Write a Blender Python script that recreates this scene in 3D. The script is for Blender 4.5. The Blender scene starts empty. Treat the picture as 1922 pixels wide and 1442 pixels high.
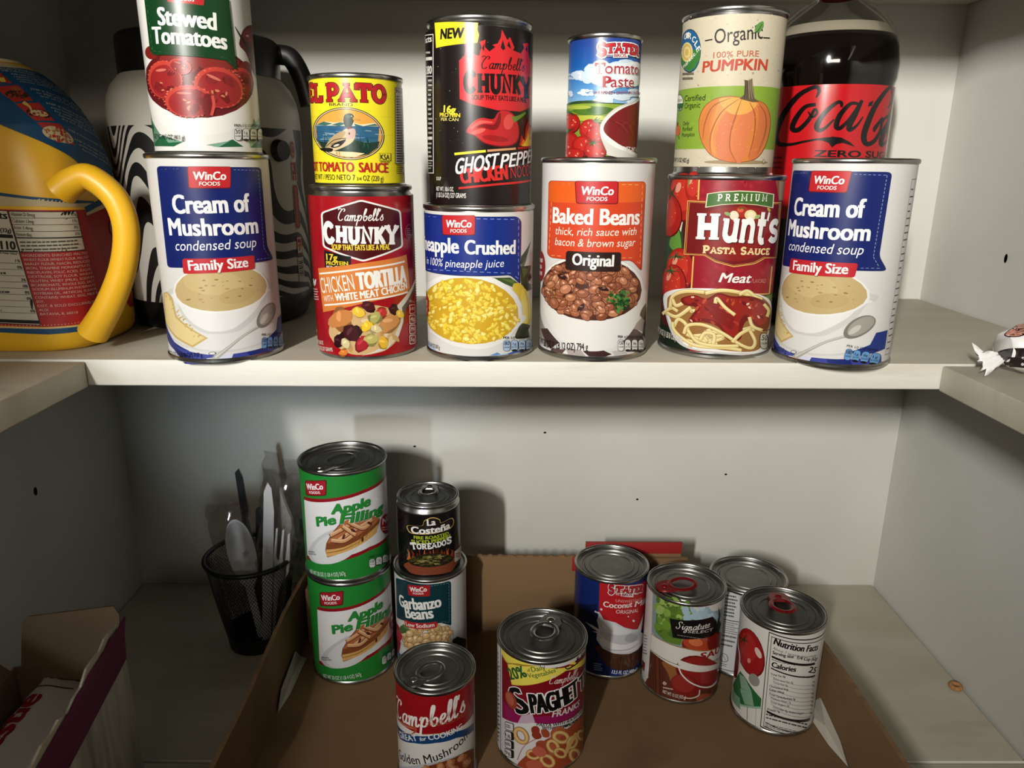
import bpy, bmesh, math, random
from mathutils import Vector, Matrix
from mathutils.geometry import tessellate_polygon
from mathutils.bvhtree import BVHTree
PI = math.pi
sin, cos, rad = math.sin, math.cos, math.radians
S = bpy.context.scene
COL = S.collection
# ------------------------------------------------------------------ camera, world, lights, exposure
# metres; the camera stands at the origin, x to the right, y into the pantry, z up
F_PX, PITCH, ROLL, YAW = 1394.3, rad(16.392), rad(0.4017), rad(0.4254)
cd = bpy.data.cameras.new('camera'); cam = bpy.data.objects.new('camera', cd); COL.objects.link(cam)
cd.sensor_fit = 'HORIZONTAL'; cd.sensor_width = 36.0; cd.lens = F_PX / 1922 * 36.0
cd.clip_start = 0.02; cd.clip_end = 50
r0 = Vector((cos(YAW), -sin(YAW), 0)); fh = Vector((sin(YAW), cos(YAW), 0)); zz = Vector((0, 0, 1))
f0 = fh * cos(PITCH) - zz * sin(PITCH); u0 = fh * sin(PITCH) + zz * cos(PITCH)
rr = r0 * cos(ROLL) + u0 * sin(ROLL); uu = u0 * cos(ROLL) - r0 * sin(ROLL)
cam.matrix_world = Matrix(((rr.x, uu.x, -f0.x, 0), (rr.y, uu.y, -f0.y, 0), (rr.z, uu.z, -f0.z, 0), (0, 0, 0, 1)))
S.camera = cam
W = bpy.data.worlds.new('world'); S.world = W; W.use_nodes = True
bg = W.node_tree.nodes['Background']; bg.inputs[0].default_value = (1.0, 0.87, 0.70, 1); bg.inputs[1].default_value = 0.032

def area(name, loc, target, sx, sy, power, color, spread=180):
    l = bpy.data.lights.new(name, 'AREA'); l.shape = 'RECTANGLE'; l.size = sx; l.size_y = sy
    l.energy = power; l.color = color; l.spread = rad(spread)
    o = bpy.data.objects.new(name, l); COL.objects.link(o); o.location = loc
    d = Vector(target) - Vector(loc); o.rotation_euler = d.to_track_quat('-Z', 'Y').to_euler()
    return o
area('kitchen_lamp', (-0.53, -0.97, 0.495), (0.10, 0.7, 0.27), 0.045, 0.19, 7.2, (1.0, 0.98, 0.93), 64)
area('kitchen_window', (-0.43, -1.02, -0.12), (-0.225, 0.80, -0.27), 0.05, 0.12, 0.08, (0.80, 0.90, 1.0), 14)
area('room_fill', (-0.25, -1.00, 0.38), (-0.05, 0.65, 0.25), 0.6, 0.14, 1.6, (1.0, 0.88, 0.72), 90)  # added soft warm fill for the upper compartment, not a known lamp
S.view_settings.view_transform = 'Standard'; S.view_settings.look = 'None'
S.view_settings.gamma = 1.0; S.view_settings.use_curve_mapping = False
S.view_settings.exposure = 0.0

# ------------------------------------------------------------------ materials
def lin(c):
    return tuple(((x / 255) / 12.92 if x / 255 <= 0.04045 else ((x / 255 + 0.055) / 1.055) ** 2.4) for x in c[:3])
def pr(m): return m.node_tree.nodes['Principled BSDF']
def mat(name, rgb, rough=0.5, metal=0.0, **kw):
    m = bpy.data.materials.new(name); m.use_nodes = True; b = pr(m)
    b.inputs['Base Color'].default_value = (*lin(rgb), 1); b.inputs['Roughness'].default_value = rough
    b.inputs['Metallic'].default_value = metal
    for k, v in kw.items(): b.inputs[k.replace('_', ' ')].default_value = v
    return m
def node(m, t, **kw):
    n = m.node_tree.nodes.new(t)
    for k, v in kw.items(): setattr(n, k, v)
    return n
def link(m, a, b): m.node_tree.links.new(a, b)
def noisy(name, c1, c2, scale, rough=0.6, stretch=(1, 1, 1), bump=0.0, bscale=None, detail=6, lo=0.35, hi=0.65, c3=None, s3=3.0, lo3=.5, hi3=.75, bdist=0.002):
    m = mat(name, c1, rough); b = pr(m)
    tc = node(m, 'ShaderNodeTexCoord'); mp = node(m, 'ShaderNodeMapping'); mp.inputs['Scale'].default_value = stretch
    link(m, tc.outputs['Object'], mp.inputs[0])
    n = node(m, 'ShaderNodeTexNoise'); n.inputs['Scale'].default_value = scale; n.inputs['Detail'].default_value = detail
    link(m, mp.outputs[0], n.inputs['Vector'])
    r = node(m, 'ShaderNodeValToRGB'); r.color_ramp.elements[0].position = lo; r.color_ramp.elements[1].position = hi
    r.color_ramp.elements[0].color = (*lin(c1), 1); r.color_ramp.elements[1].color = (*lin(c2), 1)
    link(m, n.outputs['Fac'], r.inputs[0]); out = r.outputs[0]
    if c3:
        n3 = node(m, 'ShaderNodeTexNoise'); n3.inputs['Scale'].default_value = s3; n3.inputs['Detail'].default_value = 8
        link(m, mp.outputs[0], n3.inputs['Vector'])
        r3 = node(m, 'ShaderNodeValToRGB'); r3.color_ramp.elements[0].position = lo3; r3.color_ramp.elements[1].position = hi3
        link(m, n3.outputs['Fac'], r3.inputs[0])
        mx = node(m, 'ShaderNodeMix', data_type='RGBA'); link(m, r3.outputs[0], mx.inputs[0]); link(m, out, mx.inputs[6])
        mx.inputs[7].default_value = (*lin(c3), 1); out = mx.outputs[2]
    link(m, out, b.inputs['Base Color'])
    if bump:
        n2 = node(m, 'ShaderNodeTexNoise'); n2.inputs['Scale'].default_value = bscale or scale * 4; n2.inputs['Detail'].default_value = 4
        link(m, mp.outputs[0], n2.inputs['Vector'])
        bp = node(m, 'ShaderNodeBump'); bp.inputs['Strength'].default_value = bump; bp.inputs['Distance'].default_value = bdist
        link(m, n2.outputs['Fac'], bp.inputs['Height']); link(m, bp.outputs[0], b.inputs['Normal'])
    return m
def printed(name, rough, spec=0.5, coat=0.0):
    m = mat(name, (200, 200, 200), rough); b = pr(m); b.inputs['Specular IOR Level'].default_value = spec
    b.inputs['Coat Weight'].default_value = coat; b.inputs['Coat Roughness'].default_value = 0.12
    a = node(m, 'ShaderNodeAttribute'); a.attribute_name = 'ink'; link(m, a.outputs['Color'], b.inputs['Base Color'])
    return m
PAPER = printed('glossy_paper_label', 0.34, 0.45)
LITHO = printed('printed_steel', 0.26, 0.5)
MATTE = printed('matte_print', 0.55, 0.35)
FILM = printed('glossy_plastic_film', 0.2, 0.5, 0.3)
STEEL = noisy('tin_steel', (150, 150, 147), (172, 171, 167), 60, 0.27, (1, 1, .1)); pr(STEEL).inputs['Metallic'].default_value = 1.0
DARKSTEEL = noisy('lid_steel', (132, 131, 127), (150, 148, 143), 40, 0.42); pr(DARKSTEEL).inputs['Metallic'].default_value = 1.0
REDTAB = mat('red_lacquered_tab', (120, 14, 20), 0.3, 0.3)
WALL = noisy('painted_wall', (188, 187, 179), (196, 195, 188), 6, 0.62, bump=0.12, bscale=260, bdist=.001, c3=(176, 172, 160), s3=2.2, lo3=.6, hi3=.9)
SHELF = noisy('worn_shelf_paint', (172, 165, 148), (184, 178, 163), 9, 0.55, (0.7, 2.4, 1), bump=0.10, bscale=90, bdist=.001, c3=(146, 135, 114), s3=8, lo3=.58, hi3=.80)
EDGE = noisy('lit_edge_paint', (203, 200, 190), (212, 209, 200), 8, 0.5, (0.6, 1, 3), bump=0.25, bscale=60, bdist=.0012, c3=(182, 172, 152), s3=9, lo3=.62, hi3=.8)  # shelf paint lightened: light caught by the front edge, put into its colour
CARD = noisy('corrugated_cardboard', (106, 80, 52), (118, 90, 60), 5, 0.8, (1, 1, 1), bump=0.1, bscale=200, bdist=.0006, c3=(92, 68, 44), s3=12, lo3=.55, hi3=.8)

# ------------------------------------------------------------------ objects
def tag(o, label=None, cat=None, group=None, kind=None):
    if label: o['label'] = label
    if cat: o['category'] = cat
    if group: o['group'] = group
    if kind: o['kind'] = kind
    return o
def empty(name, loc, label, cat, group=None, rz=0.0):
    o = bpy.data.objects.new(name, None); o.empty_display_size = 0.01; COL.objects.link(o)
    o.location = loc; o.rotation_euler = (0, 0, rz)
    return tag(o, label, cat, group)
def obj(name, me, material, parent=None):
    o = bpy.data.objects.new(name, me); COL.objects.link(o)
    if material:
        me.materials.clear()
        for m in (material if isinstance(material, (list, tuple)) else [material]): me.materials.append(m)
    if parent: o.parent = parent
    return o
def bobj(name, bm, material, parent=None, smooth=None):
    me = bpy.data.meshes.new(name); bm.normal_update(); bm.to_mesh(me); bm.free()
    if smooth is not None:
        me.polygons.foreach_set('use_smooth', [True] * len(me.polygons))
        if smooth < 180: me.set_sharp_from_angle(angle=rad(smooth))
    return obj(name, me, material, parent)
def box(bm, x0, x1, y0, y1, z0, z1, bev=0.0):
    r = bmesh.ops.create_cube(bm, size=1.0); vs = r['verts']
    for v in vs: v.co = Vector(((x0 + x1) / 2 + v.co.x * (x1 - x0), (y0 + y1) / 2 + v.co.y * (y1 - y0), (z0 + z1) / 2 + v.co.z * (z1 - z0)))
    if bev:
        es = list({e for v in vs for e in v.link_edges})
        bmesh.ops.bevel(bm, geom=es, offset=bev, segments=3, affect='EDGES', profile=0.5)
def lathe(bm, prof, n=96, cap0=False, cap1=False):
    rings = []
    for r, z in prof:
        if r < 1e-6: rings.append([bm.verts.new((0, 0, z))])
        else: rings.append([bm.verts.new((r * cos(2 * PI * k / n), r * sin(2 * PI * k / n), z)) for k in range(n)])
    for a, b in zip(rings[:-1], rings[1:]):
        for k in range(n):
            k2 = (k + 1) % n
            if len(a) == 1 and len(b) == 1: continue
            if len(a) == 1: bm.faces.new((a[0], b[k2], b[k]))
            elif len(b) == 1: bm.faces.new((a[k], a[k2], b[0]))
            else: bm.faces.new((a[k], a[k2], b[k2], b[k]))
    if cap0: bm.faces.new(rings[0][::-1])
    if cap1: bm.faces.new(rings[-1])
def catmull(pts, n=8, closed=False):
    P = [Vector(p) for p in pts]; out = []; L = len(P)
    for i in range(L if closed else L - 1):
        p0 = P[(i - 1) % L] if closed or i > 0 else P[0]; p1 = P[i]; p2 = P[(i + 1) % L]
        p3 = P[(i + 2) % L] if closed or i + 2 < L else P[-1]
        for k in range(n):
            t = k / n
            out.append(0.5 * ((2 * p1) + (p2 - p0) * t + (2 * p0 - 5 * p1 + 4 * p2 - p3) * t * t + (3 * p1 - p0 - 3 * p2 + p3) * t ** 3))
    if not closed: out.append(P[-1])
    return out
def tube(bm, pts, rads, n=10, flat=None, caps=True):
    P = [Vector(p) for p in pts]; rings = []
    if not isinstance(rads, (list, tuple)): rads = [rads] * len(P)
    up = None
    for i, p in enumerate(P):
        t = (P[min(i + 1, len(P) - 1)] - P[max(i - 1, 0)]).normalized()
        if up is None:
            up = Vector((0, 0, 1)) if abs(t.z) < 0.9 else Vector((0, 1, 0))
            if flat: up = Vector(flat)
        a = t.cross(up).normalized(); b = a.cross(t).normalized(); up = b
        rx, ry = rads[i] if isinstance(rads[i], (list, tuple)) else (rads[i], rads[i])
        rings.append([bm.verts.new(p + a * rx * cos(2 * PI * k / n) + b * ry * sin(2 * PI * k / n)) for k in range(n)])
    for a, b in zip(rings[:-1], rings[1:]):
        for k in range(n): bm.faces.new((a[k], a[(k + 1) % n], b[(k + 1) % n], b[k]))
    if caps: bm.faces.new(rings[0][::-1]); bm.faces.new(rings[-1])
def torus(bm, R, r, z, n=64, m=8, sy=1.0):
    rings = [[bm.verts.new(((R + r * cos(2 * PI * j / m)) * cos(2 * PI * i / n), (R + r * cos(2 * PI * j / m)) * sin(2 * PI * i / n) * sy, z + r * sin(2 * PI * j / m))) for j in range(m)] for i in range(n)]
    for i in range(n):
        for j in range(m): bm.faces.new((rings[i][j], rings[(i + 1) % n][j], rings[(i + 1) % n][(j + 1) % m], rings[i][(j + 1) % m]))

# ------------------------------------------------------------------ lettering
_gl = {}
def glyphs(s):
    key = s
    if key in _gl: return _gl[key]
    cu = bpy.data.curves.new('lettering', 'FONT'); cu.body = s; cu.size = 1.0; cu.resolution_u = 3
    cu.fill_mode = 'FRONT'
    o = bpy.data.objects.new('lettering', cu); COL.objects.link(o)
    me = bpy.data.meshes.new_from_object(o.evaluated_get(bpy.context.evaluated_depsgraph_get()))
    bpy.data.objects.remove(o); bpy.data.curves.remove(cu)
    me.calc_loop_triangles()
    V = [(v.co.x, v.co.y) for v in me.vertices]
    T = [tuple(V[i] for i in t.vertices) for t in me.loop_triangles]
    bpy.data.meshes.remove(me)
    xs = [p[0] for t in T for p in t] or [0, 1]
    _gl[key] = (T, min(xs), max(xs)); return _gl[key]
CAP = 0.684      # cap height of the built-in face at size 1
# slab-serif capitals: strokes in a box one unit high; 's' marks serif bars (x, y, half width)
def _arc(cx, cy, rx, ry, a0, a1, n=14): return [(cx + rx * cos(rad(a0 + (a1 - a0) * k / n)), cy + ry * sin(rad(a0 + (a1 - a0) * k / n))) for k in range(n + 1)]
SLAB = {
 'A': (.86, [[(.10, .05), (.43, .95), (.76, .05)], [(.24, .36), (.62, .36)]], [(.12, .05, .17), (.74, .05, .17), (.40, .95, .16)]),
 'B': (.74, [[(.2, .05), (.2, .95)], [(.2, .92)] + _arc(.38, .72, .22, .2, 90, -90) + [(.2, .52)], [(.38, .52)] + _arc(.42, .29, .23, .23, 90, -90) + [(.2, .07)]], [(.13, .05, .12), (.13, .95, .12)]),
 'C': (.78, [_arc(.42, .5, .32, .43, 42, 318, 22)], [(.68, .78, .07), (.68, .22, .05)]),
 'D': (.80, [[(.2, .05), (.2, .95)], [(.2, .93), (.36, .93)] + _arc(.36, .5, .34, .43, 90, -90) + [(.2, .07)]], [(.13, .05, .12), (.13, .95, .12)]),
 'E': (.70, [[(.2, .05), (.2, .95)], [(.2, .95), (.62, .95)], [(.2, .5), (.5, .5)], [(.2, .05), (.62, .05)], [(.61, .78), (.61, .97)], [(.61, .03), (.61, .24)]], [(.14, .05, .13), (.14, .95, .13)]),
 'H': (.92, [[(.2, .05), (.2, .95)], [(.72, .05), (.72, .95)], [(.2, .5), (.72, .5)]], [(.2, .05, .19), (.2, .95, .19), (.72, .05, .19), (.72, .95, .19)]),
 'I': (.40, [[(.2, .05), (.2, .95)]], [(.2, .05, .19), (.2, .95, .19)]),
 'K': (.88, [[(.2, .05), (.2, .95)], [(.70, .95), (.28, .45)], [(.36, .55), (.72, .05)]], [(.2, .05, .19), (.2, .95, .19), (.70, .05, .17), (.70, .95, .16)]),
 'L': (.68, [[(.2, .05), (.2, .95)], [(.2, .05), (.62, .05)], [(.61, .03), (.61, .27)]], [(.2, .05, .19), (.2, .95, .19)]),
 'M': (1.06, [[(.17, .05), (.2, .95), (.53, .25), (.86, .95), (.89, .05)]], [(.17, .05, .16), (.89, .05, .16), (.15, .95, .13), (.91, .95, .13)]),
 'N': (.92, [[(.2, .05), (.2, .95), (.72, .08), (.72, .95)]], [(.2, .05, .18), (.15, .95, .15), (.72, .95, .18)]),
 'O': (.84, [_arc(.42, .5, .31, .43, 0, 360, 28)], []),
 'P': (.76, [[(.2, .05), (.2, .95)], [(.2, .93), (.38, .93)] + _arc(.42, .68, .22, .25, 90, -90) + [(.2, .43)]], [(.2, .05, .19), (.13, .95, .12)]),
 'R': (.86, [[(.2, .05), (.2, .95)], [(.2, .93), (.38, .93)] + _arc(.42, .70, .21, .23, 90, -90) + [(.2, .47)], [(.42, .47), (.70, .05)]], [(.2, .05, .18), (.13, .95, .12), (.73, .05, .13)]),
 'S': (.70, [_arc(.35, .72, .24, .22, 35, 270, 14) + _arc(.35, .28, .25, .22, 90, -145, 14)], [(.56, .80, .05), (.13, .22, .05)]),
 'T': (.82, [[(.41, .05), (.41, .95)], [(.06, .93), (.76, .93)], [(.07, .72), (.07, .95)], [(.75, .72), (.75, .95)]], [(.41, .05, .19)]),
 'U': (.90, [[(.2, .95), (.2, .32)] + _arc(.45, .32, .25, .27, 180, 360, 12) + [(.70, .95)]], [(.2, .95, .19), (.70, .95, .19)]),
 'Y': (.86, [[(.14, .95), (.43, .48), (.72, .95)], [(.43, .5), (.43, .05)]], [(.43, .05, .19), (.15, .95, .17), (.71, .95, .17)]),
 'u': (.74, [[(.15, .62), (.15, .25)] + _arc(.35, .25, .2, .2, 180, 330, 8) + [(.56, .28)], [(.56, .02), (.56, .66)]], [(.12, .64, .12), (.53, .64, .11), (.6, .05, .1)]),
 'n': (.76, [[(.15, .02), (.15, .66)], [(.16, .45)] + _arc(.36, .45, .2, .2, 160, 0, 8) + [(.56, .02)]], [(.15, .04, .13), (.56, .04, .13), (.1, .64, .08)]),
 't': (.50, [[(.22, .90), (.22, .2)] + _arc(.36, .2, .14, .15, 180, 300, 6), [(.05, .62), (.42, .62)]], []),
 "'": (.22, [[(.13, 1.0), (.07, .76)]], []),
 's': (.56, [_arc(.28, .48, .18, .16, 35, 270, 10) + _arc(.28, .17, .19, .15, 90, -145, 10)], []),
 ' ': (.38, [], []), '.': (.3, [[(.15, .02), (.15, .14)]], []),
}
# round-hand script, baseline 0, x-height .5, ascender 1.1
SCRIPT = {
 'C': (.80, [[(.70, .86), (.80, .98), (.70, 1.10), (.50, 1.04), (.24, .70), (.14, .34), (.24, .08), (.44, .02), (.66, .16)], [(.06, 1.02), (.18, 1.13), (.40, 1.08)]]),
 'a': (.56, [[(.50, .44), (.36, .52), (.16, .38), (.10, .16), (.20, .02), (.36, .12), (.48, .40)], [(.50, .50), (.42, .16), (.46, .02), (.60, .10)]]),
 'm': (.84, [[(.06, .40), (.15, .50), (.16, .40), (.10, .0)], [(.12, .22), (.28, .48), (.38, .48), (.36, .30), (.32, .0)], [(.36, .24), (.52, .48), (.64, .48), (.62, .30), (.60, .06), (.68, .0), (.82, .12)]]),
 'p': (.60, [[(.04, .36), (.16, .52), (.14, .30), (.02, -.42)], [(.14, .20), (.30, .48), (.46, .46), (.48, .26), (.38, .06), (.22, .02), (.12, .12)]]),
 'b': (.58, [[(.06, .30), (.26, .70), (.34, 1.02), (.24, 1.08), (.14, .72), (.12, .20), (.24, .0), (.42, .10), (.48, .32), (.36, .44), (.24, .34)]]),
 'e': (.46, [[(.06, .18), (.30, .30), (.36, .46), (.24, .52), (.10, .34), (.10, .10), (.24, .0), (.46, .14)]]),
 'l': (.36, [[(.02, .16), (.24, .60), (.32, 1.02), (.22, 1.08), (.12, .70), (.12, .12), (.20, .0), (.36, .12)]]),
 "'": (.14, [[(.12, 1.06), (.06, .86)]]),
 's': (.46, [[(.02, .12), (.22, .46), (.28, .54), (.30, .36), (.38, .16), (.26, .0), (.10, .06)]]),
 'S': (.66, [[(.66, .88), (.62, 1.02), (.44, 1.06), (.28, .86), (.40, .60), (.44, .30), (.26, .04), (.06, .12), (.04, .28)]]),
 'i': (.28, [[(.06, .30), (.18, .50), (.14, .16), (.18, .02), (.30, .12)], [(.20, .72), (.22, .76)]]),
 'g': (.54, [[(.46, .46), (.30, .52), (.12, .34), (.14, .10), (.30, .08), (.44, .34)], [(.48, .50), (.40, -.20), (.24, -.40), (.10, -.28), (.28, -.08), (.54, .12)]]),
 'n': (.56, [[(.06, .40), (.15, .50), (.16, .40), (.10, .0)], [(.12, .22), (.30, .48), (.40, .44), (.36, .12), (.42, .0), (.56, .12)]]),
 't': (.38, [[(.04, .20), (.26, .80), (.16, .30), (.14, .06), (.24, .0), (.38, .12)], [(.06, .58), (.36, .62)]]),
 'u': (.56, [[(.04, .40), (.14, .50), (.10, .16), (.18, .02), (.32, .10), (.44, .48)], [(.46, .50), (.40, .12), (.46, .0), (.58, .12)]]),
 'r': (.40, [[(.06, .30), (.16, .54), (.30, .48), (.22, .26), (.20, .06), (.28, .0), (.40, .12)]]),
}

# ------------------------------------------------------------------ printed artwork, drawn flat and wrapped on a surface
INKD = 0.80     # printed inks are a little duller than their screen values
class Art:
    """A flat print. Points are given on a measuring sheet (px) and turned into label millimetres (u round the can, v up)."""
    def __init__(s, R, sheet, top, bot, v0, v1, seed=1, du=0.0):
        s.R, s.v0, s.v1, s.sheet, s.top, s.bot, s.du = R * 1e3, v0 * 1e3, v1 * 1e3, sheet, top, bot, du
        s.T = []; s.L = 0; s.rnd = random.Random(seed); s.lock = None; s.cyc = None
        s.k = (s.v1 - s.v0) / (bot[2] - top[2])       # mm per sheet px
        s.k2 = 1.0
    def P(s, p):
        if s.sheet is None: return (p[0] * s.k2 + s.du, p[1] * s.k2)
        x, y = p
        t = (y - s.top[2]) / (s.bot[2] - s.top[2])
        for _ in range(3):
            xl = s.top[0] + (s.bot[0] - s.top[0]) * t; xr = s.top[1] + (s.bot[1] - s.top[1]) * t
            f = 2 * (x - xl) / (xr - xl) - 1; w = (xr - xl) / 2
            el = math.atan((s.sheet[0] + y / s.sheet[1] - 721) / 1394.0) + PITCH
            ff = max(-.97, min(.97, f))
            t = (y + w * sin(el) * (1 - math.sqrt(1 - ff * ff)) - s.top[2]) / (s.bot[2] - s.top[2])
        u = s.R * (math.asin(ff) + (f - ff) * 2.4)
        return (u + s.du, s.v1 - t * (s.v1 - s.v0))
    def col(s, c, j=0):
        if j:
            d = s.rnd.uniform(-j, j); c = [max(0, min(255, x + d)) for x in c]
        return tuple(x * INKD for x in lin(c))
    def nl(s):
        if s.lock is None:
            if s.cyc: s.cyc[2] += 1; s.L = s.cyc[0] + s.cyc[2] % s.cyc[1]
            else: s.L += 1
        return s.L
    def cycle(s, n=0):
        """let many small overlapping shapes share n ink layers; 0 ends it"""
        if n: s.cyc = [s.L, n, 0]
        else: s.L = s.cyc[0] + s.cyc[1]; s.cyc = None
    def raw(s, uv, c, layer=None):
        L = s.nl() if layer is None else layer
        V = [Vector((p[0], p[1], 0)) for p in uv]
        for t in tessellate_polygon([V]):
            a, b, d = (uv[i] for i in t)
            if (b[0] - a[0]) * (d[1] - a[1]) - (b[1] - a[1]) * (d[0] - a[0]) < 0: b, d = d, b
            s.T.append((a, b, d, c, L))
    def poly(s, pts, c, smooth=False, j=0):
        if smooth: pts = [(p.x, p.y) for p in catmull([(x, y, 0) for x, y in pts], 6, True)]
        s.raw([s.P(p) for p in pts], s.col(c, j))
    def rect(s, x0, y0, x1, y1, c): s.poly([(x0, y0), (x1, y0), (x1, y1), (x0, y1)], c)
    def rpoly(s, pts, r, c):
        out = []; n = len(pts); P = [Vector((x, y)) for x, y in pts]
        for i in range(n):
            a, b, d = P[i - 1], P[i], P[(i + 1) % n]
            ra = min(r, (a - b).length / 2); rd = min(r, (d - b).length / 2)
            p1 = b + (a - b).normalized() * ra; p2 = b + (d - b).normalized() * rd
            for k in range(6):
                t = k / 5; q = p1 * (1 - t) ** 2 + b * 2 * t * (1 - t) + p2 * t * t; out.append((q.x, q.y))
        s.poly(out, c)
    def band(s, v0, v1, c, u0=None, u1=None):        # straight band right round the can, in mm
        h = PI * s.R if u0 is None else None
        a, b = (-h, h) if h else (u0, u1)
        s.raw([(a, v0), (b, v0), (b, v1), (a, v1)], s.col(c))
    def ell(s, x, y, rx, ry, c, rot=0, n=22, j=0, a0=0, a1=360):
        R = rad(rot); pts = []
        for k in range(n + (0 if a1 - a0 == 360 else 1)):
            t = rad(a0) + rad(a1 - a0) * k / n; X, Y = rx * cos(t), ry * sin(t)
            pts.append((x + X * cos(R) - Y * sin(R), y + X * sin(R) + Y * cos(R)))
        s.poly(pts, c, j=j)
    def blob(s, x, y, r, c, asp=1.0, rot=None, wob=.18, j=0, n=11):
        R = s.rnd.uniform(0, PI) if rot is None else rad(rot); pts = []
        for k in range(n):
            t = 2 * PI * k / n; q = r * (1 + s.rnd.uniform(-wob, wob)); X, Y = q * cos(t), q * asp * sin(t)
            pts.append((x + X * cos(R) - Y * sin(R), y + X * sin(R) + Y * cos(R)))
        s.poly(pts, c, smooth=False, j=j)
    def stroke(s, pts, w, c, smooth=True, closed=False, px=True, cap=True):
        """ribbon of width w (px; a list tapers it)"""
        P = [Vector((x, y, 0)) for x, y in pts]
        n0 = len(P)
        if smooth and n0 > 2: P = catmull(P, 6, closed)
        elif closed: P = P + [P[0]]
        if closed and smooth: P.append(P[0].copy())
        m = len(P); ws = [w] * m if not isinstance(w, (list, tuple)) else [w[min(len(w) - 1, int(i / (m - 1) * (len(w) - 1)))] * (1 - ((i / (m - 1) * (len(w) - 1)) % 1)) + w[min(len(w) - 1, int(i / (m - 1) * (len(w) - 1)) + 1)] * ((i / (m - 1) * (len(w) - 1)) % 1) for i in range(m)]
        L = s.nl(); cc = s.col(c); A = []
        for i in range(m):
            t = (P[min(i + 1, m - 1)] - P[max(i - 1, 0)]); t = t.normalized() if t.length else Vector((1, 0, 0))
            nn = Vector((-t.y, t.x, 0)) * ws[i] / 2
            q = P[i]
            if cap and not closed and i == 0: q = q - t * ws[i] * .3
            if cap and not closed and i == m - 1: q = q + t * ws[i] * .3
            A.append(((q + nn), (q - nn)))
        for i in range(m - 1):
            quad = [A[i][0], A[i][1], A[i + 1][1], A[i + 1][0]]
            uv = [s.P((p.x, p.y)) if px else (p.x, p.y) for p in quad]
            for a, b, d in ((uv[0], uv[1], uv[2]), (uv[0], uv[2], uv[3])):
                ar = (b[0] - a[0]) * (d[1] - a[1]) - (b[1] - a[1]) * (d[0] - a[0])
                if abs(ar) < 1e-9: continue
                if ar < 0: b, d = d, b
                s.T.append((a, b, d, cc, L))
    def dash(s, pts, w, c, on=14, off=9):
        for (x0, y0), (x1, y1) in zip(pts[:-1], pts[1:]):
            D = math.hypot(x1 - x0, y1 - y0); q = 0
            while q + on < D:
                a, b = q / D, (q + on) / D
                lk = s.lock; s.lock = True
                s.stroke([(x0 + (x1 - x0) * a, y0 + (y1 - y0) * a), (x0 + (x1 - x0) * b, y0 + (y1 - y0) * b)], w, c, cap=False)
                s.lock = lk; q += on + off
        s.L += 1
    def frame(s, tri, x0, x1, p0, p1, h, c, unit, shear, arch, L):
        """lay glyph triangles on the baseline p0->p1 (sheet px), capital height h px"""
        a, b = Vector(s.P(p0)), Vector(s.P(p1)); d = b - a; ln = d.length; d.normalize(); n = Vector((-d.y, d.x))
        if s.sheet is None: hs = h * s.k2
        else: hs = h * s.k
        kx = ln / (x1 - x0); ky = hs / unit; cc = s.col(c)
        for t in tri:
            q = []
            for x, y in t:
                X = (x - x0) * kx + shear * y * ky; Y = y * ky
                if arch:
                    f = (x - x0) / (x1 - x0); Y += arch * (s.k2 if s.sheet is None else s.k) * 4 * f * (1 - f)
                w = a + d * X + n * Y; q.append((w.x, w.y))
            A, B, D = q
            if (B[0] - A[0]) * (D[1] - A[1]) - (B[1] - A[1]) * (D[0] - A[0]) < 0: B, D = D, B
            s.T.append((A, B, D, cc, L))
    def text(s, st, p0, p1, h, c, bold=0.0, shear=0.0, arch=0.0):
        T, x0, x1 = glyphs(st); L = s.nl(); h = h * 1.1 if bold >= .026 else h
        if bold > .001:      # heavier face: the letters set several times, a hair apart
            a, b = Vector(s.P(p0)), Vector(s.P(p1)); q = (b - a).length / (x1 - x0) / (h * (s.k2 if s.sheet is None else s.k) / CAP)
            dx, dy = bold * 1.15 / max(.3, min(q, 1.6)), bold * .55; big = bold > .035
            for i, (ox, oy) in enumerate(((-1, -.6), (-.5, 1), (.5, 1), (1, -.6), (0, -1), (1, .6), (-1, .6), (0, 0)) if big else ((-1, -.7), (1, -.7), (-1, .7), (1, .7), (0, 0))):
                s.frame([tuple((x + ox * dx, y + oy * dy) for x, y in t) for t in T], x0 - dx, x1 + dx, p0, p1, h, c, CAP, shear, arch, L + i)
            s.L = L + i if s.cyc is None else s.L; return
        s.frame(T, x0, x1, p0, p1, h, c, CAP, shear, arch, L)
    def strokes(s, table, st, t, serif, p0, p1, h, c, shear=0.0, arch=0.0, smooth=False, grow=0.0, thin=1.0):
        tri = []; x = 0.0; grp = []; gi = 0
        for ch in st:
            if ch not in table: x += .3; continue
            g = table[ch]
            for ln in g[1]:
                P = [Vector((px + x, py, 0)) for px, py in ln]
                if smooth: P = catmull(P, 7) if len(P) > 2 else P
                m = len(P); A = []
                for i in range(m):
                    tt = (P[min(i + 1, m - 1)] - P[max(i - 1, 0)]).normalized()
                    ww = (t + grow * 2) / 2
                    if smooth: ww *= (.45 + .55 * abs(tt.y)) if thin != 1 else (.72 + .28 * abs(tt.y))
                    elif thin != 1.0: ww *= thin + (1 - thin) * abs(tt.y)
                    nn = Vector((-tt.y, tt.x, 0)) * ww; q = P[i]
                    if i == 0: q = q - tt * (ww * .35 + grow * .6)
                    if i == m - 1: q = q + tt * (ww * .35 + grow * .6)
                    A.append((q + nn, q - nn))
                gi += 1
                for i in range(m - 1):
                    a, b, d, e = A[i][0], A[i][1], A[i + 1][1], A[i + 1][0]
                    grp += [gi % 9] * 2; tri += [((a.x, a.y), (b.x, b.y), (d.x, d.y)), ((a.x, a.y), (d.x, d.y), (e.x, e.y))]
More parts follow.
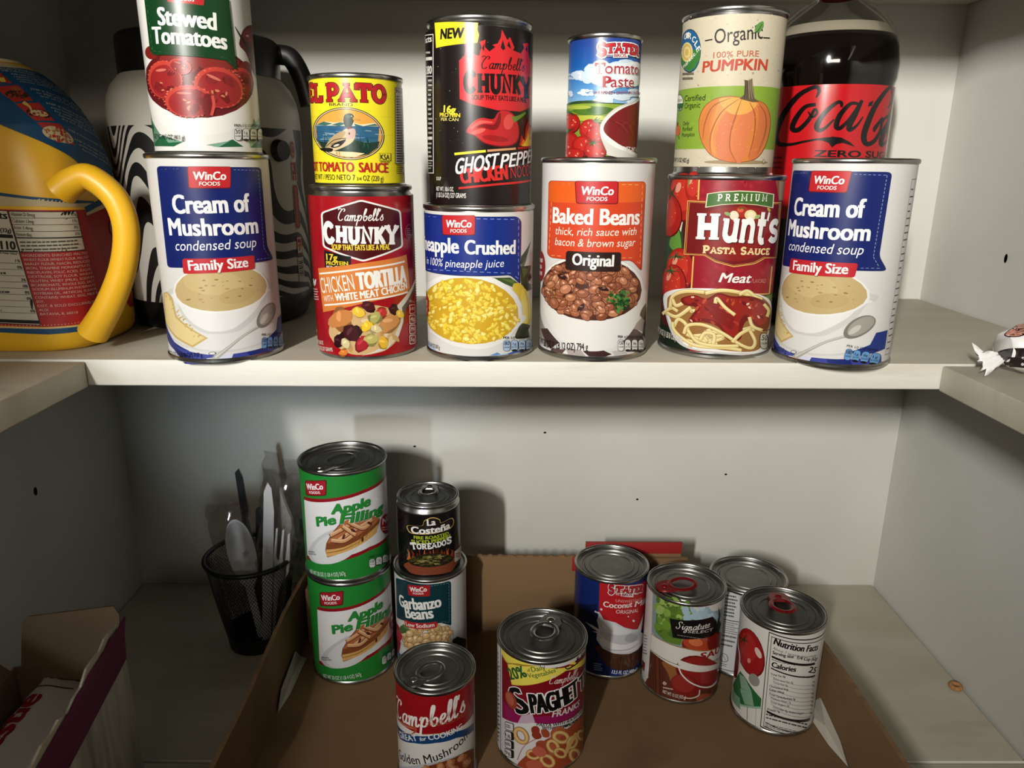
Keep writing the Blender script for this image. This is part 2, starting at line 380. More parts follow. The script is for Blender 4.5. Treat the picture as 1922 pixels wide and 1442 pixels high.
            if serif and len(g) > 2:
                for sx, sy, hw in g[2]:
                    hw = hw + grow; a = serif / 2 + grow
                    q = [(x + sx - hw, sy - a), (x + sx + hw, sy - a), (x + sx + hw, sy + a), (x + sx - hw, sy + a)]
                    gi += 1; grp += [gi % 9] * 2; tri += [(q[0], q[1], q[2]), (q[0], q[2], q[3])]
            x += g[0]
        xs = [p[0] for q in tri for p in q]
        L = s.nl()
        for k in range(9): s.frame([t for t, q in zip(tri, grp) if q == k], min(xs) + grow, max(xs) - grow, p0, p1, h, c, 1.0, shear, arch, L + k)
        s.L = L + 8
    def slab(s, st, p0, p1, h, c, t=.2, serif=.11, shear=0.0, arch=0.0, grow=0.0, thin=1.0): s.strokes(SLAB, st, t, serif, p0, p1, h, c, shear, arch, grow=grow, thin=thin)
    def script(s, st, p0, p1, h, c, t=.13, shear=.12, arch=0.0, grow=0.0): s.strokes(SCRIPT, st, t, 0, p0, p1, h, c, shear, arch, True, grow, .5)
    def lines(s, x0, y0, x1, y1, n, c, w=.6, fill=.8, jit=.3, thick=.42):
        """rows of tiny unreadable print"""
        for i in range(n):
            y = y0 + (y1 - y0) * (i + .5) / n; h = (y1 - y0) / n * thick; x = x0; end = x1 - (x1 - x0) * s.rnd.uniform(0, jit)
            lk = s.lock; s.L += 1; s.lock = True
            while x < end:
                wd = s.rnd.uniform(.04, .13) * (x1 - x0); s.rect(x, y - h / 2, min(x + wd, end), y + h / 2, c); x += wd + (x1 - x0) * .018
            s.lock = lk
    # ---- wrap
    def cells(s, seg):
        out = []
        for a, b, d, c, L in s.T:
            lo = min(a[0], b[0], d[0]); hi = max(a[0], b[0], d[0])
            k0 = math.floor(lo / seg + 1e-6); k1 = math.ceil(hi / seg - 1e-6)
            if k1 - k0 <= 1: out.append(([a, b, d], c, L)); continue
            for k in range(k0, k1):
                pg = [a, b, d]
                for lim, sg in ((k * seg, 1), ((k + 1) * seg, -1)):
                    q = []
                    for i in range(len(pg)):
                        p, r = pg[i - 1], pg[i]; fp, fr = (p[0] - lim) * sg, (r[0] - lim) * sg
                        if (fp >= 0) != (fr >= 0):
                            t = fp / (fp - fr); q.append((p[0] + (r[0] - p[0]) * t, p[1] + (r[1] - p[1]) * t))
                        if fr >= 0: q.append(r)
                    pg = q
                    if len(pg) < 3: break
                if len(pg) >= 3: out.append((pg, c, L))
        return out
    def mesh(s, name, place, seg):
        V, N, Fc, C = [], [], [], []
        for pg, c, L in s.cells(seg):
            i0 = len(V)
            for p in pg:
                co, no = place(p[0], p[1], L); V.append(co); N.append(no); C += [c[0], c[1], c[2], 1.0]
            Fc.append(list(range(i0, len(V))))
        me = bpy.data.meshes.new(name); me.from_pydata(V, [], Fc)
        at = me.color_attributes.new('ink', 'FLOAT_COLOR', 'POINT'); at.data.foreach_set('color', C)
        me.polygons.foreach_set('use_smooth', [True] * len(Fc))
        me.normals_split_custom_set_from_vertices(N)
        return me
DL = 3e-6
def wrap(art, R, name='label', nseg=120):
    """roll the print round a can of radius R (metres); u=0 faces -y of the can"""
    seg = 2 * PI * art.R / nseg
    def place(u, v, L):
        a = u / art.R - PI / 2; r = R + L * DL
        # keep chords flush: radius along the chord between segment edges
        f = (u / seg) % 1.0; h = PI / nseg
        r *= cos(h) / cos((f - .5) * 2 * h)
        return (r * cos(a), r * sin(a), v * 1e-3), (cos(a), sin(a), 0)
    return art.mesh(name, place, seg)
# ------------------------------------------------------------------ label pieces shared by several prints
WHITE = (216, 214, 211); INK = (18, 17, 18); RED = (176, 24, 32); NAVY = (12, 30, 100)
def store_tag(a, x0, y0, x1, y1, foods=True):
    w, h = x1 - x0, y1 - y0
    a.rpoly([(x0, y0), (x1, y0), (x1 - w * .01, y1), (x0 + w * .03, y1)], h * .12, (96, 10, 18))
    a.rpoly([(x0 + w * .02, y0 + h * .02), (x1 - w * .02, y0 + h * .02), (x1 - w * .03, y1 - h * .04), (x0 + w * .05, y1 - h * .04)], h * .1, (190, 34, 40))
    a.text('WinCo', (x0 + w * .13, y0 + h * .60), (x0 + w * .88, y0 + h * .60), h * .33, (240, 238, 236), .028, .12)
    a.text('FOODS', (x0 + w * .27, y0 + h * .86), (x0 + w * .74, y0 + h * .86), h * .17, (240, 238, 236), .02, .1)
def facts(a, x, y, w, h, n, cal, c=(120, 165, 210), ink=INK, head='PER 1/2 CUP SERVING', dy=0.0):
    a.text(head, (x, y - h * .12), (x + w * .9, y - h * .12 + dy), h * .2, ink, .012)
    for i in range(n):
        x0 = x + w * i / n; q = w / n * .93; yy = y + dy * i / n
        a.rpoly([(x0, yy), (x0 + q, yy), (x0 + q, yy + h), (x0, yy + h)], h * .3, ink)
        a.rpoly([(x0 + q * .05, yy + h * .03), (x0 + q * .95, yy + h * .03), (x0 + q * .95, yy + h * .97), (x0 + q * .05, yy + h * .97)], h * .28, c)
        if i: a.ell(x0 + q / 2, yy + h * .93, q * .4, h * .1, ink)
        a.text([cal, '1g', '870mg', '1g'][i % 4], (x0 + q * (.15 if i == 0 else .25), yy + h * .45), (x0 + q * (.85 if i == 0 else .75), yy + h * .45), h * (.33 if i == 0 else .2), ink, .015)
        a.text(['CALORIES', 'SAT FAT', 'SODIUM', 'SUGARS'][i % 4], (x0 + q * .12, yy + h * .7), (x0 + q * .88, yy + h * .7), h * .13, ink, .012)
def soup_swirl(a, x, y, rx, ry, c, specks, cs):
    a.ell(x, y, rx, ry, c)
    for _ in range(specks): 
        t, q = a.rnd.uniform(0, 2 * PI), math.sqrt(a.rnd.random()) * .85
        a.blob(x + rx * q * cos(t), y + ry * q * sin(t), rx * a.rnd.uniform(.015, .05), cs, .4, 0, j=14)
def beans(a, x, y, rx, ry, n, r, cols, hl, rim, half=False, asp=(.62, .8), lay=7):
    """rows of beans from back to front inside an ellipse"""
    pts = []
    for i in range(n):
        t, q = a.rnd.uniform(0, 2 * PI), math.sqrt(a.rnd.random())
        pts.append((y + ry * q * sin(t), x + rx * q * cos(t)))
    pts.sort(); a.cycle(96)
    for py, px in pts:
        R = r * a.rnd.uniform(.8, 1.15); ro = a.rnd.uniform(-70, 70); A = a.rnd.uniform(*asp); c = a.rnd.choice(cols)
        a.ell(px, py, R * 1.12, R * A * 1.14, rim, ro, 12); a.ell(px, py, R, R * A, c, ro, 12, j=10)
        a.ell(px - R * .1, py - R * .25, R * .5, R * A * .35, [min(255, v + 34) for v in c], ro, 9)
        a.ell(px - R * .15, py - R * .32, R * .2, R * .11, hl or [min(255, v + 50) for v in c], ro, 7)
    a.cycle()
def netwt(a, st, x0, y0, x1, y1, h, c=INK, bold=.005): a.text(st, (x0, y0), (x1, y1), h, c, bold)

def art_soup(du=0.0):
    a = Art(.0418, (270, 3.353), (141, 917, 97), (294, 1011, 1344), .004, .1417, 11, du)
    a.band(3.2, 142.4, WHITE)
    # back of the label: fact panel and small print
    a.sheet, sh = None, a.sheet; a.k2 = 1.0
    for u0, u1 in ((62, 74), (-100, -76)):
        a.rect(u0 - du, 8, u1 - du, 132, INK); a.rect(u0 + .4 - du, 8.4, u1 - .4 - du, 131.6, WHITE)
        for i in range(24): a.rect(u0 + 1 - du, 12 + i * 4.9, u0 + 1 - du + a.rnd.uniform(4, u1 - u0 - 2), 12.9 + i * 4.9, INK)
    a.sheet = sh
    a.ell(640, 1080, 372, 230, (205, 203, 200)); a.ell(640, 1072, 366, 224, (219, 217, 214))
    for p, c in (([(248, 1085), (275, 1105), (330, 1215), (420, 1280), (400, 1345), (270, 1225)], (44, 50, 118)),
                 ([(330, 1240), (470, 1300), (640, 1335), (620, 1366), (400, 1365)], (62, 70, 150)),
                 ([(330, 1240), (430, 1320), (400, 1366), (340, 1300)], (30, 36, 100)),
                 ([(640, 1325), (850, 1300), (1000, 1240), (1010, 1290), (900, 1345), (680, 1366)], (58, 66, 148)),
                 ([(760, 1318), (880, 1290), (900, 1330), (790, 1355)], (26, 40, 112)),
                 ([(960, 1100), (1000, 1080), (1010, 1200), (900, 1270), (880, 1240), (950, 1180)], (30, 52, 128)),
                 ([(620, 1330), (680, 1318), (670, 1350), (560, 1366), (520, 1340)], (206, 208, 226)),
                 ([(270, 1200), (330, 1265), (385, 1340), (290, 1320)], (214, 213, 216))): a.poly(p, c)
    a.poly([(330, 870), (345, 960), (385, 1060), (460, 1140), (540, 1180), (690, 1178), (770, 1130), (850, 1040), (885, 950), (892, 860)], (204, 202, 199), True)
    a.poly([(340, 900), (365, 990), (420, 1080), (500, 1145), (560, 1165), (660, 1160), (740, 1110), (820, 1030), (860, 950), (880, 900)], (228, 226, 223), True)
    a.ell(610, 890, 288, 160, (233, 231, 227)); soup_swirl(a, 610, 888, 276, 148, (192, 168, 116), 0, (0, 0, 0))
    a.ell(560, 850, 180, 80, (199, 176, 124), 8); a.ell(700, 940, 110, 50, (186, 161, 108), -10)
    for _ in range(26):
        t, q = a.rnd.uniform(0, 6.28), math.sqrt(a.rnd.random()) * .85
        a.blob(610 + 276 * q * cos(t), 890 + 140 * q * sin(t), a.rnd.uniform(4, 15), (158, 126, 78), .38, 0, j=18)
    a.poly([(262, 900), (285, 893), (318, 930), (345, 1050), (425, 1130), (530, 1205), (442, 1260), (340, 1190), (268, 1080)], (196, 168, 104))
    a.poly([(270, 908), (287, 903), (312, 945), (338, 1058), (418, 1138), (512, 1202), (440, 1246), (348, 1180), (278, 1078)], (222, 200, 144))
    for i in range(22): a.blob(290 + i * 8.6 + a.rnd.uniform(-14, 14), 935 + i * 12.5 + a.rnd.uniform(-16, 16), 8, (198, 168, 100), .6, j=16)
    a.stroke([(840, 1145), (740, 1205), (660, 1270), (600, 1320), (562, 1350)], [17, 15, 20, 30, 34], (168, 164, 156)); a.stroke([(830, 1147), (735, 1208), (655, 1272), (575, 1335)], [6, 5, 7, 12], (204, 201, 194))
    a.ell(882, 1080, 92, 50, (122, 118, 110), -58); a.ell(888, 1074, 78, 40, (160, 156, 147), -58); a.ell(868, 1100, 40, 16, (196, 193, 185), -58)
    a.rpoly([(225, 139), (853, 143), (890, 632), (937, 718), (800, 733), (290, 745)], 26, NAVY)
    a.dash([(250, 158), (390, 152)], 3, (150, 165, 210)); a.dash([(680, 158), (835, 162), (866, 640), (905, 705), (806, 716)], 3, (130, 148, 200))
    store_tag(a, 405, 139, 665, 270)
    a.text('Cream of', (325, 415), (782, 410), 100, (240, 239, 238), .03); a.text('Mushroom', (302, 545), (832, 545), 94, (240, 239, 238), .03)
    a.text('condensed soup', (338, 640), (815, 632), 62, (236, 236, 238), -.004, .2)
    a.rpoly([(378, 692), (805, 687), (805, 775), (384, 786)], 16, (188, 32, 42)); a.text('Family Size', (415, 765), (768, 757), 56, (240, 238, 236), .026)
    facts(a, 850, 1225, 150, 78, 4, '100', (104, 152, 205))
    netwt(a, 'NET WT 26 OZ (1 LB 10 OZ) 737 g', 284, 1300, 500, 1325, 28); a.ell(556, 1308, 22, 11, INK); a.ell(556, 1308, 18, 8, WHITE)
    return a
def art_stewed():
    a = Art(.0366, (0, 4.806), (166, 1198, -107), (340, 1311, 1361), .004, .1035, 12)
    a.band(3.5, 106.5, (224, 222, 217))
    for p, c in (([(285, 960), (320, 1080), (390, 1200), (420, 1325), (300, 1325), (300, 1100)], (96, 136, 112)), ([(290, 1060), (340, 1150), (330, 1220), (298, 1200)], (30, 84, 54)),
                 ([(345, 1300), (420, 1220), (600, 1280), (520, 1325), (350, 1325)], (32, 92, 60)), ([(420, 1220), (480, 1250), (600, 1280), (470, 1290)], (110, 150, 128)),
                 ([(1020, 1248), (1120, 1318), (900, 1325), (850, 1318)], (28, 90, 58)), ([(790, 1305), (1000, 1262), (900, 1325)], (120, 160, 138)),
                 ([(1200, 1100), (1290, 1020), (1310, 1180), (1240, 1300), (1180, 1320), (1150, 1200)], (150, 182, 164)), ([(1240, 1150), (1300, 1080), (1310, 1160)], (40, 100, 66)),
                 ([(1260, 1240), (1310, 1220), (1315, 1325), (1180, 1325)], (70, 120, 90)), ([(1215, 1040), (1240, 1100), (1200, 1120)], (90, 140, 110))): a.poly(p, c)
    a.ell(740, 735, 520, 465, (206, 204, 200)); a.ell(738, 700, 500, 460, (229, 227, 223)); a.poly([(240, 720), (300, 980), (420, 1120), (560, 1200), (900, 1200), (1080, 1120), (1220, 960), (1240, 720)], (229, 227, 223), True)
    a.poly([(1085, 330), (1120, 230), (1180, 185), (1235, 220), (1265, 600), (1225, 640), (1150, 450), (1090, 380)], (96, 24, 30), True)
    a.poly([(1120, 260), (1170, 210), (1210, 250), (1215, 330), (1150, 330)], (132, 40, 42), True); a.ell(1160, 280, 16, 10, (214, 170, 164))
    a.stroke([(1045, 205), (1090, 280), (1150, 370), (1220, 470)], [6, 16, 22, 12], (24, 44, 28))
    a.ell(735, 720, 486, 332, (96, 18, 22))
    for x, y, rx, ry, ro in ((560, 560, 170, 80, 10), (900, 540, 180, 70, -5), (720, 520, 70, 50, 0), (1140, 600, 60, 90, 0), (320, 480, 60, 60, 0)): a.ell(x, y, rx, ry, (130, 36, 32), ro, j=8)
    def slice_(x, y, rx, ry, ro):
        a.ell(x, y, rx, ry, (92, 16, 20), ro); a.ell(x, y - ry * .03, rx * .97, ry * .96, (190, 62, 50), ro); a.ell(x + rx * .03, y + ry * .06, rx * .86, ry * .84, (150, 34, 36), ro)
        for _ in range(7):
            t = a.rnd.uniform(0, 6.28); a.blob(x + rx * .5 * cos(t), y + ry * .5 * sin(t), rx * .26, (122, 24, 28), .6, j=16)
        for _ in range(4): a.blob(x + rx * a.rnd.uniform(-.4, .4), y + ry * a.rnd.uniform(-.2, .6), rx * .09, (200, 128, 92), .5, j=12)
        for k in range(26):
            t = 2 * PI * k / 26 + a.rnd.uniform(-.05, .05); a.ell(x + rx * .98 * cos(t) , y + ry * .97 * sin(t), rx * .05, rx * .035, (206, 88, 72), j=18, n=7)
        a.ell(x - rx * .2, y - ry * .5, rx * .3, ry * .07, (206, 108, 96), ro)
    slice_(1080, 720, 125, 150, 20); slice_(440, 720, 155, 180, -10); slice_(570, 590, 100, 70, 15); slice_(900, 770, 225, 190, 24); slice_(650, 905, 210, 152, 0)
    a.poly([(780, 830), (860, 860), (850, 1000), (800, 1040), (760, 960)], (110, 22, 26), True); a.stroke([(845, 850), (856, 930), (838, 1020)], 26, (196, 76, 66))
    a.rpoly([(262, -40), (985, -40), (1055, 605), (950, 510), (345, 498), (316, 470)], 24, (6, 58, 24))
    a.dash([(285, 10), (340, 466), (950, 486), (1042, 570), (990, 10)], 4, (96, 140, 104), 30, 22)
    a.rpoly([(460, -40), (775, -40), (770, 38), (468, 30)], 12, (180, 34, 40)); a.text('FOODS', (545, 10), (690, 10), 30, (238, 236, 232), .02)
    a.text('Stewed', (388, 235), (882, 248), 138, (238, 237, 232), .032); a.text('Tomatoes', (345, 400), (972, 415), 132, (238, 237, 232), .032)
    facts(a, 1032, 1140, 280, 120, 4, '30', (222, 222, 219)); netwt(a, 'NET WT 14.5 OZ (411 g)', 352, 1252, 615, 1262, 44)
    return a
def art_duck():
    Y = (238, 220, 40); a = Art(.0337, (120, 6.009), (116, 1165, 153), (190, 1201, 1336), .0045, .0745, 13)
    a.band(3.6, 75.2, Y)
    for i in range(5): a.band(12 + i * 12.4, 12.5 + i * 12.4, (228, 210, 34))
    a.slab('EL', (120, 425), (292, 425), 198, (20, 14, 14), .25, .12, grow=.035); a.slab('PATO', (330, 425), (978, 432), 198, (20, 14, 14), .25, .12, grow=.035)
    a.slab('EL', (120, 425), (292, 425), 198, (172, 26, 34), .25, .12); a.slab('PATO', (330, 425), (978, 432), 198, (172, 26, 34), .25, .12)
    a.text('BRAND', (360, 470), (612, 470), 32, INK, .012)
    cx, cy = 562, 780
    a.ell(cx, cy, 392, 296, (26, 16, 12), 8, 40); a.ell(cx, cy, 382, 287, (226, 206, 168), 8, 40); a.ell(cx, cy, 372, 278, (26, 16, 12), 8, 40); a.ell(cx, cy, 364, 271, (222, 160, 70), 8, 40)
    def clip(pts, c):     # keep inside the oval
        R = rad(8); out = []
        for x, y in pts:
            dx, dy = x - cx, y - cy; X, Yv = dx * cos(R) + dy * sin(R), -dx * sin(R) + dy * cos(R); q = math.hypot(X / 362, Yv / 269)
            if q > 1: X /= q; Yv /= q
            out.append((cx + X * cos(R) - Yv * sin(R), cy + X * sin(R) + Yv * cos(R)))
        a.poly(out, c)
    def row(y, n=26): return [(190 + i * 750 / n, y) for i in range(n + 1)]
    low = [(940, 960), (800, 1030), (600, 1060), (400, 1020), (260, 940), (200, 850)]
    clip([(190, 670), (300, 645), (420, 655), (560, 640), (700, 672), (850, 650), (935, 690)] + [(935, 720), (190, 720)], (226, 214, 180))
    for p in ([(200, 680), (300, 645), (400, 668), (320, 690)], [(380, 680), (480, 650), (560, 660), (470, 692)], [(620, 660), (720, 690), (640, 690)], [(720, 692), (850, 660), (900, 680)]): clip(p, (58, 104, 92))
    clip(row(690) + low, (44, 92, 124))
    for i in range(26):
        x, y = a.rnd.uniform(210, 860), a.rnd.uniform(700, 880); a.stroke([(x, y), (x + a.rnd.uniform(50, 110), y + a.rnd.uniform(-4, 6))], 5, a.rnd.choice([(120, 162, 184), (176, 198, 204), (30, 70, 104)]), False)
    clip([(190, 840), (260, 870), (340, 880), (500, 900), (640, 850), (760, 880), (900, 860)] + low, (24, 52, 42))
    for i in range(60):
        x, y = a.rnd.uniform(205, 900), a.rnd.uniform(880, 960)
        if math.hypot((x - cx) / 350, (y - cy) / 250) < .93: a.stroke([(x, y), (x + a.rnd.uniform(-26, 26), y - a.rnd.uniform(40, 110))], [9, 2], a.rnd.choice([(20, 56, 46), (14, 38, 34), (40, 84, 62)]), False)
    clip([(230, 930), (330, 970), (480, 980), (620, 985), (740, 1000), (640, 1045), (480, 1045), (340, 1005)], (224, 204, 160))
    a.poly([(540, 720), (560, 730), (620, 720), (640, 790), (610, 870), (520, 930), (400, 975), (330, 940), (360, 870), (440, 800)], (204, 182, 142), True)
    a.poly([(320, 930), (400, 810), (500, 750), (540, 770), (470, 860), (360, 940)], (178, 152, 112), True); a.poly([(560, 740), (630, 720), (640, 790), (590, 840), (545, 820)], (196, 160, 150), True)
    a.stroke([(330, 925), (420, 850), (540, 830)], 8, (40, 30, 24)); a.stroke([(380, 900), (470, 870), (540, 840)], 6, (60, 44, 30)); a.poly([(380, 920), (460, 868), (540, 850), (480, 920), (410, 940)], (30, 26, 30), True); a.ell(440, 912, 34, 12, (206, 196, 176), -20)
    a.poly([(258, 950), (330, 940), (400, 950), (385, 985), (300, 980)], (22, 20, 20), True)
    a.poly([(515, 610), (530, 565), (580, 548), (618, 570), (622, 625), (596, 690), (540, 700), (518, 660)], (20, 48, 40), True); a.ell(575, 585, 30, 18, (36, 84, 66)); a.poly([(612, 590), (690, 612), (690, 632), (612, 622)], (196, 150, 66)); a.ell(600, 580, 6, 6, (226, 220, 200)); a.stroke([(545, 712), (600, 706)], 14, (112, 30, 34)); a.ell(576, 776, 9, 15, (30, 22, 20)); a.stroke([(470, 985), (480, 1035), (530, 1040)], 12, (196, 140, 60)); a.stroke([(440, 985), (450, 1020)], 12, (196, 140, 60))
    a.text('HOT TOMATO', (150, 1205), (630, 1213), 98, (178, 36, 30), .03); a.text('SAUCE', (676, 1216), (992, 1220), 100, (178, 36, 30), .03)
    a.text('NET WT / PESO NETO 7', (195, 1300), (638, 1310), 62, (40, 34, 14), .0); a.text('3/4', (652, 1312), (704, 1314), 38, (40, 34, 14), .0); a.text('OZ (220 g)', (722, 1316), (938, 1322), 62, (40, 34, 14), 0)
    a.rect(892, 995, 1020, 1085, (60, 54, 20)); a.rect(896, 999, 1016, 1081, Y); a.text('KSA', (905, 1070), (1008, 1074), 56, INK, .03); a.text('KOSHER', (908, 1105), (1006, 1108), 18, INK, .01)
    a.rect(1068, 250, 1190, 1120, INK); a.rect(1075, 258, 1190, 1112, (196, 192, 180)); a.text('Nutr', (1084, 310), (1168, 318), 40, INK, .03); a.lines(1084, 335, 1186, 1100, 26, (36, 34, 30), fill=.9, thick=.55); a.lines(1085, 1130, 1180, 1240, 5, (70, 62, 20))
    return a
def chunky_shield(a, pts, fill, edge, w): 
    if w: a.rpoly(pts, 26, edge); cx = sum(p[0] for p in pts) / 6; cy = sum(p[1] for p in pts) / 6; pts = [(cx + (x - cx) * (1 - 2 * w / 600), cy + (y - cy) * (1 - 2 * w / 440)) for x, y in pts]
    a.rpoly(pts, 22, fill)
def art_tortilla():
    a = Art(.0384, (330, 4.004), (73, 864, 197), (149, 896, 1353), .0035, .114, 14)
    a.band(3.0, 117.6, (158, 14, 26)); 
    for v in (34, 52, 70, 88): a.band(v, v + .35, (140, 10, 22))
    chunky_shield(a, [(178, 270), (465, 180), (755, 258), (772, 528), (482, 633), (192, 520)], (72, 10, 16), (236, 233, 228), 13)
    a.script("Campbell's", (296, 330), (624, 330), 78, (236, 233, 230), .12, .16)
    a.slab('C', (205, 490), (285, 490), 150, (238, 236, 233), .29, .12); a.slab('HUNK', (288, 486), (640, 500), 122, (238, 236, 233), .30, .12); a.slab('Y', (630, 505), (738, 505), 138, (238, 236, 233), .30, .12)
    a.text('SOUP THAT EATS LIKE A MEAL', (258, 538), (672, 542), 36, (228, 202, 60), .028)
    a.rpoly([(203, 565), (395, 590), (392, 695), (208, 688)], 8, INK); a.poly([(203, 540), (320, 575), (395, 595), (395, 620), (203, 600)], INK); a.text('17g', (220, 613), (300, 620), 42, (236, 206, 50), .03); a.text('PROTEIN', (220, 648), (375, 655), 25, (236, 206, 50), .03); a.text('PER CAN', (222, 678), (352, 682), 23, (230, 228, 220), .006)
    a.poly([(157, 674), (470, 640), (797, 583), (810, 700), (822, 840), (812, 856), (500, 938), (196, 1004), (176, 840)], (212, 124, 56))
    a.stroke([(172, 714), (480, 680), (778, 634)], 13, (236, 230, 220), False); a.stroke([(208, 950), (520, 916), (803, 866)], 13, (236, 230, 220), False)
    a.text('CHICKEN', (186, 860), (424, 838), 118, (238, 236, 230), -.006); a.text('TORTILLA', (440, 838), (797, 782), 112, (238, 236, 230), .04); a.text('WITH', (204, 926), (272, 920), 46, (238, 234, 226), .0); a.text('WHITE MEAT CHICKEN', (286, 920), (802, 838), 50, (238, 236, 230), .03)
    a.rpoly([(250, 1080), (330, 1010), (560, 955), (760, 1010), (770, 1080), (720, 1250), (640, 1320), (520, 1346), (400, 1340), (300, 1280), (232, 1170)], 40, (206, 170, 118))
    a.poly([(700, 990), (800, 880), (865, 770), (875, 800), (812, 920), (776, 1000), (770, 1100), (735, 1210), (640, 1310), (470, 1350), (560, 1320), (690, 1230), (750, 1100)], (214, 210, 204)); a.poly([(760, 985), (866, 800), (872, 830), (790, 1000), (775, 1090)], (90, 84, 80))
    R = a.rnd
    for i in range(34): a.blob(R.uniform(280, 720), R.uniform(1000, 1290), R.uniform(24, 44), R.choice([(218, 186, 134), (204, 166, 106), (228, 204, 160), (196, 150, 92)]), .45, j=8)
    for x, y, r, c in ((330, 1065, 100, (196, 128, 70)), (670, 1105, 92, (204, 142, 84)), (400, 1175, 84, (62, 18, 24)), (310, 1230, 50, (48, 12, 20)), (520, 968, 54, (74, 24, 28)), (700, 1000, 44, (58, 18, 22)), (475, 1260, 68, (168, 30, 42)), (610, 1020, 50, (186, 54, 50)), (450, 1010, 54, (230, 190, 60)), (510, 1122, 52, (236, 196, 50)), (625, 1255, 52, (226, 178, 56)), (745, 1035, 38, (232, 196, 80)), (565, 1060, 54, (178, 172, 98)), (540, 1225, 56, (188, 178, 104)), (360, 1250, 44, (214, 196, 150)), (575, 1145, 46, (218, 200, 150)), (345, 1320, 36, (212, 124, 50))):
        a.blob(x, y, r, [v * .72 for v in c], .7, wob=.12); a.blob(x - r * .04, y - r * .06, r * .9, c, .68, wob=.14); a.blob(x - r * .2, y - r * .25, r * .4, [min(255, v + 28) for v in c], .4)
    a.text('PER CAN', (815, 945), (860, 955), 16, (220, 200, 196), .01)
    for i in range(4): a.rpoly([(812, 965 + i * 80), (868, 962 + i * 80), (866, 1035 + i * 80), (816, 1040 + i * 80)], 14, (226, 214, 208)); a.rpoly([(817, 972 + i * 80), (863, 969 + i * 80), (861, 1029 + i * 80), (821, 1033 + i * 80)], 12, (150, 20, 30)); a.text(['140', '4g', '790', '5g'][i], (822, 1010 + i * 80), (858, 1008 + i * 80), 26, (230, 220, 214), .02)
    a.stroke([(122, 755), (132, 798), (142, 758)], [10, 16, 8], (230, 220, 214)); a.lines(112, 820, 172, 915, 5, (214, 180, 176)); a.text('SOUP', (132, 1158), (152, 1160), 20, (220, 200, 196), .01); a.text('NET WT 18.8 OZ', (140, 1248), (202, 1255), 30, (226, 210, 204), .01); a.text('(1 LB 2.8 OZ) 527 GRAMS', (142, 1290), (270, 1310), 30, (226, 210, 204), .01)
    a.ell(812, 412, 30, 52, (150, 110, 112)); a.ell(812, 412, 26, 47, (132, 12, 22)); a.lines(795, 385, 832, 440, 4, (176, 140, 140)); a.lines(872, 500, 890, 1100, 30, (190, 150, 146))
    return a
def flame(a, pts, c): a.poly(pts, c, True)
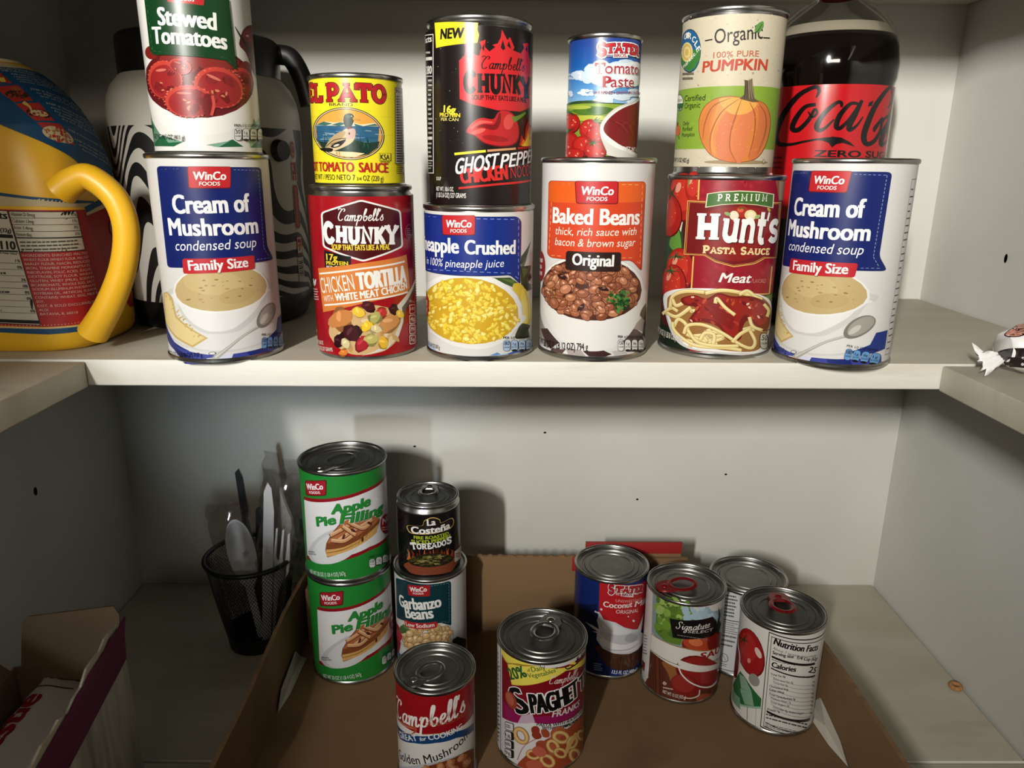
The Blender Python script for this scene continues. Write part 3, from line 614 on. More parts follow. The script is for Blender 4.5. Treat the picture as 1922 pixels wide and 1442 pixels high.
def art_ghost():
    a = Art(.0384, (10, 3.796), (71, 837, 181), (99, 822, 1417), .0035, .116, 15)
    a.band(3.0, 119.2, (24, 17, 17))
    a.cycle(8)
    for i in range(70): a.blob(a.rnd.uniform(150, 840), a.rnd.uniform(160, 1000), a.rnd.uniform(1.2, 3.2), (150, 140, 136))
    a.cycle(); a.poly([(148, 130), (445, 128), (440, 175), (452, 210), (440, 262), (300, 275), (158, 300)], (236, 214, 40)); a.text('NEW', (188, 240), (350, 231), 62, INK, .045, .1); a.text('!', (366, 230), (384, 229), 62, INK, .02, .1)
    a.poly([(318, 385), (355, 350), (362, 290), (352, 270), (372, 268), (392, 300), (398, 270), (418, 290), (412, 340), (452, 350), (468, 290), (455, 255), (495, 240), (490, 290), (520, 320), (560, 290), (540, 275), (575, 265), (596, 225), (604, 170), (640, 240), (660, 220), (690, 290), (680, 310), (735, 330), (760, 290), (750, 262), (790, 255), (790, 310), (800, 360), (825, 395), (826, 690), (730, 735), (575, 728), (415, 690), (322, 650)], (206, 38, 44))
    for p in ([(384, 310), (398, 290), (402, 330), (386, 345)], [(470, 300), (488, 262), (484, 320)], [(596, 290), (610, 240), (628, 300), (610, 310)], [(640, 280), (652, 246), (668, 300)], [(770, 300), (782, 270), (784, 322)]): a.poly(p, (30, 16, 16))
    a.script("Campbell's", (458, 440), (760, 452), 78, (26, 14, 14), .12, .16)
    a.slab('C', (343, 605), (430, 608), 155, (26, 14, 14), .28, .12); a.slab('HUNK', (440, 605), (735, 612), 132, (26, 14, 14), .30, .12); a.slab('Y', (722, 640), (815, 640), 150, (26, 14, 14), .30, .12)
    a.text('SOUP THAT EATS LIKE A MEAL', (402, 655), (778, 672), 34, (36, 12, 12), .02)
    a.text('16g', (212, 745), (296, 752), 45, (240, 216, 60), .045); a.text('PROTEIN', (186, 778), (326, 780), 26, (240, 216, 60), .03); a.text('PER CAN', (195, 806), (314, 808), 22, (232, 220, 120), .004)
    P = [(362, 885), (410, 810), (470, 782), (545, 790), (580, 740), (630, 725), (690, 760), (722, 840), (724, 920), (690, 975), (600, 992), (490, 970), (420, 915)]
    a.poly(P, (96, 14, 20), True); cx, cy = 555, 870; a.poly([(cx + (x - cx) * .96, cy + (y - cy) * .95 - 3) for x, y in P], (186, 34, 38), True)
    a.stroke([(590, 750), (580, 810), (550, 850), (480, 840), (440, 850)], [14, 30, 40, 26, 8], (122, 18, 24)); a.stroke([(400, 860), (460, 815), (540, 815)], [8, 26, 10], (214, 84, 78)); a.ell(650, 810, 34, 56, (212, 74, 68), 10); a.ell(560, 930, 90, 22, (152, 26, 30), 8); a.ell(448, 880, 50, 16, (214, 90, 82), -20)
    a.stroke([(690, 790), (730, 770), (765, 745)], [40, 24, 16], (96, 132, 46))
    for p, c in (([(722, 980), (738, 900), (760, 940), (770, 850), (795, 780), (806, 850), (820, 830), (826, 990)], (168, 36, 26)), ([(735, 982), (752, 930), (768, 950), (780, 880), (798, 840), (804, 900), (820, 880), (820, 985)], (222, 120, 34)), ([(745, 984), (765, 955), (778, 930), (796, 880), (800, 940), (815, 930), (812, 986)], (240, 206, 60))): a.poly(p, c)
    a.stroke([(288, 1046), (496, 1022)], 18, (236, 220, 60), False, cap=False); a.stroke([(506, 1020), (700, 1002)], 16, (206, 150, 104), False, cap=False); a.stroke([(712, 1000), (826, 985)], 16, (170, 36, 30), False, cap=False)
    a.text('CHICKEN', (330, 1262), (648, 1226), 95, (206, 44, 40), .04); a.text('NOODLE', (664, 1222), (822, 1194), 88, (190, 40, 38), -.008)
    a.text('GHOST', (288, 1196), (572, 1150), 112, (240, 238, 236), .018, .32); a.text('PEPPER', (590, 1148), (835, 1094), 100, (240, 238, 236), .018, .32)
    a.stroke([(320, 1298), (560, 1268), (826, 1232)], 16, (200, 40, 38), False)
    a.text('SOUP', (162, 1240), (196, 1240), 26, (226, 222, 216), .008); a.text('NET WT. 18.6 OZ.', (162, 1318), (284, 1322), 32, (226, 222, 216), .008); a.text('(1 LB 2.6 OZ) 527 GRAMS', (162, 1365), (366, 1372), 36, (226, 222, 216), .008)
    a.rect(60, 205, 143, 1190, (226, 222, 216)); a.rect(60, 211, 138, 1184, (20, 15, 15)); a.text('Facts', (60, 262), (130, 256), 40, (232, 228, 222), .03); a.rect(76, 360, 132, 382, (226, 222, 216)); a.text('280', (82, 476), (130, 476), 50, (232, 228, 222), .03); a.rect(84, 490, 132, 496, (226, 222, 216)); a.lines(100, 505, 132, 910, 12, (206, 200, 194)); a.rect(88, 920, 132, 942, (226, 222, 216)); a.lines(90, 955, 132, 1080, 4, (206, 200, 194)); a.lines(90, 1105, 132, 1160, 3, (190, 184, 178)); a.rect(90, 1092, 134, 1098, (226, 222, 216)); a.lines(80, 315, 130, 345, 1, (206, 200, 194))
    for i in range(11): a.rect(86, 535 + i * 36, 134, 537 + i * 36, (150, 146, 140))
    return a
def art_pineapple():
    a = Art(.0412, (360, 4.371), (75, 967, 217), (102, 952, 1343), .0045, .1035, 16); R = a.rnd
    a.band(3.8, 107.3, WHITE)
    for p, c in (([(845, 580), (850, 520), (938, 390), (900, 520), (860, 585)], (44, 60, 36)), ([(850, 585), (905, 520), (860, 640)], (84, 100, 66)), ([(845, 600), (940, 592), (930, 650), (945, 690), (915, 730), (955, 790), (900, 805), (850, 760)], (52, 66, 36)), ([(860, 620), (930, 610), (870, 700)], (84, 98, 52)), ([(860, 740), (950, 750), (890, 800)], (34, 44, 26)), ([(600, 690), (760, 690), (830, 740), (780, 770), (690, 730)], (60, 84, 38)), ([(690, 700), (790, 710), (800, 750)], (92, 116, 56))): a.poly(p, c)
    a.poly([(780, 780), (830, 738), (880, 780), (930, 880), (950, 980), (930, 1070), (890, 1100), (850, 1080)], (216, 190, 66), True); a.poly([(850, 820), (890, 790), (925, 900), (935, 1010), (880, 1070)], (232, 210, 92), True); a.stroke([(885, 800), (910, 900), (915, 1040)], 6, (196, 164, 46))
    a.poly([(840, 1090), (870, 1075), (930, 1095), (915, 1130), (920, 1190), (850, 1205), (800, 1190)], (50, 54, 32), True)
    for p, c in (([(100, 1230), (160, 1280), (215, 1335), (120, 1318)], (170, 190, 222)), ([(150, 1290), (230, 1325), (160, 1330)], (120, 150, 200)), ([(600, 1345), (660, 1318), (700, 1345)], (100, 136, 196)), ([(700, 1345), (790, 1310), (900, 1290), (950, 1240), (955, 1310), (860, 1345)], (44, 88, 166)), ([(640, 1345), (720, 1330), (800, 1345)], (160, 184, 220))): a.poly(p, c)
    a.ell(440, 960, 432, 304, (204, 202, 198), 6); a.ell(436, 950, 424, 300, (232, 230, 227), 6); a.poly([(90, 1060), (180, 1180), (330, 1260), (520, 1290), (690, 1240), (800, 1130), (850, 1000)], (228, 226, 222), True)
    a.ell(440, 968, 392, 276, (206, 164, 40), 8)
    pts = []
    for i in range(330):
        t, q = R.uniform(0, 6.28), math.sqrt(R.random()) * .97; pts.append((968 + 268 * q * sin(t), 440 + 384 * q * cos(t)))
    a.cycle(120)
    for y, x in sorted(pts):
        y += (x - 440) * .1; r = R.uniform(12, 32); c = R.choice([(238, 212, 84), (234, 204, 66), (242, 220, 108), (230, 196, 58), (244, 228, 132), (236, 208, 76)])
        a.blob(x + 2, y + 4, r, (214, 176, 50), .6, n=8, wob=.3); a.blob(x, y, r * .92, c, .55, n=8, wob=.3); a.blob(x - r * .2, y - r * .2, r * .35, [min(255, v + 18) for v in c], .5, n=6)
    a.cycle(); a.ell(72, 925, 52, 112, (130, 12, 20)); a.ell(72, 925, 48, 106, (184, 28, 34)); a.text('EASY', (72, 925), (106, 926), 40, (236, 220, 216), .03); a.text('LIFT', (76, 990), (104, 990), 36, (236, 220, 216), .03)
    a.rpoly([(-40, 170), (75, 177), (815, 203), (846, 235), (840, 748), (760, 672), (85, 640), (-40, 632)], 26, (14, 28, 72)); a.rpoly([(-40, 174), (75, 181), (812, 207), (841, 238), (835, 735), (762, 667), (85, 635), (-40, 627)], 26, (16, 42, 128))
    a.dash([(80, 203), (225, 210)], 4, (160, 178, 220), 26, 14); a.dash([(500, 222), (826, 226), (824, 700), (765, 655), (90, 625)], 4, (150, 168, 214), 30, 22)
    store_tag(a, 230, 194, 493, 352)
    a.text('Pineapple', (48, 468), (368, 495), 108, (240, 239, 238), .03); a.text('Crushed', (408, 498), (800, 497), 100, (240, 239, 238), .03)
    a.text('in 100% pineapple juice', (104, 580), (706, 602), 62, (236, 236, 238), .0, .2)
    facts(a, 703, 1212, 245, 98, 4, '80', (168, 192, 224)); netwt(a, 'NET WT 20 OZ (1 LB 4 OZ) 567 g', 60, 1258, 215, 1292, 34)
    return a
def art_beans():
    a = Art(.0413, (280, 3.517), (65, 810, 97), (44, 740, 1363), .0045, .1405, 17); R = a.rnd
    a.band(3.8, 141.0, WHITE)
    for p, c in (([(40, 1060), (90, 1180), (160, 1290), (110, 1330), (40, 1250)], (150, 140, 132)), ([(60, 1190), (110, 1185), (190, 1280), (130, 1330)], (66, 46, 42)), ([(140, 1320), (230, 1330), (200, 1372), (120, 1365)], (84, 66, 62)), ([(340, 1335), (420, 1300), (520, 1350), (470, 1372), (380, 1372)], (60, 36, 34)), ([(230, 1310), (330, 1330), (360, 1372), (250, 1372)], (166, 156, 150)), ([(520, 1330), (590, 1310), (640, 1372), (540, 1372)], (190, 182, 176)), ([(580, 1230), (660, 1160), (720, 1210), (740, 1290), (690, 1330), (620, 1330)], (88, 70, 66)), ([(640, 1165), (720, 1080), (740, 1200)], (160, 150, 144)), ([(700, 1010), (735, 965), (752, 1060), (745, 1140), (700, 1080)], (70, 56, 52)), ([(610, 1360), (690, 1320), (735, 1330), (700, 1372)], (66, 48, 44)), ([(730, 1120), (752, 1130), (745, 1250), (715, 1210)], (70, 52, 48))): a.poly(p, c)
    a.ell(392, 900, 338, 232, (196, 192, 187)); a.poly([(62, 900), (70, 1010), (110, 1130), (190, 1250), (300, 1320), (440, 1330), (560, 1280), (650, 1180), (705, 1050), (722, 900)], (224, 221, 217), True)
    a.ell(392, 890, 334, 215, (232, 230, 226)); a.ell(390, 905, 322, 214, (74, 36, 26))
    beans(a, 390, 905, 296, 190, 240, 35, [(150, 88, 58), (168, 104, 70), (138, 76, 50), (178, 116, 82), (156, 92, 62)], (226, 196, 172), (76, 36, 24))
    for x, y in ((210, 826), (470, 900), (330, 1030)): a.blob(x, y, 32, (52, 20, 18), .5); a.ell(x, y - 6, 10, 4, (150, 110, 100))
    for i in range(70): a.blob(572 + R.gauss(0, 30), 985 + R.gauss(0, 36), R.uniform(8, 17), R.choice([(30, 74, 28), (52, 108, 44), (74, 134, 62), (20, 52, 22)]), .7, n=7, wob=.4)
    a.rpoly([(122, 203), (730, 203), (705, 780), (640, 708), (140, 702), (112, 680)], 24, (170, 40, 24)); a.rpoly([(126, 207), (727, 207), (701, 766), (642, 704), (142, 698), (116, 678)], 24, (206, 66, 30)); a.rpoly([(126, 207), (727, 207), (722, 330), (122, 340)], 24, (222, 92, 28))
    a.dash([(275, 224), (148, 222), (124, 670), (140, 685), (232, 690)], 3, (236, 176, 130), 24, 16); a.dash([(580, 224), (710, 224), (694, 730), (645, 690), (578, 692)], 3, (236, 176, 130), 24, 16)
    store_tag(a, 292, 203, 560, 347)
    a.text('Baked Beans', (150, 470), (690, 472), 92, (242, 238, 230), .028)
    a.text('thick, rich sauce with', (166, 545), (668, 540), 50, (242, 226, 210), .002, .18); a.text('bacon & brown sugar', (166, 615), (660, 612), 50, (242, 226, 210), .002, .18)
    a.rpoly([(238, 652), (577, 655), (570, 783), (232, 778)], 20, (40, 20, 18)); a.text('Original', (275, 742), (530, 748), 68, (240, 236, 230), .028)
    a.ell(56, 760, 42, 106, (140, 24, 30)); a.lines(44, 700, 82, 830, 3, (230, 200, 196), thick=.6)
    facts(a, 553, 1242, 172, 84, 4, '150', (224, 222, 218)); netwt(a, 'NET WT 28 OZ (1 LB 12 OZ) 794 g', 40, 1300, 372, 1325, 50)
    return a
def art_paste():
    a = Art(.0268, (40, 5.34), (152, 877, 175), (122, 819, 1353), .0035, .0818, 18); R = a.rnd
    N = 26
    for i in range(N):
        t = i / (N - 1); v0 = 30 + (82.4 - 30) * (1 - (i + 1) / N); v1 = 30 + (82.4 - 30) * (1 - i / N)
        c = [(30, 62, 138), (28, 92, 168), (92, 150, 204), (190, 212, 226)]; q = t * 2.99; k = int(q); f = q - k
        a.band(v0, v1, [c[k][j] * (1 - f) + c[k + 1][j] * f for j in range(3)])
    a.band(2.8, 35, (120, 142, 52))
    def puff(x, y, r, n, c, A=.6):
        for i in range(n): a.blob(x + R.uniform(-r, r), y + R.uniform(-r, r) * .4, R.uniform(.2, .45) * r, c, A, 0, j=8, n=12, wob=.08)
    puff(150, 540, 60, 14, (176, 198, 216)); puff(300, 545, 110, 22, (190, 208, 222)); puff(310, 530, 60, 12, (222, 230, 234)); puff(620, 520, 250, 34, (196, 212, 224)); puff(620, 520, 200, 40, (226, 231, 230)); puff(640, 590, 170, 26, (228, 232, 230)); puff(340, 710, 70, 10, (214, 224, 230)); puff(190, 715, 50, 10, (206, 220, 230)); puff(640, 740, 180, 18, (206, 220, 230), .4)
    a.poly([(120, 812), (250, 785), (380, 780), (520, 805), (700, 812), (900, 850), (900, 870), (120, 840)], (44, 74, 36)); a.poly([(120, 830), (300, 812), (520, 815), (900, 850), (900, 930), (120, 930)], (132, 156, 48)); a.ell(380, 885, 180, 45, (74, 112, 36)); a.ell(470, 880, 130, 35, (60, 98, 32)); a.ell(260, 850, 120, 20, (164, 178, 70)); a.ell(360, 960, 180, 30, (170, 176, 64))
    def tom(x, y, rx, ry):
        a.ell(x, y, rx, ry, (96, 12, 14)); a.ell(x - rx * .03, y - ry * .04, rx * .96, ry * .95, (160, 26, 22)); a.ell(x - rx * .1, y - ry * .15, rx * .7, ry * .65, (182, 38, 30))
        for _ in range(4): a.blob(x + rx * R.uniform(-.7, .6), y + ry * R.uniform(-.7, .5), rx * .13, (226, 140, 120), .5, n=8)
    tom(185, 1010, 90, 105); tom(370, 1080, 105, 110); tom(180, 1230, 85, 130); tom(420, 1150, 90, 110); tom(300, 1250, 110, 110); tom(420, 1290, 110, 100); tom(210, 1330, 110, 60)
    for x, y in ((180, 900), (410, 990), (165, 1090), (400, 1215)):
        for k in range(6): t = R.uniform(0, 6.28); a.stroke([(x, y), (x + 70 * cos(t), y + 45 * sin(t))], [18, 3], R.choice([(48, 92, 40), (72, 120, 52), (34, 66, 32)]), False)
    a.stroke([(400, 1215), (470, 1260), (530, 1300)], [10, 4], (60, 100, 50))
    a.poly([(900, 770), (760, 800), (620, 850), (520, 940), (466, 1040), (470, 1150), (520, 1290), (560, 1348), (900, 1348)], (204, 200, 192), True); a.poly([(900, 785), (760, 815), (640, 860), (540, 945), (484, 1040), (490, 1140), (560, 1230), (700, 1300), (900, 1330)], (230, 227, 220), True)
    a.poly([(900, 800), (780, 818), (660, 870), (560, 950), (500, 1040), (508, 1110), (590, 1190), (700, 1258), (900, 1310)], (116, 24, 26), True)
    for k in range(8): a.stroke([(560 + k * 40, 980 + k * 12), (640 + k * 30, 1040 - k * 8), (700 + k * 26, 1100 + k * 10)], 7, (142, 42, 40) if k % 2 else (98, 16, 20))
    gl = dict(t=.24, serif=.12)
    for g, c in ((.15, (236, 234, 230)), (.045, (60, 10, 18)), (0, (186, 26, 38))): a.slab('S', (442, 345), (522, 345), 128, c, grow=g, **gl); a.slab('TATER', (520, 322), (828, 350), 92, c, arch=14, grow=g, **gl)
    a.rect(520, 330, 580, 352, (150, 150, 160)); a.rect(585, 322, 722, 362, (236, 234, 230)); a.text('BROS.', (594, 356), (716, 356), 28, (150, 22, 34), .04); a.lines(522, 332, 578, 352, 2, (60, 70, 110)); a.lines(728, 332, 770, 352, 2, (60, 70, 110))
    for g, c in ((.03, (232, 234, 234)), (.004, (166, 30, 42))): a.text('Tomato', (416, 520), (822, 526), 112, c, g); a.text('Paste', (486, 652), (776, 652), 112, c, g)
    a.slab('T', (414, 520), (508, 520), 114, (166, 30, 42), .11, .05); a.slab('P', (484, 652), (566, 652), 112, (166, 30, 42), .11, .05)
    a.text('VINE RIPENED', (402, 718), (580, 720), 30, (150, 60, 76), .006); a.ell(594, 706, 7, 7, (120, 40, 60)); a.text('GROWN IN CALIFORNIA', (610, 720), (850, 722), 30, (150, 60, 76), .006); a.text('NET WT 6 OZ (170 g)', (680, 1296), (900, 1316), 46, (232, 230, 226), .012)
    return a
def art_pumpkin():
    a = Art(.0374, (0, 4.241), (176, 1009, 116), (103, 891, 1323), .0085, .1085, 19); R = a.rnd
    K = (196, 186, 162); G = (128, 158, 50); a.band(8.0, 109.0, K)
    a.cycle(24)
    for _ in range(420): a.blob(R.uniform(90, 1020), R.uniform(112, 1335), R.uniform(4, 12), R.choice([(186, 175, 150), (202, 192, 170), (191, 181, 157)]), .7, n=7, wob=.4)
    a.cycle(); v = lambda y: a.P((560, y))[1]
    a.band(v(1178), v(668), G); a.cycle(24)
    for _ in range(260): a.blob(R.uniform(100, 960), R.uniform(690, 1160), R.uniform(4, 11), R.choice([(120, 150, 44), (136, 166, 60), (126, 155, 52)]), .7, n=7, wob=.4)
    a.cycle(); a.ell(245, 383, 90, 172, (24, 40, 34)); a.ell(245, 383, 86, 166, (30, 92, 140)); a.poly([(159, 400), (200, 388), (331, 372), (325, 450), (290, 515), (245, 548), (200, 520), (165, 450)], (58, 118, 50)); a.ell(222, 392, 48, 78, (226, 206, 140)); a.ell(222, 392, 40, 66, (206, 176, 92)); a.ell(222, 392, 28, 46, (226, 206, 140)); a.ell(222, 392, 16, 28, (206, 176, 92))
    for ch, x, y, ro in zip('CIRCLE', (205, 222, 240, 268, 288, 300), (268, 258, 262, 285, 318, 352), (20, 8, -8, -28, -48, -66)):
        q = rad(ro); a.text(ch, (x - 10 * cos(q), y + 24 + 8 * sin(q)), (x + 16 * cos(q), y + 24 - 26 * sin(q) * 1.0), 40, (232, 230, 220), .03)
    a.text('FULL', (166, 460), (184, 345), 26, (232, 230, 220), .025); a.text('market.', (192, 520), (300, 408), 36, (232, 230, 220), .01, arch=-14)
    a.lines(186, 545, 292, 620, 2, (90, 82, 72), thick=.5)
    a.text('Organic', (440, 336), (800, 306), 112, (26, 22, 22), .002); a.stroke([(370, 308), (422, 300)], 9, INK); a.stroke([(806, 300), (852, 304)], 9, INK)
    a.poly([(742, 258), (750, 205), (800, 175), (806, 215), (780, 252)], (88, 132, 62), True); a.stroke([(715, 264), (760, 250), (795, 195)], [5, 7, 3], (30, 60, 28))
    a.text('100% PURE', (430, 446), (770, 444), 46, (178, 92, 62), .004); a.text('PUMPKIN', (345, 556), (832, 552), 78, (178, 62, 38), .03, .06)
    a.ell(162, 795, 34, 68, (30, 70, 46)); a.ell(162, 795, 30, 62, (226, 226, 214)); a.poly([(132, 800), (192, 800), (188, 835), (162, 857), (138, 835)], (34, 86, 50)); a.text('USDA', (142, 788), (184, 786), 22, (40, 60, 46), .02)
    a.text('Certified', (205, 785), (368, 780), 48, (26, 28, 20), .0, .06); a.text('Organic', (205, 845), (330, 838), 46, (26, 28, 20), .0, .06); a.text('Only', (192, 985), (244, 980), 34, (26, 28, 20), 0, .06); a.text('Purified', (190, 1030), (266, 1026), 34, (26, 28, 20), 0, .06); a.text('Pumpkin', (185, 1078), (286, 1074), 34, (26, 28, 20), 0, .06)
    a.ell(145, 1022, 26, 46, (190, 92, 46)); a.stroke([(145, 985), (148, 960)], 10, (70, 50, 30)); a.ell(136, 1022, 10, 42, (206, 110, 60))
    for i in range(9): x = R.uniform(560, 740); a.ell(600, 1288 - i, 240 - i * 12, 16, (150, 128, 92))
    cx, cy = 592, 1015
    P = [(320, 960), (350, 850), (430, 775), (540, 748), (640, 760), (760, 785), (830, 830), (862, 930), (850, 1060), (810, 1180), (740, 1265), (620, 1292), (500, 1278), (400, 1220), (335, 1100)]
    a.poly(P, (140, 66, 30), True); a.poly([(cx + (x - cx) * .98, cy + (y - cy) * .98) for x, y in P], (206, 122, 58), True)
    for p, c in (([(335, 960), (400, 820), (480, 770), (420, 900), (400, 1060), (410, 1200), (350, 1100)], (196, 118, 52)), ([(490, 775), (600, 765), (540, 860), (470, 950), (430, 1080), (450, 1220), (415, 1180), (415, 1040), (440, 900)], (214, 138, 64)), ([(610, 770), (690, 800), (620, 900), (570, 1020), (560, 1180), (600, 1280), (480, 1260), (450, 1120), (490, 940)], (200, 110, 62)), ([(700, 800), (740, 810), (730, 950), (690, 1100), (640, 1280), (590, 1270), (575, 1120), (600, 980)], (206, 116, 70)), ([(760, 800), (840, 860), (850, 980), (800, 1160), (740, 1255), (690, 1250), (740, 1080), (770, 930)], (198, 108, 58)), ([(480, 770), (650, 765), (760, 800), (700, 880), (600, 900), (520, 860)], (220, 158, 76))): a.poly(p, c, True)
    for pts in ([(620, 775), (500, 870), (430, 1000), (405, 1120), (415, 1230)], [(640, 780), (600, 900), (560, 1050), (555, 1180), (600, 1285)], [(700, 800), (740, 900), (735, 1060), (690, 1250)], [(560, 765), (430, 830), (370, 960), (350, 1100)], [(760, 800), (820, 900), (820, 1040), (760, 1220)]): a.stroke(pts, [3, 8, 9, 7, 3], (152, 76, 36))
    for _ in range(60): a.blob(R.uniform(400, 800), R.uniform(800, 1240), R.uniform(4, 9), (216, 140, 84), .5, n=6)
    a.poly([(625, 772), (660, 740), (665, 640), (660, 622), (690, 630), (722, 612), (724, 660), (738, 770), (770, 800), (720, 800)], (92, 76, 56)); 
    for q in range(5): a.stroke([(668 + q * 13, 630 - q * 3), (670 + q * 13, 700), (660 + q * 20, 775)], [5, 6, 4], R.choice([(54, 42, 30), (140, 124, 98), (40, 30, 24)]))
    netwt(a, 'NET WT 15 OZ (425 g)', 104, 1285, 244, 1292, 36); a.ell(805, 1282, 9, 18, (60, 54, 44)); a.ell(805, 1282, 6, 14, K)
    return a
def art_pasta():
    a = Art(.0425, (310, 3.795), (136, 961, 114), (64, 837, 1332), .005, .1295, 20); R = a.rnd
    a.band(4.2, 130.0, (150, 20, 34))
    v = lambda y: a.P((500, y))[1]
    u = lambda x, y: a.P((x, y))[0]
    # left picture of tomatoes and leaves
    a.poly([(10, 100), (380, 100), (330, 900), (300, 1345), (-80, 1345)], (70, 18, 20)); a.poly([(60, 480), (250, 440), (260, 600), (230, 700), (60, 760)], (40, 66, 40)); a.poly([(150, 560), (210, 440), (240, 520), (235, 620)], (96, 142, 60), True); a.poly([(235, 400), (262, 360), (240, 470), (225, 440)], (206, 206, 190)); a.poly([(-60, 1100), (200, 1180), (300, 1345), (-60, 1345)], (16, 30, 20))
    a.poly([(780, 900), (960, 860), (960, 1345), (840, 1345)], (60, 74, 34)); a.poly([(815, 910), (900, 890), (880, 1000)], (112, 130, 60), True)
    def tom(x, y, rx, ry):
        a.ell(x, y, rx, ry, (88, 12, 14)); a.ell(x - rx * .04, y - ry * .03, rx * .95, ry * .95, (166, 32, 26)); a.ell(x - rx * .15, y - ry * .15, rx * .7, ry * .7, (192, 50, 36)); a.ell(x - rx * .35, y - ry * .4, rx * .16, ry * .22, (228, 150, 130), 20)
        for _ in range(7): a.blob(x + rx * R.uniform(-.6, .6), y + ry * R.uniform(-.6, .6), 4, (224, 140, 120), n=6)
    tom(260, 230, 120, 170); tom(150, 360, 100, 150); tom(330, 160, 60, 110)
    for k in range(7): t = R.uniform(0, 6.28); a.stroke([(172, 200), (172 + 50 * cos(t), 200 + 60 * sin(t))], [16, 4], (44, 56, 28), False)
    a.stroke([(300, 100), (292, 160)], [18, 4], (110, 140, 60), False)
    tom(235, 740, 105, 160); tom(185, 850, 100, 150)
    for x, y in ((205, 640), (165, 750)):
        for k in range(9): t = R.uniform(0, 6.28); a.stroke([(x, y), (x + 70 * cos(t), y + 36 * sin(t))], [13, 3], R.choice([(60, 76, 40), (36, 50, 28), (96, 110, 60)]), False)
    # red panel
    a.poly([(372, 100), (910, 100), (900, 260), (850, 880), (316, 872)], (146, 20, 38))
    a.cycle(30)
    for _ in range(150): a.blob(R.uniform(380, 860), R.uniform(110, 860), R.uniform(10, 26), R.choice([(154, 24, 42), (138, 16, 34), (162, 30, 46)]), .7, n=8, wob=.35)
    a.cycle(); a.stroke([(370, 100), (364, 240)], 11, (222, 178, 96), False); a.stroke([(332, 640), (318, 872)], 10, (222, 178, 96), False); a.stroke([(860, 690), (842, 880), (740, 888)], 9, (222, 178, 96), False)
    a.poly([(880, 100), (965, 100), (960, 240), (905, 240)], (150, 90, 60)); a.poly([(908, 110), (965, 110), (960, 235), (905, 235)], (176, 150, 120))
    Q = [(290, 248), (925, 248), (905, 630), (812, 632), (740, 675), (600, 702), (480, 672), (405, 628), (264, 626)]; cx, cy = 590, 470
    for k, c in ((1.0, (222, 178, 96)), (.985, (110, 14, 18)), (.965, (206, 150, 70)), (.952, (112, 16, 20))): a.poly([(cx + (x - cx) * k, cy + (y - cy) * (k if k > .99 else k - .012)) for x, y in Q], c)
    a.poly([(420, 330), (760, 290), (860, 400), (840, 560), (620, 660), (420, 590)], (134, 24, 22), True)
    G = [(424, 200), (520, 184), (640, 176), (760, 180), (872, 196), (866, 290), (760, 272), (640, 265), (520, 275), (412, 296)]
    a.poly(G, (230, 222, 190)); a.poly([(642 + (x - 642) * .97, 232 + (y - 232) * .9) for x, y in G], (64, 104, 44)); a.slab('P R E M I U M', (492, 250), (822, 246), 48, (236, 234, 222), .16, .08, arch=4)
    a.ell(655, 318, 44, 38, (166, 44, 30)); a.ell(645, 308, 20, 14, (206, 96, 66)); a.ell(604, 345, 30, 32, (222, 212, 186)); a.ell(560, 335, 22, 12, (130, 160, 96), 20); a.ell(712, 340, 40, 36, (222, 204, 150)); a.ell(716, 338, 26, 24, (234, 222, 180)); a.ell(758, 350, 20, 12, (150, 176, 110), -30); a.stroke([(640, 300), (656, 290), (672, 302)], 8, (60, 90, 40)); a.ell(835, 300, 16, 9, (180, 160, 70), 60); a.ell(838, 345, 10, 22, (170, 150, 60), 20)
    for g, dx, c in ((0, 6, (60, 8, 12)), (0, 0, (238, 236, 232))):
        a.slab('H', (348 + dx, 515 + dx), (503 + dx, 515 + dx), 182, c, .27, .09, grow=g); a.slab('unt', (512 + dx, 520 + dx), (800 + dx, 530 + dx), 230, c, .21, .08); a.slab("'", (798 + dx, 520 + dx), (815 + dx, 520 + dx), 200, c, .17, .08); a.slab('s', (822 + dx, 512 + dx), (892 + dx, 512 + dx), 215, c, .2, .06)
    a.slab('P', (394, 612), (442, 612), 54, (236, 206, 150), .25, .1); a.slab('ASTA', (442, 611), (615, 611), 44, (236, 206, 150), .24, .1); a.slab('S', (642, 612), (682, 612), 52, (236, 206, 150), .24, .1); a.slab('AUCE', (684, 610), (836, 606), 44, (236, 206, 150), .24, .1)
    a.text('Meat', (500, 812), (706, 808), 66, (238, 234, 226), .024, .28); a.text('FLAVORED', (716, 808), (812, 804), 28, (206, 130, 120), .0)
    # bowl of pasta
    a.poly([(115, 960), (150, 905), (300, 872), (600, 868), (800, 905), (855, 960), (860, 1100), (845, 1330), (640, 1340), (450, 1336), (280, 1310), (190, 1230), (130, 1060)], (196, 194, 190), True); a.poly([(112, 955), (150, 900), (300, 868), (600, 862), (800, 900), (850, 960), (835, 1100), (820, 1300), (640, 1322), (450, 1322), (300, 1300), (200, 1210), (140, 1060)], (228, 227, 223), True)
    a.poly([(145, 990), (180, 920), (400, 880), (700, 880), (840, 960), (835, 1120), (760, 1290), (560, 1312), (380, 1282), (240, 1220), (165, 1090)], (150, 104, 56), True)
    def noodle(pts, w=24):
        a.stroke(pts, w * 1.18, (150, 118, 62)); a.stroke(pts, w, (222, 200, 132)); a.stroke([(x - 2, y - w * .2) for x, y in pts], w * .35, (238, 222, 168))
    for i in range(16):
        x, y = R.uniform(190, 780), R.uniform(960, 1260); noodle([(x, y), (x + R.uniform(-70, 70), y + R.uniform(-30, 40)), (x + R.uniform(-130, 130), y + R.uniform(-40, 50))], 22)
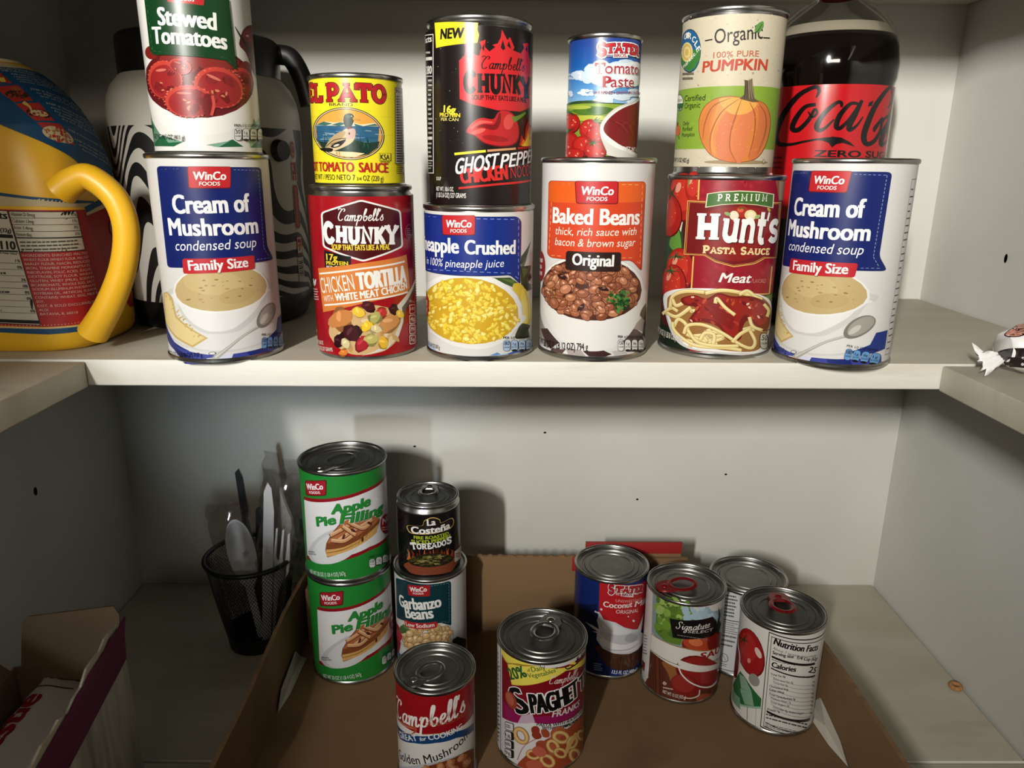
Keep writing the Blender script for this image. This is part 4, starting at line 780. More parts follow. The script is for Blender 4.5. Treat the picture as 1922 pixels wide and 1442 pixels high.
    for p in ([(170, 1010), (190, 930), (280, 890), (400, 890)], [(190, 960), (215, 1000), (275, 970)], [(150, 1060), (220, 1080), (310, 1010)], [(420, 895), (520, 870), (640, 880), (760, 915)], [(640, 890), (690, 868), (740, 905), (780, 920)], [(200, 1150), (230, 1100), (280, 1130), (300, 1190)]): noodle(p)
    for P, c in (([(250, 945), (340, 915), (420, 935), (500, 890), (590, 910), (720, 905), (830, 960), (840, 1090), (790, 1150), (700, 1080), (660, 1120), (640, 1220), (560, 1230), (500, 1140), (400, 1110), (300, 1110), (350, 1010), (270, 990)], (112, 22, 20)), ([(270, 945), (345, 922), (430, 950), (500, 905), (590, 922), (700, 920), (800, 965), (820, 1060), (770, 1110), (690, 1040), (640, 1080), (620, 1190), (560, 1190), (500, 1110), (410, 1080), (330, 1090), (380, 1000), (290, 975)], (146, 34, 26)), ([(420, 980), (480, 930), (560, 960), (600, 1040), (590, 1150), (540, 1130), (460, 1070)], (128, 28, 24))): a.poly(P, c, True)
    for _ in range(46): a.blob(R.uniform(300, 800), R.uniform(930, 1110), R.uniform(8, 22), R.choice([(168, 56, 36), (104, 18, 18), (184, 78, 50), (140, 32, 26)]), .5, n=8, wob=.35)
    for x, y in ((330, 930), (700, 985), (320, 1105), (590, 1030), (760, 1050), (690, 960)): a.blob(x, y, 13, (236, 196, 176), .5, n=8)
    for p in ([(480, 960), (490, 930), (540, 990), (600, 1040)], [(270, 1200), (300, 1140), (400, 1130), (520, 1180), (640, 1260), (710, 1280), (735, 1230), (700, 1150)], [(380, 1240), (410, 1190), (470, 1200), (460, 1280)], [(590, 1240), (640, 1180), (700, 1140)], [(190, 1130), (200, 1180), (260, 1240), (360, 1290), (540, 1290), (640, 1300)], [(700, 1060), (720, 1120), (780, 1145)], [(300, 1180), (360, 1260), (480, 1280), (620, 1270)], [(800, 960), (830, 1000), (820, 1040)]): noodle(p, 22)
    facts(a, 768, 1165, 120, 120, 2, '50', (190, 190, 170), head=' . '); netwt(a, 'NET WT 24 OZ (1 LB 8 OZ) 680g', 50, 1205, 262, 1270, 44, (206, 200, 190), .008)
    return a
def art_pie(du=0.0):
    a = Art(.0413, (810, 2.943), (58, 541, 252), (102, 564, 814), .0045, .109, 21, du); R = a.rnd
    G = (32, 128, 48); a.band(3.8, 110.0, G)
    A0, A1 = 92, 640
    q = [(A0, 348), (250, 372), (400, 345), (555, 262), (640, 190)]; q2 = [(655, 500), (572, 590), (440, 650), (330, 685), (240, 692), (110, 662)]
    def off(p, d): return [(x, y + d) for x, y in p]
    a.poly(off(q, -14) + off(q2, 16), (140, 16, 28)); a.poly(off(q, 4) + off(q2, -4), (224, 222, 222))
    a.ell(250, 620, 140, 90, (196, 196, 198), -20); a.ell(262, 628, 130, 84, (212, 212, 213), -20)
    a.poly([(205, 640), (210, 600), (240, 545), (280, 500), (360, 460), (480, 470), (500, 500), (480, 560), (420, 610), (300, 660), (215, 680)], (124, 66, 34)); a.poly([(208, 636), (300, 632), (400, 590), (490, 520), (480, 570), (410, 618), (300, 662), (212, 676)], (206, 160, 92)); a.poly([(215, 600), (250, 540), (300, 490), (380, 450), (490, 455), (496, 500), (400, 560), (300, 610)], (172, 104, 62))
    for p in ([(235, 560), (320, 520), (400, 470)], [(260, 600), (330, 560), (450, 500)], [(330, 500), (400, 540), (440, 520)], [(300, 520), (360, 570)], [(240, 590), (300, 600), (340, 580)]): a.stroke(p, 26, (110, 54, 32)); a.stroke([(x, y - 3) for x, y in p], 19, (206, 152, 106)); a.stroke([(x - 2, y - 8) for x, y in p], 6, (226, 190, 150))
    for x, y in ((440, 515), (300, 575), (400, 600), (350, 545), (480, 480)): a.blob(x, y, 15, (88, 38, 26), .5)
    for p in ([(210, 655), (300, 645), (380, 612)], [(420, 590), (440, 540)], [(380, 620), (400, 570)]): a.stroke(p, [4, 6, 3], (150, 96, 46))
    for d, c in (((-4, -2), (224, 222, 222)), ((4, -3), (224, 222, 222)), ((3, 4), (224, 222, 222)), ((2, 2), (20, 66, 30)), ((0, 0), (34, 134, 52))):
        a.text('Apple', (234 + d[0], 442 + d[1]), (442 + d[0], 412 + d[1]), 46, c, .05, .22); a.text('Pie', (160 + d[0], 500 + d[1]), (262 + d[0], 496 + d[1]), 44, c, .05, .22); a.text('Filling', (278 + d[0], 498 + d[1]), (512 + d[0], 452 + d[1]), 46, c, .05, .22)
    a.ell(534, 528, 36, 56, (124, 14, 26)); a.ell(534, 526, 33, 52, (164, 26, 38)); a.text('NO', (510, 530), (556, 512), 28, (232, 220, 220), .04); a.lines(508, 540, 556, 566, 2, (220, 190, 190))
    a.rpoly([(100, 250), (212, 258), (210, 342), (104, 330)], 12, (86, 10, 20)); a.rpoly([(103, 254), (208, 262), (206, 337), (107, 326)], 12, (158, 24, 36)); a.text('WinCo', (110, 298), (196, 306), 28, (236, 232, 232), .03, .1); a.text('FOODS', (124, 322), (180, 328), 13, (236, 232, 232), .02)
    facts(a, 435, 715, 150, 50, 4, '100', (222, 224, 222), (18, 60, 26), dy=-26); a.text('NET WT 20 OZ (1 LB 4 OZ) 567g', (130, 758), (312, 788), 22, (206, 226, 208), .01); a.text('SERVING', (118, 640), (150, 646), 8, INK); a.text('SUGGESTION', (118, 652), (160, 660), 8, INK)
    return a
def art_peppers():
    a = Art(.0312, (880, 4.122), (97, 590, 394), (114, 596, 832), .0035, .064, 22); R = a.rnd
    a.band(3.0, 68.6, (14, 12, 12))
    L = [(190, 430), (292, 438), (312, 400), (372, 378), (425, 395), (440, 422), (520, 390), (538, 425), (512, 468), (440, 492), (330, 506), (220, 494), (186, 462)]
    a.poly(L, (206, 168, 90), True); a.poly([(362 + (x - 362) * .965, 446 + (y - 446) * .9) for x, y in L], (28, 22, 18), True)
    a.text('La', (332, 440), (398, 436), 42, (236, 234, 230), .035); a.text('Costeña', (214, 488), (508, 466), 46, (236, 234, 230), .04)
    a.text('FIRE ROASTED', (234, 534), (496, 514), 21, (168, 186, 44), .04); a.text('SLICED PEPPERS', (216, 566), (512, 536), 24, (168, 186, 44), .04); a.slab('T', (216, 616), (262, 616), 52, (232, 230, 226), .24, .1); a.slab('OREADO', (256, 614), (478, 592), 42, (232, 230, 226), .24, .1); a.slab('S', (474, 590), (516, 584), 52, (232, 230, 226), .24, .1)
    for i in range(22): x = 190 + i * 16; a.stroke([(x, 690), (x + R.uniform(-12, 12), 650), (x + R.uniform(-8, 10), 610 + R.uniform(0, 40))], [14, 8, 2], R.choice([(150, 62, 28), (196, 100, 44), (96, 34, 20)]))
    a.ell(362, 730, 176, 62, (70, 36, 26)); a.poly([(186, 715), (540, 700), (530, 790), (470, 815), (360, 822), (250, 812), (192, 780)], (128, 66, 44), True); a.ell(362, 706, 166, 54, (38, 32, 18))
    for i in range(64): t, q = R.uniform(0, 6.28), math.sqrt(R.random()) * .95; x, y = 362 + 155 * q * cos(t), 704 + 48 * q * sin(t); a.stroke([(x, y), (x + R.uniform(-26, 26), y + R.uniform(-10, 10)), (x + R.uniform(-40, 40), y + R.uniform(-8, 8))], [4, 13, 4], R.choice([(80, 76, 34), (112, 104, 52), (52, 50, 24), (150, 136, 84), (64, 56, 26)]))
    a.poly([(538, 650), (605, 610), (605, 710), (540, 735)], (206, 196, 186)); a.lines(545, 660, 596, 700, 3, (120, 30, 30), thick=.6)
    return a
def art_garbanzo():
    a = Art(.0365, (880, 4.122), (80, 637, 892), (109, 645, 1592), .0045, .1075, 23); R = a.rnd
    a.band(3.8, 108.2, (216, 215, 214))
    a.poly([(90, 1180), (140, 1260), (120, 1420), (90, 1400)], (150, 36, 50), True); a.poly([(110, 1400), (160, 1440), (180, 1524), (110, 1524)], (80, 90, 140)); a.poly([(520, 1330), (560, 1310), (640, 1350), (630, 1420), (530, 1400)], (40, 40, 46))
    a.ell(330, 1290, 205, 150, (196, 192, 188)); a.ell(330, 1285, 196, 138, (222, 220, 216)); beans(a, 325, 1290, 180, 122, 120, 25, [(206, 172, 120), (216, 186, 136), (196, 160, 108)], None, (128, 92, 52), asp=(.75, .95))
    a.blob(160, 1225, 36, (60, 96, 44), .8, wob=.3); a.blob(175, 1210, 22, (96, 130, 70), .6, wob=.3); a.blob(118, 1280, 30, (166, 50, 56), 1.5, 0)
    a.rpoly([(100, 832), (160, 852), (500, 880), (510, 892), (512, 1218), (440, 1192), (180, 1165), (112, 1140), (106, 1128)], 12, (10, 52, 62)); a.dash([(120, 862), (190, 880)], 2.5, (120, 160, 166)); a.dash([(360, 908), (494, 892), (498, 1190), (420, 1180)], 2.5, (120, 160, 166))
    a.rpoly([(190, 886), (356, 900), (352, 982), (194, 966)], 8, (170, 28, 36)); a.text('WinCo', (206, 938), (332, 944), 30, (236, 232, 230), .03, .1); a.text('FOODS', (230, 962), (308, 966), 14, (236, 232, 230), .02)
    a.text('Garbanzo', (130, 1040), (442, 1062), 76, (236, 235, 232), .03); a.text('Beans', (176, 1134), (384, 1146), 74, (236, 235, 232), .03)
    a.rpoly([(164, 1154), (408, 1178), (404, 1226), (172, 1204)], 10, (178, 36, 44)); a.text('Low Sodium', (178, 1196), (388, 1214), 30, (238, 226, 224), .022)
    return a
def art_mushroom():
    a = Art(.0332, (1190, 5.72), (122, 977, 684), (166, 986, 1700), .0045, .0965, 24); R = a.rnd
    a.band(3.8, 97.6, (222, 219, 214)); v = lambda y: a.P((545, y))[1]
    a.band(v(1075), 97.6, (150, 16, 26))
    a.poly([(60, 1010), (300, 1060), (545, 1075), (760, 1060), (1000, 1000), (1000, 1090), (760, 1130), (545, 1160), (330, 1150), (180, 1110)], (24, 62, 112)); a.stroke([(60, 1004), (300, 1052), (545, 1066), (760, 1052), (1000, 992)], 7, (206, 190, 150))
    a.stroke([(150, 890), (230, 960), (330, 990), (340, 1030), (300, 1050)], [8, 20, 30, 22, 6], (176, 74, 52)); a.stroke([(160, 900), (250, 970), (320, 1000)], [3, 8, 6], (206, 130, 100))
    a.script("Campbell's", (150, 860), (862, 836), 190, (236, 232, 226), .14, .16)
    a.text('CONDENSED SOUP', (442, 968), (868, 890), 36, (168, 96, 64), .004)
    a.text('GREAT', (180, 1092), (368, 1128), 56, (232, 234, 236), .02); a.text('for', (388, 1130), (456, 1122), 36, (232, 234, 236), .02, .25); a.text('COOKING', (476, 1122), (828, 1030), 56, (232, 234, 236), .02)
    a.poly([(140, 1430), (300, 1400), (560, 1360), (800, 1310), (1000, 1260), (1000, 1320), (700, 1370), (400, 1420), (200, 1480)], (184, 186, 190), True)
    a.poly([(160, 1560), (200, 1480), (400, 1420), (700, 1350), (960, 1290), (1000, 1560)], (120, 58, 34), True)
    for x, y in ((700, 1400), (820, 1360), (600, 1430), (450, 1450), (880, 1420), (300, 1500), (740, 1470)): a.blob(x, y, 60, (168, 104, 66), .7); a.blob(x - 8, y - 8, 42, (196, 140, 98), .6)
    a.text('Golden Mushroom', (176, 1318), (904, 1110), 90, (28, 26, 28), .004, .12)
    a.poly([(955, 700), (975, 690), (985, 1560), (960, 1560)], (206, 202, 198)); a.lines(150, 1330, 178, 1390, 4, (90, 70, 66))
    return a
def art_rings():
    a = Art(.0378, (1130, 4.624), (115, 882, 556), (114, 847, 1454), .0045, .1075, 25); R = a.rnd
    a.band(3.8, 108.2, (218, 214, 212)); 
    a.poly([(157, 440), (900, 420), (900, 860), (872, 900), (430, 1040), (300, 1056), (162, 1020)], (122, 14, 28)); a.poly([(160, 860), (240, 980), (300, 1056), (420, 1040), (870, 880), (870, 800), (500, 980), (330, 990)], (142, 22, 82)); a.poly([(160, 850), (290, 1000), (320, 1056), (162, 1024)], (142, 22, 82)); a.poly([(300, 1056), (330, 990), (420, 960), (445, 1038)], (196, 168, 186))
    a.poly([(150, 420), (165, 440), (240, 470), (880, 470), (890, 430), (890, 540), (700, 590), (248, 728), (210, 550), (158, 480)], (226, 208, 84))
    a.poly([(158, 490), (210, 545), (300, 545), (520, 545), (250, 556), (214, 560)], (160, 130, 40))
    a.text('20%', (236, 688), (386, 648), 78, (34, 88, 44), .03); a.text('of', (384, 612), (410, 604), 24, (34, 88, 44), .012); a.text('Daily', (420, 610), (534, 580), 40, (34, 88, 44), .006); a.text('Vegetables*', (388, 660), (640, 590), 38, (34, 88, 44), .006)
    a.blob(760, 545, 34, (236, 214, 96), 1, 0); a.ell(750, 545, 20, 9, (180, 60, 50)); a.stroke([(690, 560), (720, 575), (800, 525)], [8, 12, 10], (40, 30, 20)); a.text('& So Much', (782, 520), (930, 455), 34, (26, 20, 18), .03)
    a.script("Campbell's", (552, 706), (800, 636), 62, (222, 200, 196), .12, .16)
    offs = [(8 * cos(k * PI / 4), 8 * sin(k * PI / 4)) for k in range(8)] + [(0, 0)]
    for st, p0, p1, h in (('PAGHET', (410, 958), (806, 792), 145), ('TIOS', (812, 788), (940, 690), 128), ('S', (294, 974), (414, 946), 182)):
        for ox, oy in offs: a.text(st, (p0[0] + ox, p0[1] + oy), (p1[0] + ox, p1[1] + oy), h, (232, 228, 224) if ox or oy else (14, 12, 14), .034)
    a.text('FRANKS', (582, 984), (808, 890), 52, (222, 200, 200), .025, .1)
    a.ell(245, 860, 44, 80, (146, 60, 44), -24); a.ell(236, 850, 28, 60, (176, 92, 70), -24)
    for i, (st, x0, y0, x1, y1) in enumerate((('PASTA WITH SLICED FRANKS', 456, 1062, 860, 920), ('WITH CHICKEN, PORK AND BEEF', 498, 1090, 866, 966), ('IN TOMATO SAUCE', 590, 1092, 816, 1010))): a.text(st, (x0, y0), (x1, y1), 24, (36, 30, 32), .015, .1)
    a.poly([(330, 1470), (380, 1320), (520, 1190), (700, 1090), (880, 1000), (900, 1470)], (158, 66, 40), True); a.stroke([(300, 1380), (350, 1260), (450, 1180), (600, 1110)], 7, (186, 120, 130))
    for _ in range(16): a.blob(R.uniform(430, 860), R.uniform(1100, 1450), R.uniform(40, 74), R.choice([(160, 70, 46), (176, 88, 60), (140, 52, 36)]), .75, wob=.1)
    def ring(x, y, r, ro):
        for w, c in ((r * .62, (138, 92, 44)), (r * .5, (206, 160, 92)), (r * .2, (226, 190, 130))):
            q = [(x + r * cos(t) * cos(rad(ro)) - r * .72 * sin(t) * sin(rad(ro)), y + r * cos(t) * sin(rad(ro)) + r * .72 * sin(t) * cos(rad(ro))) for t in [2 * PI * k / 14 for k in range(14)]]
            a.stroke(q, w, c, True, True)
    for x, y, r, ro in ((655, 1160, 58, 20), (590, 1240, 52, 60), (545, 1370, 56, 40), (750, 1210, 50, 110), (430, 1320, 46, 10), (770, 1330, 52, 70), (650, 1300, 46, 30), (830, 1160, 44, 60)): ring(x, y, r, ro)
    ring(330, 1160, 62, 60); a.stroke([(700, 1290), (730, 1220), (780, 1140)], 34, (206, 166, 100)); a.ell(480, 1290, 60, 44, (190, 96, 74), 20); a.ell(440, 1410, 70, 44, (186, 90, 66))
    a.rect(80, 420, 152, 1340, (212, 206, 206)); a.lines(100, 460, 148, 1260, 22, (70, 62, 62)); a.rect(98, 620, 150, 624, INK)
    for i in range(4): a.rpoly([(192, 1050 + i * 80), (270, 1060 + i * 80), (272, 1132 + i * 80), (196, 1124 + i * 80)], 14, INK); a.rpoly([(196, 1055 + i * 80), (248 if i else 264, 1064 + i * 80), (250 if i else 266, 1126 + i * 80), (200, 1119 + i * 80)], 12, (216, 212, 210)); a.text(['220', '1g', '600', '9g'][i], (202, 1100 + i * 80), (244, 1106 + i * 80), 26, INK, .02)
    return a
def art_coconut():
    a = Art(.0371, (1010, 5.15), (104, 806, 455), (75, 750, 1329), .0045, .1075, 26); R = a.rnd
    a.band(3.8, 108.2, (14, 36, 98)); a.poly([(60, 700), (330, 640), (330, 1335), (60, 1335)], (10, 22, 66))
    a.poly([(354, 410), (800, 380), (840, 850), (700, 900), (340, 870)], (178, 28, 36))
    for g, c in ((.14, (230, 222, 220)), (.05, (70, 10, 20)), (0, (178, 28, 36))): a.slab('S', (434, 536), (486, 536), 84, c, .24, .12, grow=g); a.slab('TATER', (490, 520), (748, 494), 58, c, .24, .12, arch=10, grow=g)
    a.rect(548, 516, 664, 550, (230, 222, 220)); a.text('BROS.', (556, 548), (656, 538), 22, (120, 18, 30), .04); a.lines(502, 522, 544, 546, 2, (226, 210, 208)); a.lines(668, 506, 706, 528, 2, (226, 210, 208))
    a.text('UNSWEETENED', (498, 606), (742, 572), 26, (226, 150, 146), .004); a.text('Coconut', (384, 660), (652, 640), 50, (234, 228, 224), .02); a.text('Milk', (672, 640), (796, 606), 50, (234, 228, 224), .02); a.text('ORIGINAL', (500, 714), (706, 684), 34, (226, 196, 192), .01)
    a.poly([(330, 1040), (760, 1010), (745, 1120), (690, 1210), (600, 1255), (480, 1258), (390, 1200), (345, 1120)], (70, 40, 26), True)
    for _ in range(150): x, y = R.uniform(360, 740), R.uniform(1080, 1240); a.stroke([(x, y), (x + R.uniform(-5, 5), y + R.uniform(12, 36))], 3, R.choice([(96, 58, 38), (50, 28, 20), (118, 76, 50)]), False) if math.hypot((x - 550) / 200, (y - 1060) / 190) < 1 else None
    M = [(215, 820), (290, 850), (350, 880), (330, 800), (345, 740), (310, 712), (352, 716), (372, 745), (390, 780), (440, 790), (500, 800), (580, 840), (660, 855), (700, 850), (735, 760), (755, 690), (742, 800), (730, 880), (760, 900), (755, 960), (700, 1050), (620, 1095), (480, 1100), (380, 1060), (325, 980), (330, 920), (285, 905), (340, 905)]
    a.poly(M, (206, 205, 206)); a.ell(540, 1000, 190, 82, (222, 221, 221)); a.poly([(350, 900), (450, 880), (600, 890), (720, 880), (690, 960), (560, 1010), (420, 980)], (190, 189, 192), True); a.poly([(390, 820), (500, 830), (640, 880), (520, 920), (400, 890)], (216, 215, 216), True); a.ell(640, 940, 60, 40, (166, 165, 170), -20); a.stroke([(380, 1040), (480, 1070), (620, 1050), (720, 980)], [4, 14, 12, 4], (180, 179, 183)); a.stroke([(350, 760), (370, 850), (420, 890)], [4, 12, 4], (186, 185, 190))
    for x, y, r in ((370, 688, 10), (615, 735, 7), (662, 772, 11), (316, 716, 9)): a.blob(x, y, r, (226, 220, 220))
    a.text('13.5 FL OZ (400mL)', (462, 1300), (692, 1262), 34, (222, 222, 226), .02); a.lines(300, 1210, 380, 1290, 4, (150, 160, 190))
    return a
def art_tsauce():
    a = Art(.0375, (1030, 4.805), (122, 829, 516), (69, 747, 1361), .0045, .1075, 27); R = a.rnd
    a.band(3.8, 108.2, (204, 198, 190)); 
    a.poly([(190, 430), (820, 470), (790, 870), (180, 790)], (126, 146, 150)); a.poly([(225, 440), (330, 470), (520, 520), (600, 600), (540, 700), (460, 800), (440, 865), (300, 850), (215, 780)], (92, 122, 44))
    for _ in range(60): a.blob(R.uniform(235, 560), R.uniform(490, 790), R.uniform(16, 46), R.choice([(104, 140, 48), (82, 112, 40), (128, 160, 70), (150, 176, 96), (74, 100, 36)]), .8, n=10)
    for _ in range(24): a.blob(R.uniform(480, 780), R.uniform(510, 620), R.uniform(20, 50), R.choice([(160, 182, 196), (178, 196, 206), (146, 170, 186)]), .7)
    a.ell(640, 850, 190, 110, (128, 32, 20)); a.ell(600, 820, 140, 80, (172, 64, 36)); a.ell(570, 815, 60, 36, (206, 110, 70)); a.ell(745, 800, 80, 110, (120, 22, 18))
    a.poly([(760, 480), (778, 540), (770, 600), (785, 620), (760, 720), (730, 700), (765, 560)], (20, 22, 18))
    a.poly([(345, 642), (560, 625), (712, 570), (748, 610), (742, 700), (720, 730), (560, 790), (374, 806)], (14, 13, 13)); a.script('Signature', (398, 724), (690, 664), 62, (222, 214, 206), .1, .16); a.text('SELECT', (500, 744), (712, 692), 24, (196, 188, 180), .012, .15); a.lines(412, 770, 690, 786, 1, (120, 112, 106))
    a.poly([(180, 800), (300, 850), (480, 880), (640, 878), (830, 830), (830, 990), (640, 1050), (460, 1052), (300, 1018), (170, 950)], (150, 120, 70)); a.poly([(180, 808), (300, 858), (480, 888), (640, 886), (830, 838), (830, 982), (640, 1042), (460, 1044), (300, 1010), (170, 942)], (214, 209, 201))
    a.text('SAUCE', (602, 960), (838, 868), 50, (140, 24, 26), .035); a.text('Tomato', (655, 1000), (800, 960), 34, (90, 76, 66), .004)
    a.poly([(165, 955), (300, 1022), (460, 1056), (640, 1054), (830, 990), (830, 1440), (60, 1440), (150, 1200)], (88, 42, 28))
    for i in range(30): x = 150 + i * 21; a.stroke([(x, 950 + min(i * 8, 90)), (x + 5, 1150), (x + 10, 1400)], R.uniform(2, 6), R.choice([(66, 30, 20), (112, 58, 38), (54, 24, 18)]))
    a.poly([(280, 1040), (420, 1060), (480, 1200), (380, 1240), (330, 1130)], (142, 88, 50), True); a.ell(600, 1080, 200, 150, (110, 18, 18)); a.ell(620, 1060, 180, 120, (140, 30, 26)); a.ell(480, 1220, 128, 104, (122, 26, 24)); a.ell(462, 1205, 96, 76, (142, 42, 36)); a.ell(690, 1320, 120, 60, (140, 66, 46))
    a.poly([(180, 955), (300, 1016), (460, 1048), (640, 1046), (830, 984), (830, 1030), (300, 1030)], (214, 209, 201)); a.rect(420, 990, 800, 1040, (214, 209, 201))
    a.stroke([(424, 1058), (450, 1120), (520, 1180), (620, 1208), (700, 1190), (760, 1120)], 13, (220, 214, 204)); a.stroke([(600, 1240), (590, 1290), (530, 1325), (470, 1330)], 10, (206, 186, 172))
    a.text('SAUCE', (602, 960), (838, 868), 50, (140, 24, 26), .035)
    a.text('NET WT 15 OZ (425 g)', (284, 1320), (482, 1340), 30, (206, 188, 176), .01); a.blob(303, 1232, 18, (190, 150, 130)); a.lines(288, 1258, 398, 1285, 1, (206, 176, 160))
    a.poly([(60, 340), (188, 430), (180, 800), (150, 1222), (60, 1130)], (208, 203, 198)); a.poly([(84, 1060), (118, 1085), (112, 1170), (74, 1140)], (110, 30, 28)); a.lines(88, 820, 140, 1010, 7, (100, 90, 86))
    return a
def art_facts():
    a = Art(.0375, (1030, 3.896), (315, 941, 626), (243, 841, 1328), .0045, .1055, 28); R = a.rnd
    a.band(3.8, 106.2, (214, 210, 203))
    a.ell(408, 800, 106, 172, (104, 14, 18), -16); a.ell(404, 796, 100, 164, (150, 24, 26), -16); a.ell(390, 760, 66, 100, (168, 38, 36), -16); a.ell(470, 790, 20, 40, (216, 190, 180), -30); a.ell(400, 860, 14, 18, (206, 130, 120))
    for t in (20, 80, 140, 200, 300): a.stroke([(358, 715), (358 + 46 * cos(rad(t)), 715 + 44 * sin(rad(t)))], [14, 3], (40, 50, 26), False)
    a.ell(285, 860, 44, 150, (108, 12, 18)); a.stroke([(300, 680), (305, 760), (322, 840), (318, 930), (306, 1000)], 9, (220, 214, 206)); a.ell(440, 990, 46, 40, (140, 136, 130), 60)
    for p, c in (([(262, 1072), (330, 950), (372, 985), (495, 1112), (490, 1170), (340, 1195)], (34, 96, 52)), ([(322, 970), (370, 985), (420, 1075), (340, 1078)], (130, 160, 136)), ([(330, 1080), (420, 1075), (440, 1180), (370, 1186)], (126, 160, 134)), ([(258, 1090), (330, 1150), (335, 1235), (258, 1170)], (112, 150, 122)), ([(335, 1192), (490, 1170), (492, 1186), (336, 1206)], (150, 176, 156))): a.poly(p, c)
    a.stroke([(390, 1200), (388, 1300)], 5, (110, 104, 98), False); a.stroke([(455, 1190), (450, 1330)], 3, (150, 144, 138), False)
    X0, X1 = 545, 900
    def L(y): return y
    a.poly([(548, 625), (960, 540), (900, 1290), (484, 1318)], INK); a.poly([(553, 633), (960, 550), (900, 1282), (490, 1311)], (214, 210, 203)); a.poly([(566, 652), (960, 570), (890, 1270), (508, 1310)], INK); a.poly([(570, 658), (960, 577), (888, 1264), (512, 1304)], (214, 210, 203))
    a.text('Nutrition Facts', (578, 702), (880, 668), 40, INK, .035); a.text('About 7 servings per container', (575, 738), (875, 712), 18, (90, 86, 82), .004); a.text('Serving size', (572, 772), (720, 768), 20, INK, .03); a.text('1/4 Cup (62g)', (742, 768), (875, 738), 20, INK, .03)
    def rule(y, w, x0=568, x1=862, d=-26): a.stroke([(x0, y), (x1, y + d)], w, INK, False, cap=False)
    rule(792, 15); a.text('Amount per serving', (566, 816), (728, 814), 10, INK, .02); a.text('Calories', (564, 862), (734, 858), 32, INK, .035); a.text('25', (814, 840), (862, 832), 36, INK, .035); rule(874, 9, 562)
    a.text('% Daily Value*', (780, 884), (858, 866), 9, INK, .02)
    rows = [('Total Fat 0g', 0), ('Saturated Fat 0g', 20), ('Trans Fat 0g', 20), ('Cholesterol 0mg', 0), ('Sodium 290mg', 0), ('Total Carbohydrate 5g', 0), ('Dietary Fiber 1g', 16), ('Total Sugars 3g', 16), ('Includes 0g Added Sugars', 36), ('Protein 1g', 0)]
    for i, (st, ind) in enumerate(rows):
        y = 922 + i * 28.5; x = 560 - i * 2.6 + ind; a.text(st, (x, y), (x + len(st) * 8.6, y - len(st) * .35), 14, INK, .018 if not ind else .002); a.text(['0%', '0%', '', '0%', '13%', '2%', '4%', '', '0%', ''][i] or '-', (842 - i * 2.6, y - 18), (858 - i * 2.6, y - 20), 11, INK, .01); rule(y + 8, 1.5, x, 860 - i * 2.8, -22)
    rule(1190, 16, 532, 822, -24); a.lines(528, 1200, 815, 1250, 2, (60, 56, 54), thick=.35); rule(1272, 6, 524, 815, -22); a.lines(522, 1276, 805, 1308, 3, (90, 86, 82), thick=.35)
    a.stroke([(480, 1328), (700, 1342), (880, 1290)], 3, (90, 86, 82), False, cap=False); a.rect(594, 1340, 597, 1358, INK)
    return a
def art_bigcan():
    a = Art(.0379, (1030, 3.896), (89, 650, 355), (39, 580, 926), .0045, .0940, 29)
    a.band(3.8, 94.6, (196, 196, 194)); a.rect(165, 330, 330, 960, (150, 152, 152)); a.rect(178, 336, 326, 948, (206, 206, 204)); a.lines(204, 355, 320, 520, 7, (70, 70, 70), thick=.45); a.rect(204, 535, 320, 540, INK); a.lines(204, 550, 320, 640, 6, (110, 110, 110), thick=.4); a.lines(186, 640, 310, 740, 3, (90, 90, 90), thick=.4)
    a.stroke([(185, 815), (205, 790), (235, 800), (240, 835), (210, 850), (190, 835)], 5, (110, 110, 108), True, True); a.stroke([(205, 800), (225, 835)], 4, (110, 110, 108)); a.lines(186, 860, 240, 885, 2, (110, 110, 108)); a.rect(170, 900, 300, 905, (60, 60, 60))
    return a
# ------------------------------------------------------------------ the pantry
ZS, ZL, TH = -0.139, -0.5001, 0.0198       # shelf tops and board thickness
ZU = 0.1572                                # underside of the shelf above
YF, YB, XL, XR = 0.5305, 0.819, -0.4504, 0.4603
XI, XJ = -0.310, 0.3227                    # inner edges of the side shelves
def slab_obj(name, b, m, bev=0.0, smooth=None, **t):
    bm = bmesh.new(); box(bm, *b, bev); o = bobj(name, bm, m, None, smooth); tag(o, **t); return o
slab_obj('wall_back', (XL - .1, XR + .1, YB, YB + .09, -1.3, 1.0), WALL, kind='structure')
slab_obj('wall_left', (XL - .09, XL, -0.40, YB, -1.3, 1.0), WALL, kind='structure')
slab_obj('wall_right', (XR, XR + .09, -0.62, YB, -1.3, 1.0), WALL, kind='structure')
slab_obj('floor', (-1.6, 1.6, -1.9, YB + .09, -1.36, -1.30), noisy('floor_boards', (120, 96, 74), (138, 112, 88), 5, .5, (6, .6, 1)), kind='structure')
def board(b, m, label, edge=None, lip=None):
    o = slab_obj('shelf_board', b, m, .0012, 30, label=label, cat='shelf', group='painted pantry shelf boards')
    if edge:
        bm = bmesh.new(); box(bm, *edge, .0011); bobj('front_edge', bm, EDGE, o, 30)
    return o
def shelf(zt, th, which, xi, xj, near=0.0):
    g = .0022
    board((XL + g, XR - g, YF + .0018, YB - .0006, zt - th, zt - .0004), SHELF, 'painted white back shelf board ' + which, (XL + g, XR - g, YF, YF + .0018, zt - th, zt))
    board((XL + g, xi, near, YF - .0007, zt - th - .0008, zt - .0012), SHELF, 'narrow left hand shelf board ' + which)
    board((xj, XR - g, near, YF - .0007, zt - th - .0008, zt - .0012), SHELF, 'narrow right hand shelf board ' + which)
shelf(ZS, TH, 'in the middle of the photo, carrying the upper row of cans' , XI, XJ, -.3)
shelf(ZL, TH, 'at the bottom of the photo, under the cardboard tray', -.245, XJ, -.3)
shelf(ZU + TH, TH, 'along the top edge of the photo', XI, XJ, .20)
